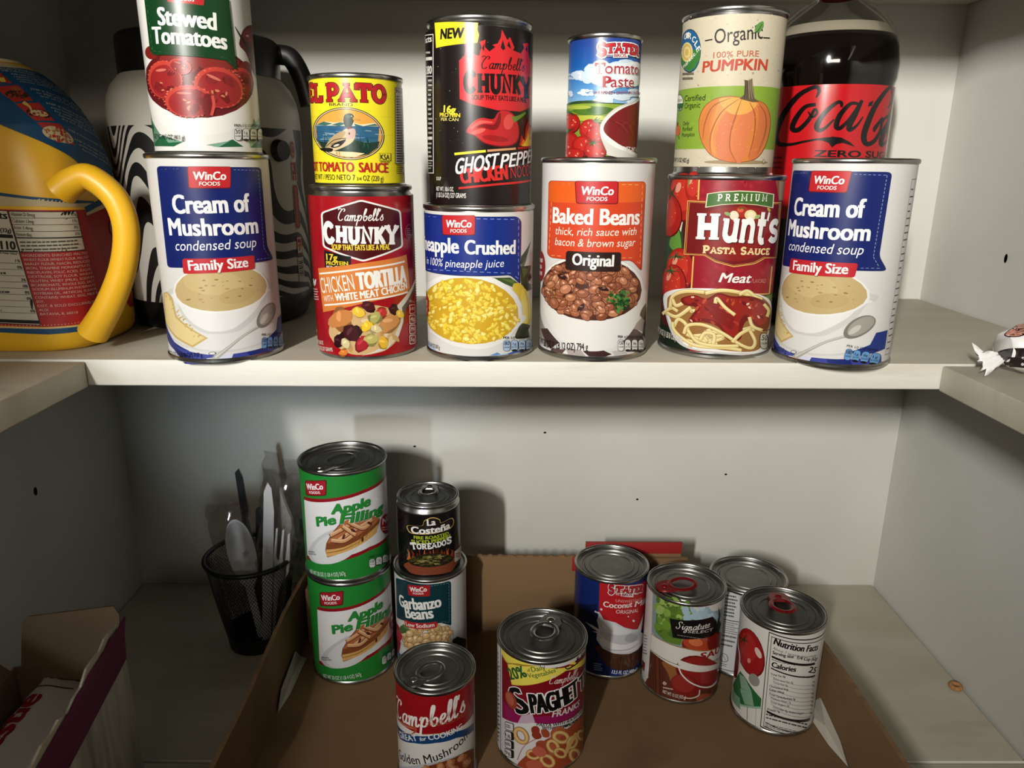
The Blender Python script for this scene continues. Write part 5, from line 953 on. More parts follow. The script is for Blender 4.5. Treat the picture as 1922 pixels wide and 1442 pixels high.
for o in list(S.objects):
    l = o.get('label', '')
    if 'back shelf board in the middle' in l: o['label'] = 'white back shelf board in the middle carrying the upper row of cans'
    if 'left hand shelf board in the middle' in l: o['label'] = 'narrow left side shelf board in front of the yellow jug'
    if 'right hand shelf board in the middle' in l: o['label'] = 'narrow right side shelf board under the candy wrapper'
    if 'back shelf board at the bottom' in l: o['label'] = 'bottom back shelf board carrying the black mesh cup'
    if 'left hand shelf board at the bottom' in l: o['label'] = 'bottom left side shelf board under the torn purple box'
    if 'right hand shelf board at the bottom' in l: o['label'] = 'bottom right side shelf board right of the cardboard tray'
    if 'back shelf board along' in l: o['label'] = 'back shelf board overhead along the top edge of the photo'
    if 'left hand shelf board along' in l: o['label'] = 'overhead shelf board on the left wall above the yellow jug'
    if 'right hand shelf board along' in l: o['label'] = 'overhead shelf board on the right wall, above the right side shelf'

# ------------------------------------------------------------------ cans
def pull_tab(parent, ang, r_rivet, z, m, lift=0.0, s=1.0):
    """ring tab: rivet at the origin, ring towards +x"""
    bm = bmesh.new()
    ring = [(.0125 + .0088 * cos(2 * PI * k / 28), .0070 * sin(2 * PI * k / 28), .0014 + lift * (.0125 + .0088 * cos(2 * PI * k / 28))) for k in range(29)]
    tube(bm, ring, [(.0017, .0008)] * 29, 8, (0, 0, 1), False)
    nose = [(-.0052 + .0016 * 0, -.0045), (-.0062, 0), (-.0052, .0045), (0, .0068), (.0065, .0066), (.0062, .0), (.0065, -.0066), (0, -.0068)]
    lo = [bm.verts.new((x, y, .0008 + lift * x)) for x, y in nose]; hi = [bm.verts.new((x * .94, y * .94, .0019 + lift * x)) for x, y in nose]
    bm.faces.new(lo[::-1]); bm.faces.new(hi)
    for i in range(8): bm.faces.new((lo[i], lo[(i + 1) % 8], hi[(i + 1) % 8], hi[i]))
    r = bmesh.ops.create_uvsphere(bm, u_segments=14, v_segments=8, radius=.0026)
    for v in r['verts']: v.co.z = v.co.z * .5 + .0017
    for v in bm.verts: v.co *= s
    o = bobj('pull_tab', bm, m, parent, 50); a = ang
    o.location = (r_rivet * cos(a), r_rivet * sin(a), z); return o
def can(name, label, x, y, z, R, h, art, m, dark=False, neck=0.0, rec=.0035, tab=None, turn=0.0, group=None, seam=0.0):
    rz = math.atan2(-x, y) + rad(turn)
    t = empty(name, (x, y, z), label, 'can', group, rz)
    Rb = R - (.0003 if neck else .0011)        # side wall
    Rr = R - neck                              # rim
    p = [(0, .0022), (R * .62, .0022), (R * .64, .0034), (R * .74, .0034), (R * .76, .0022), (Rr - .0052, .0022), (Rr - .0036, .0004), (Rr - .0026, 0), (Rr - .0008, 0), (Rr, .0008), (Rr, .0026), (Rr - .0009, .0034), (Rb - .0003, .0044 if not neck else .0050)]
    if neck: p += [(Rb - .0003, h - .0080), (Rb - .0006, h - .0072), (Rr - .0016, h - .0050), (Rr - .0018, h - .0038)]
    else: p += [(Rb - .0003, h - .0045), (Rb - .0006, h - .0038)]
    p += [(Rr - .0004, h - .0034), (Rr, h - .0026), (Rr, h - .0010), (Rr - .0005, h - .0003), (Rr - .0013, h), (Rr - .0022, h - .0003), (Rr - .0027, h - .0010), (Rr - .0030, h - rec)]
    bm = bmesh.new(); lathe(bm, p, 120, cap0=False); b = bobj('body', bm, STEEL, t, 42)
    r0 = Rr - .0030; zl = h - rec
    q = [(r0, zl), (r0 - .0014, zl - .0006), (r0 - .003, zl + .0002), (r0 * .86, zl + .0002), (r0 * .84, zl - .0009), (r0 * .80, zl - .0009), (r0 * .78, zl + .0001), (r0 * .66, zl + .0001), (r0 * .645, zl + .0008), (r0 * .62, zl + .0008), (r0 * .605, zl), (r0 * .42, zl), (0, zl - .0001)]
    bm = bmesh.new(); lathe(bm, [(a, c) for a, c in q][::-1], 96); lid = bobj('lid', bm, DARKSTEEL if dark else STEEL, t, 50)
    for f in lid.data.polygons: pass
    if art:
        me = art if isinstance(art, bpy.types.Mesh) else wrap(art, Rb)
        obj('label', me, m, t)
    if tab:
        ox, oy, ex, ey, tm, lift = tab            # rivet and ring centre, in lid radii, seen from the front
        a = math.atan2(ey - oy, ex - ox); o = pull_tab(lid, 0, 0, zl + .0002, tm, lift, 1.42 * R / .038)
        c, s_ = cos(-rz), sin(-rz); wx, wy = ox * r0, oy * r0
        o.location = (wx * c - wy * s_, wx * s_ + wy * c, zl + .0003); o.rotation_euler = (0, 0, a - rz)
    return t
RS = .0025
soup = wrap(art_soup(), .0425 - .0011); pie = wrap(art_pie(), .042 - .0011)
can('soup_can', 'tall white cream of mushroom can, left end of the upper row', -.2167, .5627, ZS, .0425, .1457, soup, PAPER, rec=RS, group='cream of mushroom cans on the middle shelf')
can('vegetable_can', 'stewed tomatoes can with green panel and red tomato slices', -.215, .563, ZS + .1457 - RS, .0372, .1125, art_stewed(), PAPER)
can('soup_can', 'red chicken tortilla soup can with an orange banner', -.109, .5705, ZS, .0387, .1247, art_tortilla(), LITHO, neck=.0012, rec=RS)
can('sauce_can', 'small yellow hot tomato sauce can with a duck in an oval', -.1119, .586, ZS + .1247 - RS, .0345, .0778, art_duck(), LITHO)
can('fruit_can', 'crushed pineapple can with blue panel and yellow fruit bowl', -.0213, .5725, ZS, .0419, .1116, art_pineapple(), PAPER, rec=RS)
can('soup_can', 'black ghost pepper chicken noodle soup can with a red flaming shield', -.0207, .580, ZS + .1116 - RS, .0387, .1270, art_ghost(), LITHO, neck=.0012)
can('bean_can', 'tall white baked beans can with an orange panel', .0673, .5742, ZS, .0426, .1449, art_beans(), PAPER, rec=RS)
can('tomato_paste_can', 'small tomato paste can with blue sky and green field', .0707, .590, ZS + .1449 - RS, .0273, .0864, art_paste(), PAPER)
can('pasta_sauce_can', 'dark red pasta sauce can with a bowl of noodles', .1657, .5841, ZS, .0434, .1336, art_pasta(), PAPER, rec=RS)
can('pumpkin_can', 'beige and green can with a big orange pumpkin', .1654, .596, ZS + .1336 - RS, .0379, .1149, art_pumpkin(), MATTE)
can('soup_can', 'tall white cream of mushroom can, right end of the upper row', .2490, .5557, ZS, .0425, .1454, soup, PAPER, rec=RS, turn=-20.5, group='cream of mushroom cans on the middle shelf')
ZC = ZL + .0041
can('pie_filling_can', 'green apple pie filling can, topmost of the two stacked ones', -.1575, .665, ZC + .114, .042, .1135, pie, PAPER, True, tab=(-.38, -.66, -.14, -.46, STEEL, .10), group='apple pie filling cans')
can('pie_filling_can', 'green apple pie filling can standing in the tray beneath its twin', -.1575, .665, ZC, .042, .114, pie, PAPER, True, turn=12.5, group='apple pie filling cans')
can('pepper_can', 'small black roasted pepper can with a silver neck and ring tab', -.0770, .6705, ZC + .112 - RS, .0316, .0772, art_peppers(), LITHO, True, neck=.0013, tab=(0, .70, 0, .22, STEEL, .08))
can('bean_can', 'garbanzo bean can with a dark teal panel under the black pepper can', -.0767, .6705, ZC, .0373, .112, art_garbanzo(), PAPER, True, rec=RS)
can('soup_can', 'red and white golden mushroom soup can at the front of the tray', -.0579, .5207, ZC, .0337, .101, art_mushroom(), PAPER, True, tab=(-.50, -.52, -.06, -.14, STEEL, .06))
can('pasta_can', 'canned pasta rings with red label and yellow vegetable banner', .0315, .550, ZC, .0389, .112, art_rings(), PAPER, True, tab=(.24, .56, .06, .10, STEEL, .05))
can('coconut_milk_can', 'blue and red coconut milk can with a plain ringed lid', .1072, .6697, ZC, .0376, .112, art_coconut(), PAPER, True)
can('tomato_sauce_can', 'tomato sauce can with a black name plate and red ring tab', .1749, .6343, ZC, .0381, .1108, art_tsauce(), PAPER, True, tab=(-.64, -.18, -.20, -.10, REDTAB, .05))
can('tomato_can', 'tomato can turned to its nutrition panel, red ring tab on top', .2541, .5924, ZC, .0381, .1099, art_facts(), PAPER, True, tab=(.06, .56, .0, .12, REDTAB, .12))
can('food_can', 'can with a plain grey lid half hidden behind the nutrition panel can', .2470, .6695, ZC, .0385, .0985, art_bigcan(), PAPER, True)

# ------------------------------------------------------------------ prints laid on other shapes
def flat_art(k, ox, oy, seed=1):
    a = Art(.05, None, None, (0, 0, 1), 0, .001, seed) if False else Art.__new__(Art)
    a.R = 1e6; a.sheet = None; a.du = 0.0; a.T = []; a.L = 0; a.rnd = random.Random(seed); a.lock = None; a.cyc = None; a.k2 = k; a.k = k; a.v0 = a.v1 = 0
    a.P = lambda p: ((p[0] - ox) * k, (oy - p[1]) * k)
    return a
def cells2(a, seg):
    first = a.cells(seg); b = flat_art(1, 0, 0); out = []
    for pg, c, L in first:
        for i in range(1, len(pg) - 1): b.T.append(((pg[0][1], pg[0][0]), (pg[i][1], pg[i][0]), (pg[i + 1][1], pg[i + 1][0]), c, L))
    return [([(q[1], q[0]) for q in pg][::-1], c, L) for pg, c, L in b.cells(seg)]
def project(a, target_bm, org, U, V, dirv, seg, lift, name, m, parent, both=False):
    """lay flat art (mm) on a surface: cast from the plane org+u*U+v*V along dirv"""
    target_bm.verts.index_update(); target_bm.faces.index_update(); target_bm.verts.ensure_lookup_table(); target_bm.faces.ensure_lookup_table(); target_bm.normal_update()
    bvh = BVHTree.FromBMesh(target_bm); org, U, V, dirv = Vector(org), Vector(U).normalized(), Vector(V).normalized(), Vector(dirv).normalized()
    Vt, N, Fc, C, cache = [], [], [], [], {}
    for pg, c, L in cells2(a, seg):
        hits = []
        for u, v in pg:
            key = (round(u, 4), round(v, 4))
            if key not in cache: cache[key] = bvh.ray_cast(org + U * u * 1e-3 + V * v * 1e-3 - dirv * .15, dirv)
            hits.append(cache[key])
        if any(h[0] is None for h in hits): continue
        if max((h[0] - hits[0][0]).length for h in hits) > .012 + seg * 2e-3: continue
        i0 = len(Vt)
        for h in hits: Vt.append(tuple(h[0] + h[1] * (lift + L * 4e-6))); N.append(tuple(h[1])); C += [*c, 1.0]
        ids = list(range(i0, len(Vt))); nn = (Vector(Vt[ids[1]]) - Vector(Vt[ids[0]])).cross(Vector(Vt[ids[2]]) - Vector(Vt[ids[0]]))
        if nn.dot(hits[0][1]) < 0: ids.reverse()
        Fc.append(ids)
    me = bpy.data.meshes.new(name); me.from_pydata(Vt, [], Fc)
    at = me.color_attributes.new('ink', 'FLOAT_COLOR', 'POINT'); at.data.foreach_set('color', C)
    me.polygons.foreach_set('use_smooth', [True] * len(Fc)); me.normals_split_custom_set_from_vertices(N)
    return obj(name, me, m, parent)
def loft(bm, rings, n, cap=True):
    R = [[bm.verts.new(p) for p in r] for r in rings]
    for a, b in zip(R[:-1], R[1:]):
        for k in range(n): bm.faces.new((a[k], a[(k + 1) % n], b[(k + 1) % n], b[k]))
    if cap: bm.faces.new(R[0][::-1]); bm.faces.new(R[-1])

# ------------------------------------------------------------------ yellow mix jug
YEL = mat('yellow_plastic', (226, 172, 30), .42); pr(YEL).inputs['Subsurface Weight'].default_value = .05
jug = empty('mix_jug', (-.386, .603, ZS), 'yellow plastic batter mix jug with a moulded handle on the left', 'jug')
def superring(ax, ay, cx, cy, z, e=4.2, n=96):
    out = []
    for k in range(n):
        t = 2 * PI * k / n; c, s_ = cos(t), sin(t)
        out.append((cx + ax * abs(c) ** (2 / e) * (1 if c >= 0 else -1), cy + ay * abs(s_) ** (2 / e) * (1 if s_ >= 0 else -1), z))
    return out
prof = [(0, .93, 4), (.0025, .97, 4), (.007, .995, 4.2), (.014, 1, 4.4), (.028, 1, 4.4), (.108, 1, 4.4), (.118, 1, 4.2), (.134, .985, 3.8), (.15, .955, 3.4), (.165, .905, 3.1), (.18, .82, 2.8), (.193, .70, 2.6), (.203, .56, 2.4), (.209, .44, 2.2), (.2105, .40, 2)]
bm = bmesh.new()
loft(bm, [superring(.0655 * s_, .052 * s_, -(1 - s_) * .018, (1 - s_) * .012, z, e) for z, s_, e in prof], 96)
jb = bm.copy(); jbody = bobj('body', bm, YEL, jug, 40)
bm = bmesh.new(); hp = catmull([(.060, -.041, .119), (.0705, -.041, .1262), (.0825, -.041, .1285), (.0985, -.041, .1142), (.1035, -.041, .092), (.0975, -.041, .0644), (.0835, -.041, .036), (.066, -.039, .0125)], 7)
tube(bm, hp, [(.0092 + .002 * abs(2 * i / (len(hp) - 1) - 1) ** 3, .0098 + .003 * abs(2 * i / (len(hp) - 1) - 1) ** 3) for i in range(len(hp))], 18, (0, 1, 0)); bobj('handle', bm, YEL, jug, 60)
jcap = bmesh.new(); lathe(jcap, [(.022, .2095), (.0245, .2098), (.025, .2108), (.0245, .2125), (.0225, .2132), (0, .2132)], 48); o = bobj('cap', jcap, mat('cream_cap', (206, 192, 160), .5), jug, 40); o.location = (-.012, .008, 0)
# prints: measured on a sheet 10.8 px to the millimetre
BL = (18, 74, 112); CR = (206, 188, 146); JR = (178, 36, 34)
a = flat_art(1 / 10.75, 400, 620, 5)
a.poly([(-260, 60), (0, 46), (60, 80), (300, 118), (770, 176), (800, 186), (700, 215), (340, 195), (-260, 190)], CR)
a.poly([(-260, 205), (0, 215), (640, 232), (706, 236), (700, 260), (860, 700), (820, 880), (800, 1140), (300, 1150), (-260, 1130)], JR); a.poly([(690, 236), (980, 240), (1250, 300), (1250, 1100), (1060, 1150), (1000, 1130), (860, 900), (700, 300)], (160, 28, 28))
a.poly([(-260, 20), (0, 44), (80, 82), (300, 118), (790, 174), (800, 190), (600, 180), (60, 106), (-260, 60)], BL); a.poly([(704, 214), (960, 128), (1000, 120), (1000, 160), (712, 262)], BL); a.poly([(712, 262), (960, 178), (980, 215), (712, 284)], CR)
a.stroke([(-260, 1142), (300, 1160), (800, 1152)], 8, (226, 206, 170), False); a.poly([(-260, 1150), (300, 1166), (800, 1158), (770, 1195), (300, 1212), (-260, 1180)], BL); a.poly([(1060, 1140), (1240, 1060), (1240, 1110), (1075, 1175)], BL)
for i in range(38): a.ell(-60 + i * 23, 1130 + 6 * math.sin(i / 8), 4, 4, (236, 196, 150), n=6)
PW = (212, 204, 184)
a.poly([(-260, 205), (178, 228), (262, 1136), (-260, 1106)], INK); a.poly([(-260, 210), (174, 233), (256, 1130), (-260, 1100)], PW); a.poly([(182, 230), (632, 240), (654, 554), (208, 548)], INK); a.poly([(187, 236), (627, 246), (649, 548), (213, 542)], PW)
a.text('Nutrition Facts', (-270, 272), (172, 292), 50, INK, .035); a.text('8 servings per container', (-240, 320), (92, 345), 24, (90, 84, 74), 0); a.text('Serving size', (-240, 372), (0, 386), 28, INK, .03); a.text('1 cake (32g)', (18, 388), (180, 396), 28, INK, .03)
a.poly([(-260, 390), (183, 412), (186, 440), (-260, 416)], INK); a.text('Calories', (-150, 505), (34, 518), 40, INK, .035); a.text('110', (96, 524), (190, 528), 58, INK, .035); a.poly([(-260, 520), (198, 536), (199, 548), (-260, 530)], INK); a.text('% Daily Value*', (82, 558), (196, 568), 14, INK, .02)
for i, pc in enumerate(('1%', '0%', '', '2%', '10%', '8%', '0%', '', '6%')):
    y = 620 + i * 50; x = 205 + i * 5; a.stroke([(-260, y - 4), (x, y + 16)], 3, (60, 56, 50), False, cap=False); a.lines(-200, y - 22, 0 + (i % 3) * 50, y + 8, 1, (70, 66, 58), thick=.5)
    if pc: a.text(pc, (x - 34, y + 6), (x - 2, y + 8), 22, INK, .02)
a.poly([(-260, 1070), (254, 1094), (256, 1122), (-260, 1096)], INK)
for i, (st, pc) in enumerate((('Vitamin D 0mcg', '0%'), ('Calcium 13mg', '1%'), ('Iron 1.4mg', '8%'), ('Potassium 40mg', '1%'))):
    y = 266 + i * 51; a.text(st, (195 + i * 4, y), (345 + i * 4 - i * 18, y + 8), 26, (60, 56, 50), .0); a.text(pc, (582 + i * 4, y + 8), (616 + i * 3, y + 10), 22, (60, 56, 50), 0); a.stroke([(192 + i * 5, y + 16), (634 + i * 4, y + 26)], 3 if i < 3 else 9, INK, False, cap=False)
a.lines(222, 456, 620, 540, 3, (80, 76, 66), thick=.4, jit=.06)
for i, st in enumerate(('INGREDIENTS: ENRICHED MALTED', 'WHEAT FLOUR (WHEAT FLOUR, MALTED', 'BARLEY FLOUR, NIACIN, REDUCED', 'IRON, THIAMINE MONONITRATE,', 'RIBOFLAVIN, FOLIC ACID), SUGAR,', 'DEXTROSE, SOY FLOUR, WHEAT', 'GLUTEN, WHEY (MILK), SODIUM', 'BICARBONATE, WHOLE EGG, SALT,', 'SODIUM ALUMINUM PHOSPHATE,', 'SOYBEAN OIL, ARTIFICIAL FLAVOR.', 'CONTAINS: WHEAT, EGG, MILK &', 'SOY.', 'DIST. & SOLD EXCLUSIVELY BY:', 'ALDI', 'BATAVIA, IL 60510')):
    y = 582 + i * 33.5; x = 222 + i * 3.6; w = {11: 50, 13: 60, 14: 250}.get(i, 440); a.text(st, (x, y), (x + w, y + w * .012), 20, (222, 170, 160), .012)
a.ell(955, 410, 56, 84, (150, 160, 160)); a.ell(957, 410, 50, 78, BL); a.ell(950, 360, 12, 12, (120, 160, 180))
a.poly([(1100, 740), (1200, 700), (1205, 1030), (1108, 1070)], (206, 200, 190))
for i in range(20): a.stroke([(1080, 770 + i * 14), (1205, 730 + i * 14)], 3 + (i * 7 % 5), INK, False)
Nn = Vector((.60, -.80, 0)).normalized(); Uu = Vector((0, 0, 1)).cross(Nn)
project(a, jb, (.05, -.05, .069), Uu, (0, 0, 1), -Nn, 2.5, .0003, 'label', MATTE, jug)
a = flat_art(1 / 10.75, 95, 560, 6)
OUT = [(-200, 190), (0, 182), (180, 190), (300, 182), (430, 138), (540, 132), (600, 165), (760, 210), (880, 290), (960, 380), (1020, 520), (1048, 700), (1040, 840), (960, 910), (945, 930), (900, 1040), (800, 1080), (720, 1088), (660, 1030), (612, 968), (440, 900), (250, 800), (90, 690), (0, 590), (-200, 480)]
a.poly([(-200, 128), (0, 126), (300, 130), (430, 138), (300, 184), (180, 194), (-200, 194)], CR); a.poly(OUT, (16, 70, 108), True)
a.text('INSTRUCTIONS', (108, 240), (436, 202), 24, (176, 176, 150), .01)
for i in range(4):
    x, y = 30 + i * 118, 268 + i * 152; a.poly([(x, y), (x + 160, y - 26), (x + 240, y + 112), (x + 110, y + 140)], (168, 44, 36))
    if i == 0: a.stroke([(70, 300), (150, 330), (210, 330)], 22, (206, 190, 150)); a.poly([(165, 330), (225, 320), (232, 370), (160, 365)], (222, 184, 70))
    elif i == 1: a.ell(x + 142, y + 64, 78, 38, (44, 40, 24)); a.ell(x + 140, y + 10, 30, 20, (150, 90, 50))
    elif i == 2: a.ell(x + 142, y + 66, 80, 42, (30, 26, 20)); a.ell(x + 146, y + 68, 58, 28, (196, 180, 130)); a.stroke([(x + 60, y - 10), (x + 90, y + 20), (x + 96, y + 50)], [30, 16, 10], (206, 174, 80))
    else: a.ell(x + 130, y + 70, 104, 62, (206, 186, 140)); [a.blob(x + 130 + a.rnd.uniform(-80, 80), y + 70 + a.rnd.uniform(-40, 40), 9, (150, 110, 70)) for _ in range(16)]
def paras(x, y, rows):
    for st, dx, w in rows:
        a.text(st, (x + dx, y), (x + dx + w, y - w * .09), 15, (186, 190, 184), .004); y += 27; x += 17
paras(216, 252, [('STEP 1: Remove freshness seal', 0, 300), ('Add cold water to fill line and', 40, 330), ('replace cap. Shake well until', 40, 400), ('smooth. Let batter rest for a', 40, 380), ('minute before pouring', 40, 330)])
paras(386, 424, [('STEP 2: Pour oil into deep pan, heat', 0, 452), ('to 350-375 F. Hold jug above oil', 16, 500), ('until oil is hot and ready', 20, 350)])
paras(472, 540, [('STEP 3: Hold jug above the pan and', 0, 470), ('pour batter in a circular motion', 10, 440), ('Fry until edges are golden brown', 14, 470), ('Carefully turn cake with tongs', 18, 430), ('fry for 30 seconds longer', 22, 380)])
paras(590, 730, [('STEP 4: Remove from oil and cool', 0, 350)]); paras(625, 790, [('STEP 5: Garnish and serve with', 0, 345), ('powdered sugar, fruit or your', 12, 270), ('favorite topping', 12, 240)])
a.text('OPEN', (728, 1016), (816, 996), 28, (190, 190, 176), .02); a.text('HERE', (742, 1062), (828, 1040), 28, (190, 190, 176), .02)
N2 = Vector((.50, -.78, .42)).normalized(); U2 = Vector((.84, .54, 0)).normalized(); V2 = N2.cross(U2)
project(a, jb, (.0, -.012, .163), U2, V2, -N2, 2.5, .0004, 'instruction_sticker', MATTE, jug); jb.free()

# ------------------------------------------------------------------ big insulated bottle
BLK = mat('black_plastic', (14, 14, 15), .36)
fl = empty('insulated_bottle', (-.2690, .7040, ZS), 'big white insulated bottle with wavy black stripes behind the soup can', 'bottle', None, math.atan2(.269, .704))
zeb = mat('wavy_stripe_coating', (190, 186, 176), .45); b = pr(zeb)
tc = node(zeb, 'ShaderNodeTexCoord'); mp = node(zeb, 'ShaderNodeMapping'); mp.inputs['Scale'].default_value = (1, 1, .62); mp.inputs['Location'].default_value = (.31, .02, .47)
link(zeb, tc.outputs['Object'], mp.inputs[0]); nz = node(zeb, 'ShaderNodeTexNoise'); nz.inputs['Scale'].default_value = 11.0; nz.inputs['Detail'].default_value = .6; nz.inputs['Distortion'].default_value = .6; link(zeb, mp.outputs[0], nz.inputs['Vector'])
sx = node(zeb, 'ShaderNodeSeparateXYZ'); link(zeb, tc.outputs['Object'], sx.inputs[0])
m1 = node(zeb, 'ShaderNodeMath', operation='MULTIPLY'); link(zeb, nz.outputs['Fac'], m1.inputs[0]); m1.inputs[1].default_value = 84
m1b = node(zeb, 'ShaderNodeMath', operation='MULTIPLY_ADD'); link(zeb, sx.outputs['Z'], m1b.inputs[0]); m1b.inputs[1].default_value = 300; link(zeb, m1.outputs[0], m1b.inputs[2])
m2 = node(zeb, 'ShaderNodeMath', operation='SINE'); link(zeb, m1b.outputs[0], m2.inputs[0]); m3 = node(zeb, 'ShaderNodeMath', operation='GREATER_THAN'); link(zeb, m2.outputs[0], m3.inputs[0]); m3.inputs[1].default_value = .0
m4 = node(zeb, 'ShaderNodeMath', operation='LESS_THAN'); link(zeb, sx.outputs['Z'], m4.inputs[0]); m4.inputs[1].default_value = .168
m5 = node(zeb, 'ShaderNodeMath', operation='MULTIPLY'); link(zeb, m3.outputs[0], m5.inputs[0]); link(zeb, m4.outputs[0], m5.inputs[1])
mx = node(zeb, 'ShaderNodeMix', data_type='RGBA'); link(zeb, m5.outputs[0], mx.inputs[0]); mx.inputs[6].default_value = (*lin((186, 182, 172)), 1); mx.inputs[7].default_value = (*lin((20, 19, 18)), 1); link(zeb, mx.outputs[2], b.inputs['Base Color'])
bm = bmesh.new(); lathe(bm, [(.0805, .025), (.0805, .172), (.0798, .182), (.0778, .192), (.0735, .202), (.067, .2095), (.064, .212)], 96); bobj('body', bm, zeb, fl, 60)
bm = bmesh.new(); lathe(bm, [(0, .001), (.070, .0), (.074, .001), (.0765, .004), (.0795, .018), (.0800, .025), (.0796, .0255)], 96); bobj('base', bm, BLK, fl, 50)
bm = bmesh.new(); lathe(bm, [(.064, .210), (.0665, .2105), (.0665, .236), (.0655, .2405), (.063, .2425), (0, .2425)], 96); cap_ = bobj('cap', bm, BLK, fl, 50)
bm = bmesh.new(); hs = catmull([(.055, -.010, .2315), (.066, -.012, .2320), (.0755, -.014, .2290), (.0835, -.016, .2130), (.0885, -.018, .1900)], 6); tube(bm, hs, [(.0085, .0050)] * len(hs), 16, (0, 1, 0)); bobj('carry_strap', bm, BLK, cap_, 60)
bm = bmesh.new(); tube(bm, [(.0805 * sin(rad(43)), -.0805 * cos(rad(43)), .150), (.0865 * sin(rad(43)), -.0865 * cos(rad(43)), .150)], [(.0095, .0095), (.008, .008)], 20); bobj('strap_button', bm, BLK, fl, 40)
a = Art(.0805, (0, 1), (0, 1, 0), (0, 1, 1), .0, .001, 7); a.sheet = None; a.k2 = 1.0; a.k = 1.0; a.P = lambda p: (p[0] + 81, p[1])
a.ell(0, 151, 4.6, 8, (206, 190, 182)); a.ell(0, 151, 3.8, 7, (176, 50, 48)); a.ell(0, 151, 2.4, 5, (206, 180, 172)); a.ell(0, 151, 1.6, 3.6, (176, 50, 48))
a.rect(-5, 124, 5, 141, (202, 190, 182)); a.rect(-4.4, 130, 4.4, 140.4, (166, 36, 38)); a.rect(-4, 125, -1, 129.4, (166, 36, 38)); a.rect(.5, 125, 3.5, 129.4, (166, 36, 38)); a.rect(-3.2, 133, -1, 138, (202, 190, 182))
a.rpoly([(-5, 82), (5, 82), (5, 122), (-5, 122)], 5, (202, 186, 178)); a.rpoly([(-4.5, 83), (4.5, 83), (4.5, 121), (-4.5, 121)], 4.6, (168, 44, 44)); a.stroke([(0, 86), (0, 118)], 3, (190, 104, 98), False)
a.rect(-5, 60, 5, 76, (168, 40, 40)); a.rect(-4, 61, 4, 75, (212, 204, 196)); a.rect(-3.2, 70.5, 3.2, 73.5, (166, 36, 38)); a.poly([(1, 71), (3.2, 71), (0, 63), (-2, 63)], (166, 36, 38)); a.rect(-3.6, 66.5, 3.6, 69, (206, 110, 40))
a.rect(-5.5, 36, 5.5, 57, (196, 190, 180)); [a.rect(-4, 40 + i * 1.6, 4, 40.5 + i * 1.6 + (i * 5 % 3) * .25, INK) for i in range(9)]
seg = 2 * PI * 80.5 / 120
def pl(u, v, L): 
    an = u / 80.5 - PI / 2; r = .0807 + L * 8e-6; return (r * cos(an), r * sin(an), v * 1e-3), (cos(an), sin(an), 0)
obj('sticker_strip', a.mesh('sticker_strip', pl, seg), MATTE, fl)

# ------------------------------------------------------------------ cola bottle
ck = empty('cola_bottle', (.2815, .700, ZS), 'big dark cola bottle with a red label behind the pumpkin can', 'bottle', None, math.atan2(-.2815, .70))
RC = .0537; shell = mat('clear_plastic', (255, 255, 255), .05)
nt = shell.node_tree; out = [n for n in nt.nodes if n.type == 'OUTPUT_MATERIAL'][0]; tr = node(shell, 'ShaderNodeBsdfTransparent'); tr.inputs[0].default_value = (.93, .92, .90, 1); gl = node(shell, 'ShaderNodeBsdfGlossy'); gl.inputs['Roughness'].default_value = .06
lw = node(shell, 'ShaderNodeLayerWeight'); lw.inputs[0].default_value = .25; ms = node(shell, 'ShaderNodeMixShader'); mm = node(shell, 'ShaderNodeMath', operation='MULTIPLY_ADD'); link(shell, lw.outputs['Fresnel'], mm.inputs[0]); mm.inputs[1].default_value = .5; mm.inputs[2].default_value = .03
link(shell, mm.outputs[0], ms.inputs[0]); link(shell, tr.outputs[0], ms.inputs[1]); link(shell, gl.outputs[0], ms.inputs[2]); link(shell, ms.outputs[0], out.inputs['Surface'])
pb = [(.030, 0), (.044, .001), (.051, .006), (RC, .020), (RC - .001, .08), (RC - .0014, .10), (RC - .0012, .205), (RC + .0008, .212), (RC + .0012, .224), (RC - .0010, .238), (RC - .0055, .251), (RC - .013, .262), (.030, .271), (.0200, .277), (.0145, .281), (.0135, .284)]
bm = bmesh.new(); lathe(bm, pb, 96); bobj('shell', bm, shell, ck, 80)
ZQ = .2458; li = [(r - .0007, z) for r, z in pb if z < ZQ]; li = [(0, .0008), (li[0][0], .0008)] + li[1:] + [(RC - .0045, ZQ - .0006), (RC - .0055, ZQ), (0, ZQ)]
bm = bmesh.new(); lathe(bm, li, 96); bobj('cola', bm, mat('dark_cola', (9, 5, 4), .08), ck, 80)
bm = bmesh.new(); lathe(bm, [(RC - .0055, ZQ + .0002), (RC - .0072, ZQ + .003), (RC - .0095, ZQ + .0062), (RC - .0120, ZQ + .0085)], 96)
fo = mat('foam_film', (196, 186, 166), .5); pr(fo).inputs['Alpha'].default_value = .42; bobj('foam', bm, fo, ck, 80)
bm = bmesh.new(); lathe(bm, [(.0132, .277), (.0150, .277), (.0150, .2905), (.0142, .2918), (0, .2918)], 40); bobj('cap', bm, mat('red_cap', (160, 18, 24), .4), ck, 40)
a = Art(RC, (0, 4.507), (-35, 1087, 713), (-98, 986, 1450), .136, .2045, 8)
a.band(96, 204.5, (186, 20, 28)); K_ = (14, 8, 9)
a.stroke([(432, 820), (456, 770), (440, 735), (392, 742), (290, 800), (185, 925), (118, 1060), (100, 1150), (130, 1212), (230, 1216), (330, 1194), (450, 1172), (560, 1162)], [10, 30, 34, 34, 42, 50, 50, 46, 40, 26, 20, 16, 18], K_)
a.poly([(440, 1182), (560, 1150), (630, 1160), (700, 1200), (738, 1240), (640, 1205), (590, 1215), (556, 1244), (530, 1205), (480, 1185)], K_)
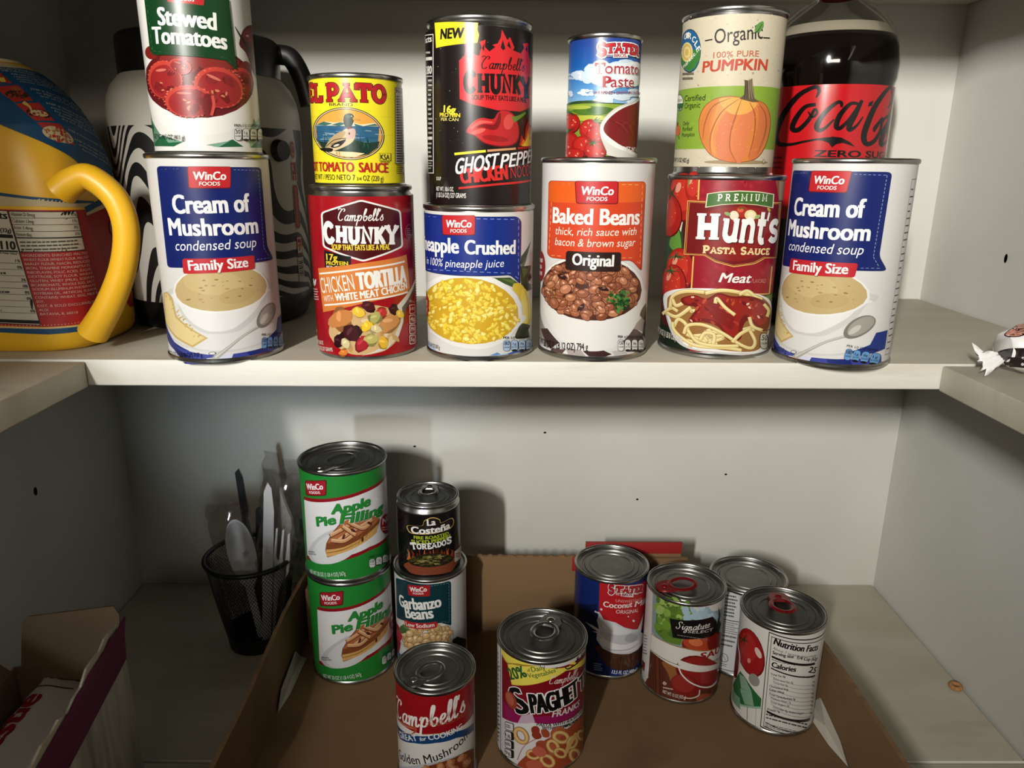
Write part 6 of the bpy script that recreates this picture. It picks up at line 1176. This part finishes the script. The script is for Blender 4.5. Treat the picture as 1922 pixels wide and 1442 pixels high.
a.stroke([(420, 880), (340, 900), (265, 1000), (240, 1080), (290, 1090), (370, 1010), (420, 920), (440, 950), (400, 985), (370, 940)], [30, 34, 44, 46, 40, 34, 22, 20, 18, 12], K_)
a.stroke([(632, 900), (628, 868), (590, 870), (500, 950), (440, 1050), (450, 1095), (500, 1080), (570, 1010)], [20, 30, 30, 40, 46, 40, 26, 14], K_)
a.stroke([(760, 880), (700, 880), (620, 970), (590, 1060), (620, 1080), (690, 1010), (770, 890)], [24, 30, 42, 44, 34, 26, 24], K_); a.stroke([(790, 858), (740, 960), (690, 1070), (700, 1095), (750, 1060), (800, 990)], [26, 46, 44, 34, 20, 10], K_)
a.poly([(850, 870), (885, 855), (872, 900), (838, 905)], K_)
a.stroke([(1010, 920), (1045, 850), (1040, 765), (1000, 770), (900, 900), (830, 1060), (806, 1160), (830, 1215), (890, 1190), (940, 1110), (960, 1030), (1010, 980)], [10, 22, 24, 30, 44, 50, 48, 42, 34, 26, 22, 16], K_)
a.stroke([(960, 1000), (900, 1080), (890, 1110)], [20, 34, 16], K_); a.stroke([(1050, 990), (990, 1080), (950, 1190), (960, 1225), (1010, 1180)], [24, 44, 44, 30, 14], K_); a.stroke([(1090, 800), (1020, 1000), (1010, 1150)], [20, 30, 20], K_)
a.text('ZERO SUGAR', (412, 1322), (1050, 1336), 50, K_, .045); a.lines(80, 1310, 160, 1440, 3, (110, 12, 16))
obj('label', wrap(a, RC + .0003), FILM, ck)

# ------------------------------------------------------------------ wrapped candy on the right side shelf
cw = empty('wrapped_candy', (.385, .507, ZS - .0012), 'white candy wrapper with dark and pink patches at the right edge', 'candy')
bm = bmesh.new(); rng = random.Random(3); rings = []
for i in range(22):
    t = i / 21; x = -.036 + .076 * t; w = .021 * math.sin(PI * min(1, max(0, .10 + t * .86))) ** .55; hgt = .0195 * math.sin(PI * min(1, max(0, .10 + t * .86))) ** .5
    rings.append([(x + rng.uniform(-.0006, .0006), w * cos(2 * PI * k / 24) * (1 + .05 * sin(5 * k + i)), .0195 + hgt * sin(2 * PI * k / 24) * (1 + .04 * sin(3 * k + i * 2))) for k in range(24)])
loft(bm, rings, 24); cb = bm.copy(); WRAP = mat('wrapper_film', (222, 220, 218), .22, 0, Coat_Weight=.4); bobj('body', bm, WRAP, cw, 60)
bm = bmesh.new(); g = []
for i in range(7):
    t = i / 6; row = []
    for k in range(12):
        q = k / 11 - .5; row.append(bm.verts.new((-.032 - .019 * t + .002 * sin(k * 2.2), q * (.006 + .012 * t), .014 + q * .016 * t + .003 * sin(k * 1.9 + i) * t - .004 * t)))
    g.append(row)
for r1, r2 in zip(g[:-1], g[1:]):
    for k in range(11): bm.faces.new((r1[k], r1[k + 1], r2[k + 1], r2[k]))
o = bobj('twist_end', bm, WRAP, cw, 60); md = o.modifiers.new('t', 'SOLIDIFY'); md.thickness = .0004
a = flat_art(1 / 20.5, 700, 900, 9)
a.poly([(640, 880), (720, 810), (900, 760), (1300, 740), (1300, 1010), (950, 1030), (850, 1040), (740, 1066), (660, 1020)], (24, 10, 12), True)
a.ell(965, 890, 22, 16, (216, 214, 212)); a.ell(970, 980, 18, 22, (216, 214, 212)); a.blob(730, 960, 18, (80, 66, 66), .5)
a.poly([(690, 590), (780, 480), (900, 360), (1200, 330), (1150, 500), (960, 560), (860, 610), (740, 625)], (20, 10, 10), True); a.poly([(704, 586), (790, 480), (900, 374), (1180, 345), (1120, 495), (950, 548), (850, 598), (744, 612)], (214, 150, 132), True)
a.stroke([(885, 385), (940, 450), (985, 520)], 16, (20, 10, 10)); a.stroke([(940, 380), (1000, 370), (1060, 380)], 22, (20, 10, 10)); a.stroke([(770, 500), (800, 520), (830, 490), (845, 520), (815, 530)], 12, (20, 10, 10))
Nc = Vector((-.58, -.80, .18)).normalized(); Uc = Vector((0, 0, 1)).cross(Nc).normalized(); project(a, cb, (-.038, -.003, .0145), Uc, Nc.cross(Uc), -Nc, 3.0, .0003, 'print', FILM, cw); cb.free()

# small scuffs and specks on the paint
def speck(wall, name, pts, m):
    bm = bmesh.new(); bm.faces.new([bm.verts.new(p) for p in pts]); bmesh.ops.solidify(bm, geom=bm.faces[:], thickness=.0003); bobj(name, bm, m, bpy.data.objects[wall])
SM = mat('dark_speck', (70, 60, 48), .8); YM = mat('tan_chip', (176, 150, 96), .8)
def disc(c, r, ax, asp=1.0): 
    q = []
    for k in range(10): u, v = r * cos(2 * PI * k / 10), r * asp * sin(2 * PI * k / 10); q.append((c[0], c[1] + u, c[2] + v) if ax == 'x' else (c[0] + u, c[1], c[2] + v))
    return q
speck('wall_left', 'paint_speck', disc((XL + .0004, .655, -.302), .0026, 'x', 1.7), SM)
speck('wall_right', 'paint_chip', disc((XR - .0009, .687, -.079), .0022, 'x', 1.9), YM)
for x, z in ((-.108, -.318), (.262, -.352), (.158, -.385), (.045, -.30)): speck('wall_back', 'paint_speck', disc((x, YB - .0004, z), .0016, 'y', .7), SM)
# ------------------------------------------------------------------ cardboard tray under the lower cans
tray = empty('cardboard_tray', (0, .55, ZL), 'shallow brown cardboard tray holding the lower cans', 'tray')
def part(name, b, m, parent, loc, bev=.0006):
    bm = bmesh.new(); box(bm, b[0] - loc[0], b[1] - loc[0], b[2] - loc[1], b[3] - loc[1], b[4] - loc[2], b[5] - loc[2], bev); return bobj(name, bm, m, parent, 30)
TL = (0, .55, ZL)
part('bottom', (-.219, .297, .395, .716, ZL + .0002, ZL + .0039), CARD, tray, TL)
def wallpath(name, pts, th, zb, heights, m, parent, loc, scallop=0):
    """upright cardboard wall along pts with its own height at each point"""
    bm = bmesh.new(); P = [Vector((x, y, 0)) for x, y in pts]; rows = []
    for i, p in enumerate(P):
        t = (P[min(i + 1, len(P) - 1)] - P[max(i - 1, 0)]).normalized(); n = Vector((-t.y, t.x, 0)) * th / 2; o = Vector(loc)
        rows.append([bm.verts.new(q + Vector((0, 0, z)) - o) for q, z in ((p + n, zb), (p - n, zb), (p - n, zb + heights[i]), (p + n, zb + heights[i]))])
    for a, b in zip(rows[:-1], rows[1:]):
        for k in range(4): bm.faces.new((a[k], a[(k + 1) % 4], b[(k + 1) % 4], b[k]))
    bm.faces.new(rows[0][::-1]); bm.faces.new(rows[-1]); bmesh.ops.recalc_face_normals(bm, faces=bm.faces[:])
    return bobj(name, bm, m, parent)
rg = random.Random(5); n = 40
lp = [(-.2165 + .0025 * sin(i / 6) - (.004 if i < 6 else 0), .397 + i * (.7165 - .397) / n) for i in range(n + 1)]
wallpath('side_wall', lp, .0038, ZL + .004, [.071 + rg.uniform(-.0006, .0006) + .002 * sin(i / 5) for i in range(n + 1)], CARD, tray, TL)
rp = [(.2985 + .0012 * sin(i / 7), .397 + i * (.7165 - .397) / n) for i in range(n + 1)]
wallpath('side_wall', rp, .0038, ZL + .004, [.070 + rg.uniform(-.0005, .0005) for i in range(n + 1)], CARD, tray, TL)
wallpath('front_wall', [(-.215, .3965), (.297, .3965)], .0038, ZL + .004, [.06, .06], CARD, tray, TL)
hs_, xs_ = [], []
for i in range(241):
    x = -.2125 + i * (.2955 + .2125) / 240; h = .0920 + (.0014 if int((x + .3) / .0055) % 2 else 0) if x < .085 else .0905
    if x > .198: h = .078 - .02 * (x - .198) / .1
    if x < -.15: h = .074
    xs_.append((x, .7165)); hs_.append(h)
wallpath('back_wall', xs_, .0036, ZL + .004, hs_, CARD, tray, TL)
RP = mat('red_printed_board', (140, 22, 26), .6)
part('red_flap', (.086, .190, .7190, .7212, ZL + .05, ZL + .1115), CARD, tray, TL); part('red_print', (.086, .190, .7178, .7190, ZL + .0985, ZL + .1118), RP, tray, TL, .0001); part('red_print', (.0715, .0865, .7135, .7146, ZL + .0795, ZL + .0965), RP, tray, TL, .0001)
# corner flap, folded double, and the torn white liner strips along the floor crease
part('corner_flap', (-.2115, -.2025, .690, .7140, ZL + .004, ZL + .070), CARD, tray, TL, .001); part('corner_flap', (-.2010, -.1995, .694, .7140, ZL + .004, ZL + .079), CARD, tray, TL)
LINER = mat('torn_white_liner', (176, 170, 158), .8)
for q in ([(-.2140, .668, .004), (-.2075, .664, .0048), (-.2095, .61, .0046), (-.2140, .585, .0044), (-.2142, .60, .018), (-.2140, .65, .024)], [(.2958, .60, .0045), (.286, .585, .0045), (.2895, .545, .0045), (.2958, .52, .0045), (.2962, .54, .014), (.2962, .585, .022)]):
    bm = bmesh.new(); vs = [bm.verts.new((x, y - .55, z)) for x, y, z in q]; c = bm.verts.new(sum((v.co for v in vs), Vector()) / 6 + Vector((0, 0, .0008)))
    for i in range(6): bm.faces.new((vs[i], vs[(i + 1) % 6], c))
    o = bobj('torn_liner', bm, LINER, tray); md = o.modifiers.new('t', 'SOLIDIFY'); md.thickness = .0004

# ------------------------------------------------------------------ black mesh cup with plastic cutlery
CX, CY = -.2700, .7030
cup = empty('mesh_cup', (CX, CY, ZL), 'black wire mesh cup of plastic cutlery on the back left', 'pencil cup')
MB = mat('black_wire', (9, 9, 9), .4, .2)
R0, R1, HC = .0285, .0450, .1060
bm = bmesh.new(); NA, NR = 84, 40; grid = []
for j in range(NR + 1):
    t = j / NR; r = R0 + (R1 - R0) * (t ** .85); grid.append([bm.verts.new((r * cos(2 * PI * (k + .5 * (j % 2)) / NA), r * sin(2 * PI * (k + .5 * (j % 2)) / NA), .005 + (HC - .008) * t)) for k in range(NA)])
for j in range(0, NR - 1):
    for k in range(NA):
        s_ = j % 2; a, b_, c, d = grid[j][k], grid[j + 1][k if not s_ else (k + 1) % NA], grid[j + 2][k], grid[j + 1][(k - 1) % NA if not s_ else k]
        bm.faces.new((a, b_, c, d))
o = bobj('mesh_wall', bm, MB, cup); md = o.modifiers.new('w', 'WIREFRAME'); md.thickness = .00085; md.use_even_offset = False
bm = bmesh.new(); torus(bm, R1 + .0003, .0026, HC - .002, 72, 10); bobj('rim', bm, MB, cup, 60)
bm = bmesh.new(); lathe(bm, [(0, .0004), (R0, .0002), (R0 + .0012, .0012), (R0 + .0032, .018), (R0 + .0026, .018), (R0 + .0004, .003), (0, .003)], 72); bobj('base', bm, MB, cup, 40)
WP = mat('white_plastic', (206, 205, 208), .35); pr(WP).inputs['Subsurface Weight'].default_value = .05
clear = shell.copy(); clear.name = 'clear_wrapper_film'
for nd in clear.node_tree.nodes:
    if nd.type == 'BSDF_TRANSPARENT': nd.inputs[0].default_value = (.93, .92, .91, 1)
    if nd.type == 'BSDF_GLOSSY': nd.inputs['Roughness'].default_value = .10
    if nd.type == 'MATH': nd.inputs[2].default_value = .13
def blade(bm, outline, th, curve=0.0):
    """flat outline (x, z) given thickness in y and a bowl-like bend"""
    V = [Vector((x, z, 0)) for x, z in outline]; tri = tessellate_polygon([V])
    f = [bm.verts.new((x, -th / 2 + curve * x * x, z)) for x, z in outline]; k = [bm.verts.new((x, th / 2 + curve * x * x, z)) for x, z in outline]
    for t in tri: bm.faces.new([f[i] for i in t]); bm.faces.new([k[i] for i in t][::-1])
    for i in range(len(outline)): j = (i + 1) % len(outline); bm.faces.new((f[i], f[j], k[j], k[i]))
    bmesh.ops.recalc_face_normals(bm, faces=bm.faces[:])
def film(bm, x0, x1, z0, z1, dy, seed):
    r = random.Random(seed); g = []; nx, nz = 9, 16; P = [[r.uniform(-1, 1) for _ in range(nx + 1)] for _ in range(nz + 1)]
    for side in (-1, 1):
        g = [[bm.verts.new((x0 + (x1 - x0) * i / nx + .002 * P[j][i], side * dy * math.sin(PI * i / nx) ** .6 * (1 - .8 * (j / nz) ** 3) + .0024 * P[(j * 3 + i) % (nz + 1)][i], z0 + (z1 - z0) * (j / nz) + .0035 * P[j][(i * 2) % (nx + 1)] * (1 if j == nz else .5))) for i in range(nx + 1)] for j in range(nz + 1)]
        for j in range(nz):
            for i in range(nx): bm.faces.new((g[j][i], g[j][i + 1], g[j + 1][i + 1], g[j + 1][i]))
def utensil(name, label, dx, dy, lean, turn, fwd=0.0, group=None, cat='cutlery'):
    o = empty(name, (CX + dx, CY + dy, ZL + .012), label, cat, group or 'disposable cutlery in the mesh cup'); o.rotation_euler = (rad(fwd), rad(lean), rad(turn)); return o
# spoon: bowl upwards
sp = utensil('plastic_spoon', 'white plastic spoon in clear film leaning to the left', .008, -.012, -6.5, 8)
bm = bmesh.new(); rows = []
for j in range(15):
    t = j / 14; z = .062 + .078 * t; w = .0138 * math.sin(PI * (.16 + .84 * t) if t < .999 else PI * .999) ** .5 if t > .0 else .005
    w = .0042 + (.0135 - .0042) * math.sin(PI * min(1, t * 1.0)) ** .7 if t < .5 else .0135 * math.sqrt(max(.02, 1 - ((t - .5) / .5) ** 2.3))
    rows.append([bm.verts.new((w * q, .010 * (1 - q * q) * math.sin(PI * t) ** .6, z)) for q in [-1 + k / 5 for k in range(11)]])
for a, b_ in zip(rows[:-1], rows[1:]):
    for k in range(10): bm.faces.new((a[k], a[k + 1], b_[k + 1], b_[k]))
o = bobj('bowl', bm, WP, sp, 60); md = o.modifiers.new('t', 'SOLIDIFY'); md.thickness = .0012
bm = bmesh.new(); blade(bm, [(-.0035, 0), (.0035, 0), (.0042, .064), (-.0042, .064)], .0016); bobj('handle', bm, WP, sp)
bm = bmesh.new(); film(bm, -.025, .017, .05, .158, .012, 4); bobj('wrapper', bm, clear, sp, 60)
# fork: tines up
fk = utensil('plastic_fork', 'white plastic fork with slotted tines beside the knife', .018, -.012, 9, -10)
bm = bmesh.new()
O = [(-.0035, 0), (.0035, 0), (.0045, .062), (.009, .072), (.0125, .082), (.0128, .10), (.0112, .128), (.0096, .128), (.0090, .098), (.0070, .094), (.0060, .098), (.0056, .132), (.0040, .132), (.0030, .098), (.0010, .094), (-.0010, .098), (-.0014, .132), (-.0030, .132), (-.0036, .098), (-.0056, .094), (-.0074, .098), (-.0080, .130), (-.0098, .130), (-.0128, .10), (-.0125, .082), (-.009, .072), (-.0045, .062)]
blade(bm, O, .0020, 18); bobj('head', bm, WP, fk)
bm = bmesh.new(); film(bm, -.022, .026, .08, .196, .011, 9); bobj('wrapper', bm, clear, fk, 60)
kn = utensil('plastic_knife', 'white plastic knife standing upright in the mesh cup', .016, -.021, 5.2, 24)
bm = bmesh.new(); blade(bm, [(-.004, 0), (.004, 0), (.0055, .08), (.0058, .15), (.003, .176), (-.0005, .182), (-.0042, .172), (-.0050, .08)], .0024); bobj('blade', bm, WP, kn)
for nm, lb, dx, dy, ln, zt, w in (('plastic_knife', 'black plastic handle sticking up leftmost in the mesh cup', .002, .012, -3.2, .186, .0042), ('plastic_knife', 'short black plastic handle between spoon and fork', .008, -.002, 2.5, .150, .0050)):
    o = utensil(nm, lb, dx, dy, ln, 10); bm = bmesh.new(); blade(bm, [(-.004, 0), (.004, 0), (w, .09), (w, zt - .01), (w * .4, zt), (-w * .6, zt - .004), (-w, .09)], .0026)
    bobj('handle', bm, BLK, o)
nk = utensil('paper_napkin', 'folded white paper napkin in film behind the fork', .013, .010, 11, -16, cat='napkin')
bm = bmesh.new(); blade(bm, [(-.012, 0), (.010, 0), (.012, .12), (.009, .138), (-.002, .158), (-.008, .170), (-.006, .152), (-.010, .12)], .0036, 10); bobj('paper', bm, mat('napkin_paper', (190, 188, 184), .9), nk)
bm = bmesh.new(); film(bm, -.030, .026, .09, .205, .010, 21); bobj('wrapper', bm, clear, nk, 60)

# ------------------------------------------------------------------ opened packet box, lower left
bx = empty('packet_box', (-.2955, .497, ZL), 'opened purple and white packet box in the bottom left corner', 'box', None, rad(9))
CI = noisy('dark_box_board', (96, 74, 50), (108, 84, 58), 9, .85); PUR = mat('purple_print', (92, 16, 62), .45)
OUTW = noisy('scuffed_white_print', (150, 144, 132), (172, 166, 152), 30, .6, (1, 3, .4), c3=(110, 106, 96), s3=14, lo3=.5, hi3=.72); TORN = noisy('torn_grey_board', (190, 182, 164), (160, 150, 130), 40, .9)
HB, WB, DB = .131, .0805, .34
def bpart(name, b, m, bev=.0004):
    bm = bmesh.new(); box(bm, *b, bev); return bobj(name, bm, m, bx, 30)
bpart('bottom_panel', (-WB, 0, -DB, 0, .0004, .0016), CI); bpart('side_panel', (-.0016, 0, -DB, 0, .0016, HB), OUTW); bpart('side_panel', (-WB, -WB + .0016, -DB, 0, .0016, HB), CI); bpart('back_panel', (-WB + .0016, -.0016, -.0016, 0, .0016, HB), CI); bpart('front_panel', (-WB + .0016, -.0016, -DB, -DB + .0016, .0016, HB), CI)
bpart('inner_lining', (-.0026, -.0016, -DB + .002, -.002, .0016, HB - .001), CI)
def flapmesh(name, pts, th, m, axis):
    """upright flap: outline (s, z) along x or y"""
    bm = bmesh.new(); V = [Vector((s_, z, 0)) for s_, z, _ in pts]; tri = tessellate_polygon([V])
    A = [bm.verts.new((s_, o_, z) if axis == 'x' else (o_, s_, z)) for s_, z, o_ in pts]; d = Vector((0, th, 0)) if axis == 'x' else Vector((th, 0, 0)); B = [bm.verts.new(v.co + d) for v in A]
    for t in tri: bm.faces.new([A[i] for i in t]); bm.faces.new([B[i] for i in t])
    for i in range(len(pts)): j = (i + 1) % len(pts); bm.faces.new((A[i], A[j], B[j], B[i]))
    bmesh.ops.recalc_face_normals(bm, faces=bm.faces[:]); return bobj(name, bm, m, bx)
flapmesh('back_flap', [(-WB + .006, HB, 0), (-.004, HB, 0), (-.002, HB + .034, .006), (-.006, HB + .041, .008), (-WB + .014, HB + .038, .008), (-WB + .009, HB + .034, .007)], -.0014, CI, 'x')
flapmesh('left_flap', [(-.006, HB, -WB), (-.020, HB + .036, -WB - .016), (-.026, HB + .040, -WB - .019), (-.034, HB + .038, -WB - .018), (-.040, HB + .026, -WB - .012), (-.052, HB + .018, -WB - .008), (-.058, HB + .034, -WB - .016), (-.10, HB + .040, -WB - .02), (-.30, HB + .040, -WB - .02), (-.33, HB, -WB)], .0012, CI, 'y')
fl_ = [(-.003, HB, 0)] + [(-.002, HB + .020, .001), (.0, HB + .0355, .003)] + [(-.02 - i * .01, HB + .036 + .0012 * rg.uniform(-1, 1), .003) for i in range(28)] + [(-.31, HB + .036, .003), (-.33, HB, 0)]
flapmesh('purple_flap', fl_, .0012, PUR, 'y')
tl = [(-.012, HB + .030, .0015)] + [(-.012 - i * .0115, HB + .039 + .0018 * rg.uniform(-1, 1) - (.004 if 5 < i < 9 else 0), .0018) for i in range(26)] + [(-.30, HB + .022, .001)] + [(-.30 + i * .0115, HB + .026 + .003 * rg.uniform(-1, 1), .0012) for i in range(25)]
flapmesh('torn_edge', tl, -.0016, TORN, 'y')
pk = empty('packet', (-.3335, .425, ZL + HB - .024), 'white drink mix packet with red lettering lying in the open box', 'packet', None, rad(9))
bm = bmesh.new(); rings = []
for i in range(20):
    t = i / 19; y = -.062 + .124 * t; hgt = .0068 * math.sin(PI * t) ** .5 + .0004; w = .0215 + .0006 * sin(i * 1.7)
    rings.append([(w * (abs(cos(2 * PI * k / 28)) ** .55) * (1 if cos(2 * PI * k / 28) >= 0 else -1), y + .0008 * sin(k * 3 + i), hgt * sin(2 * PI * k / 28) * (1 + .12 * sin(k * 2 + i * 1.3)) + .007) for k in range(28)])
loft(bm, rings, 28); bmesh.ops.recalc_face_normals(bm, faces=bm.faces[:]); pkb = bm.copy(); bobj('pouch', bm, mat('packet_film', (196, 190, 180), .4), pk, 50)
a = flat_art(1.0, 0, 0, 31)
a.text('Nestlé', (-40, -4), (40, -4), 13, (150, 20, 30), .05); a.stroke([(-30, -13.5), (-10, -13.8), (-4, -13.5)], 2.2, (150, 20, 30), False); a.stroke([(50, -14), (50, 12)], 1.2, (60, 30, 30), False)
project(a, pkb, (-.006, 0, 0.05), (0, 1, 0), (-1, 0, 0), (0, 0, -1), 4.0, .0004, 'print', MATTE, pk); pkb.free()
pk.rotation_euler = (rad(2), rad(10), rad(1))

# ------------------------------------------------------------------ a lost cereal ring by the right wall, marks on the walls
ce = empty('cereal_ring', (.4520, .6270, ZL - .0004), 'single toasted cereal ring by the right wall on the bottom shelf', 'cereal')
bm = bmesh.new(); torus(bm, .0044, .0022, .0022, 28, 12); rr_ = random.Random(2)
for v in bm.verts: v.co *= 1 + rr_.uniform(-.03, .03)
bobj('ring', bm, noisy('toasted_oat', (176, 128, 84), (150, 102, 62), 400, .9), ce, 80)
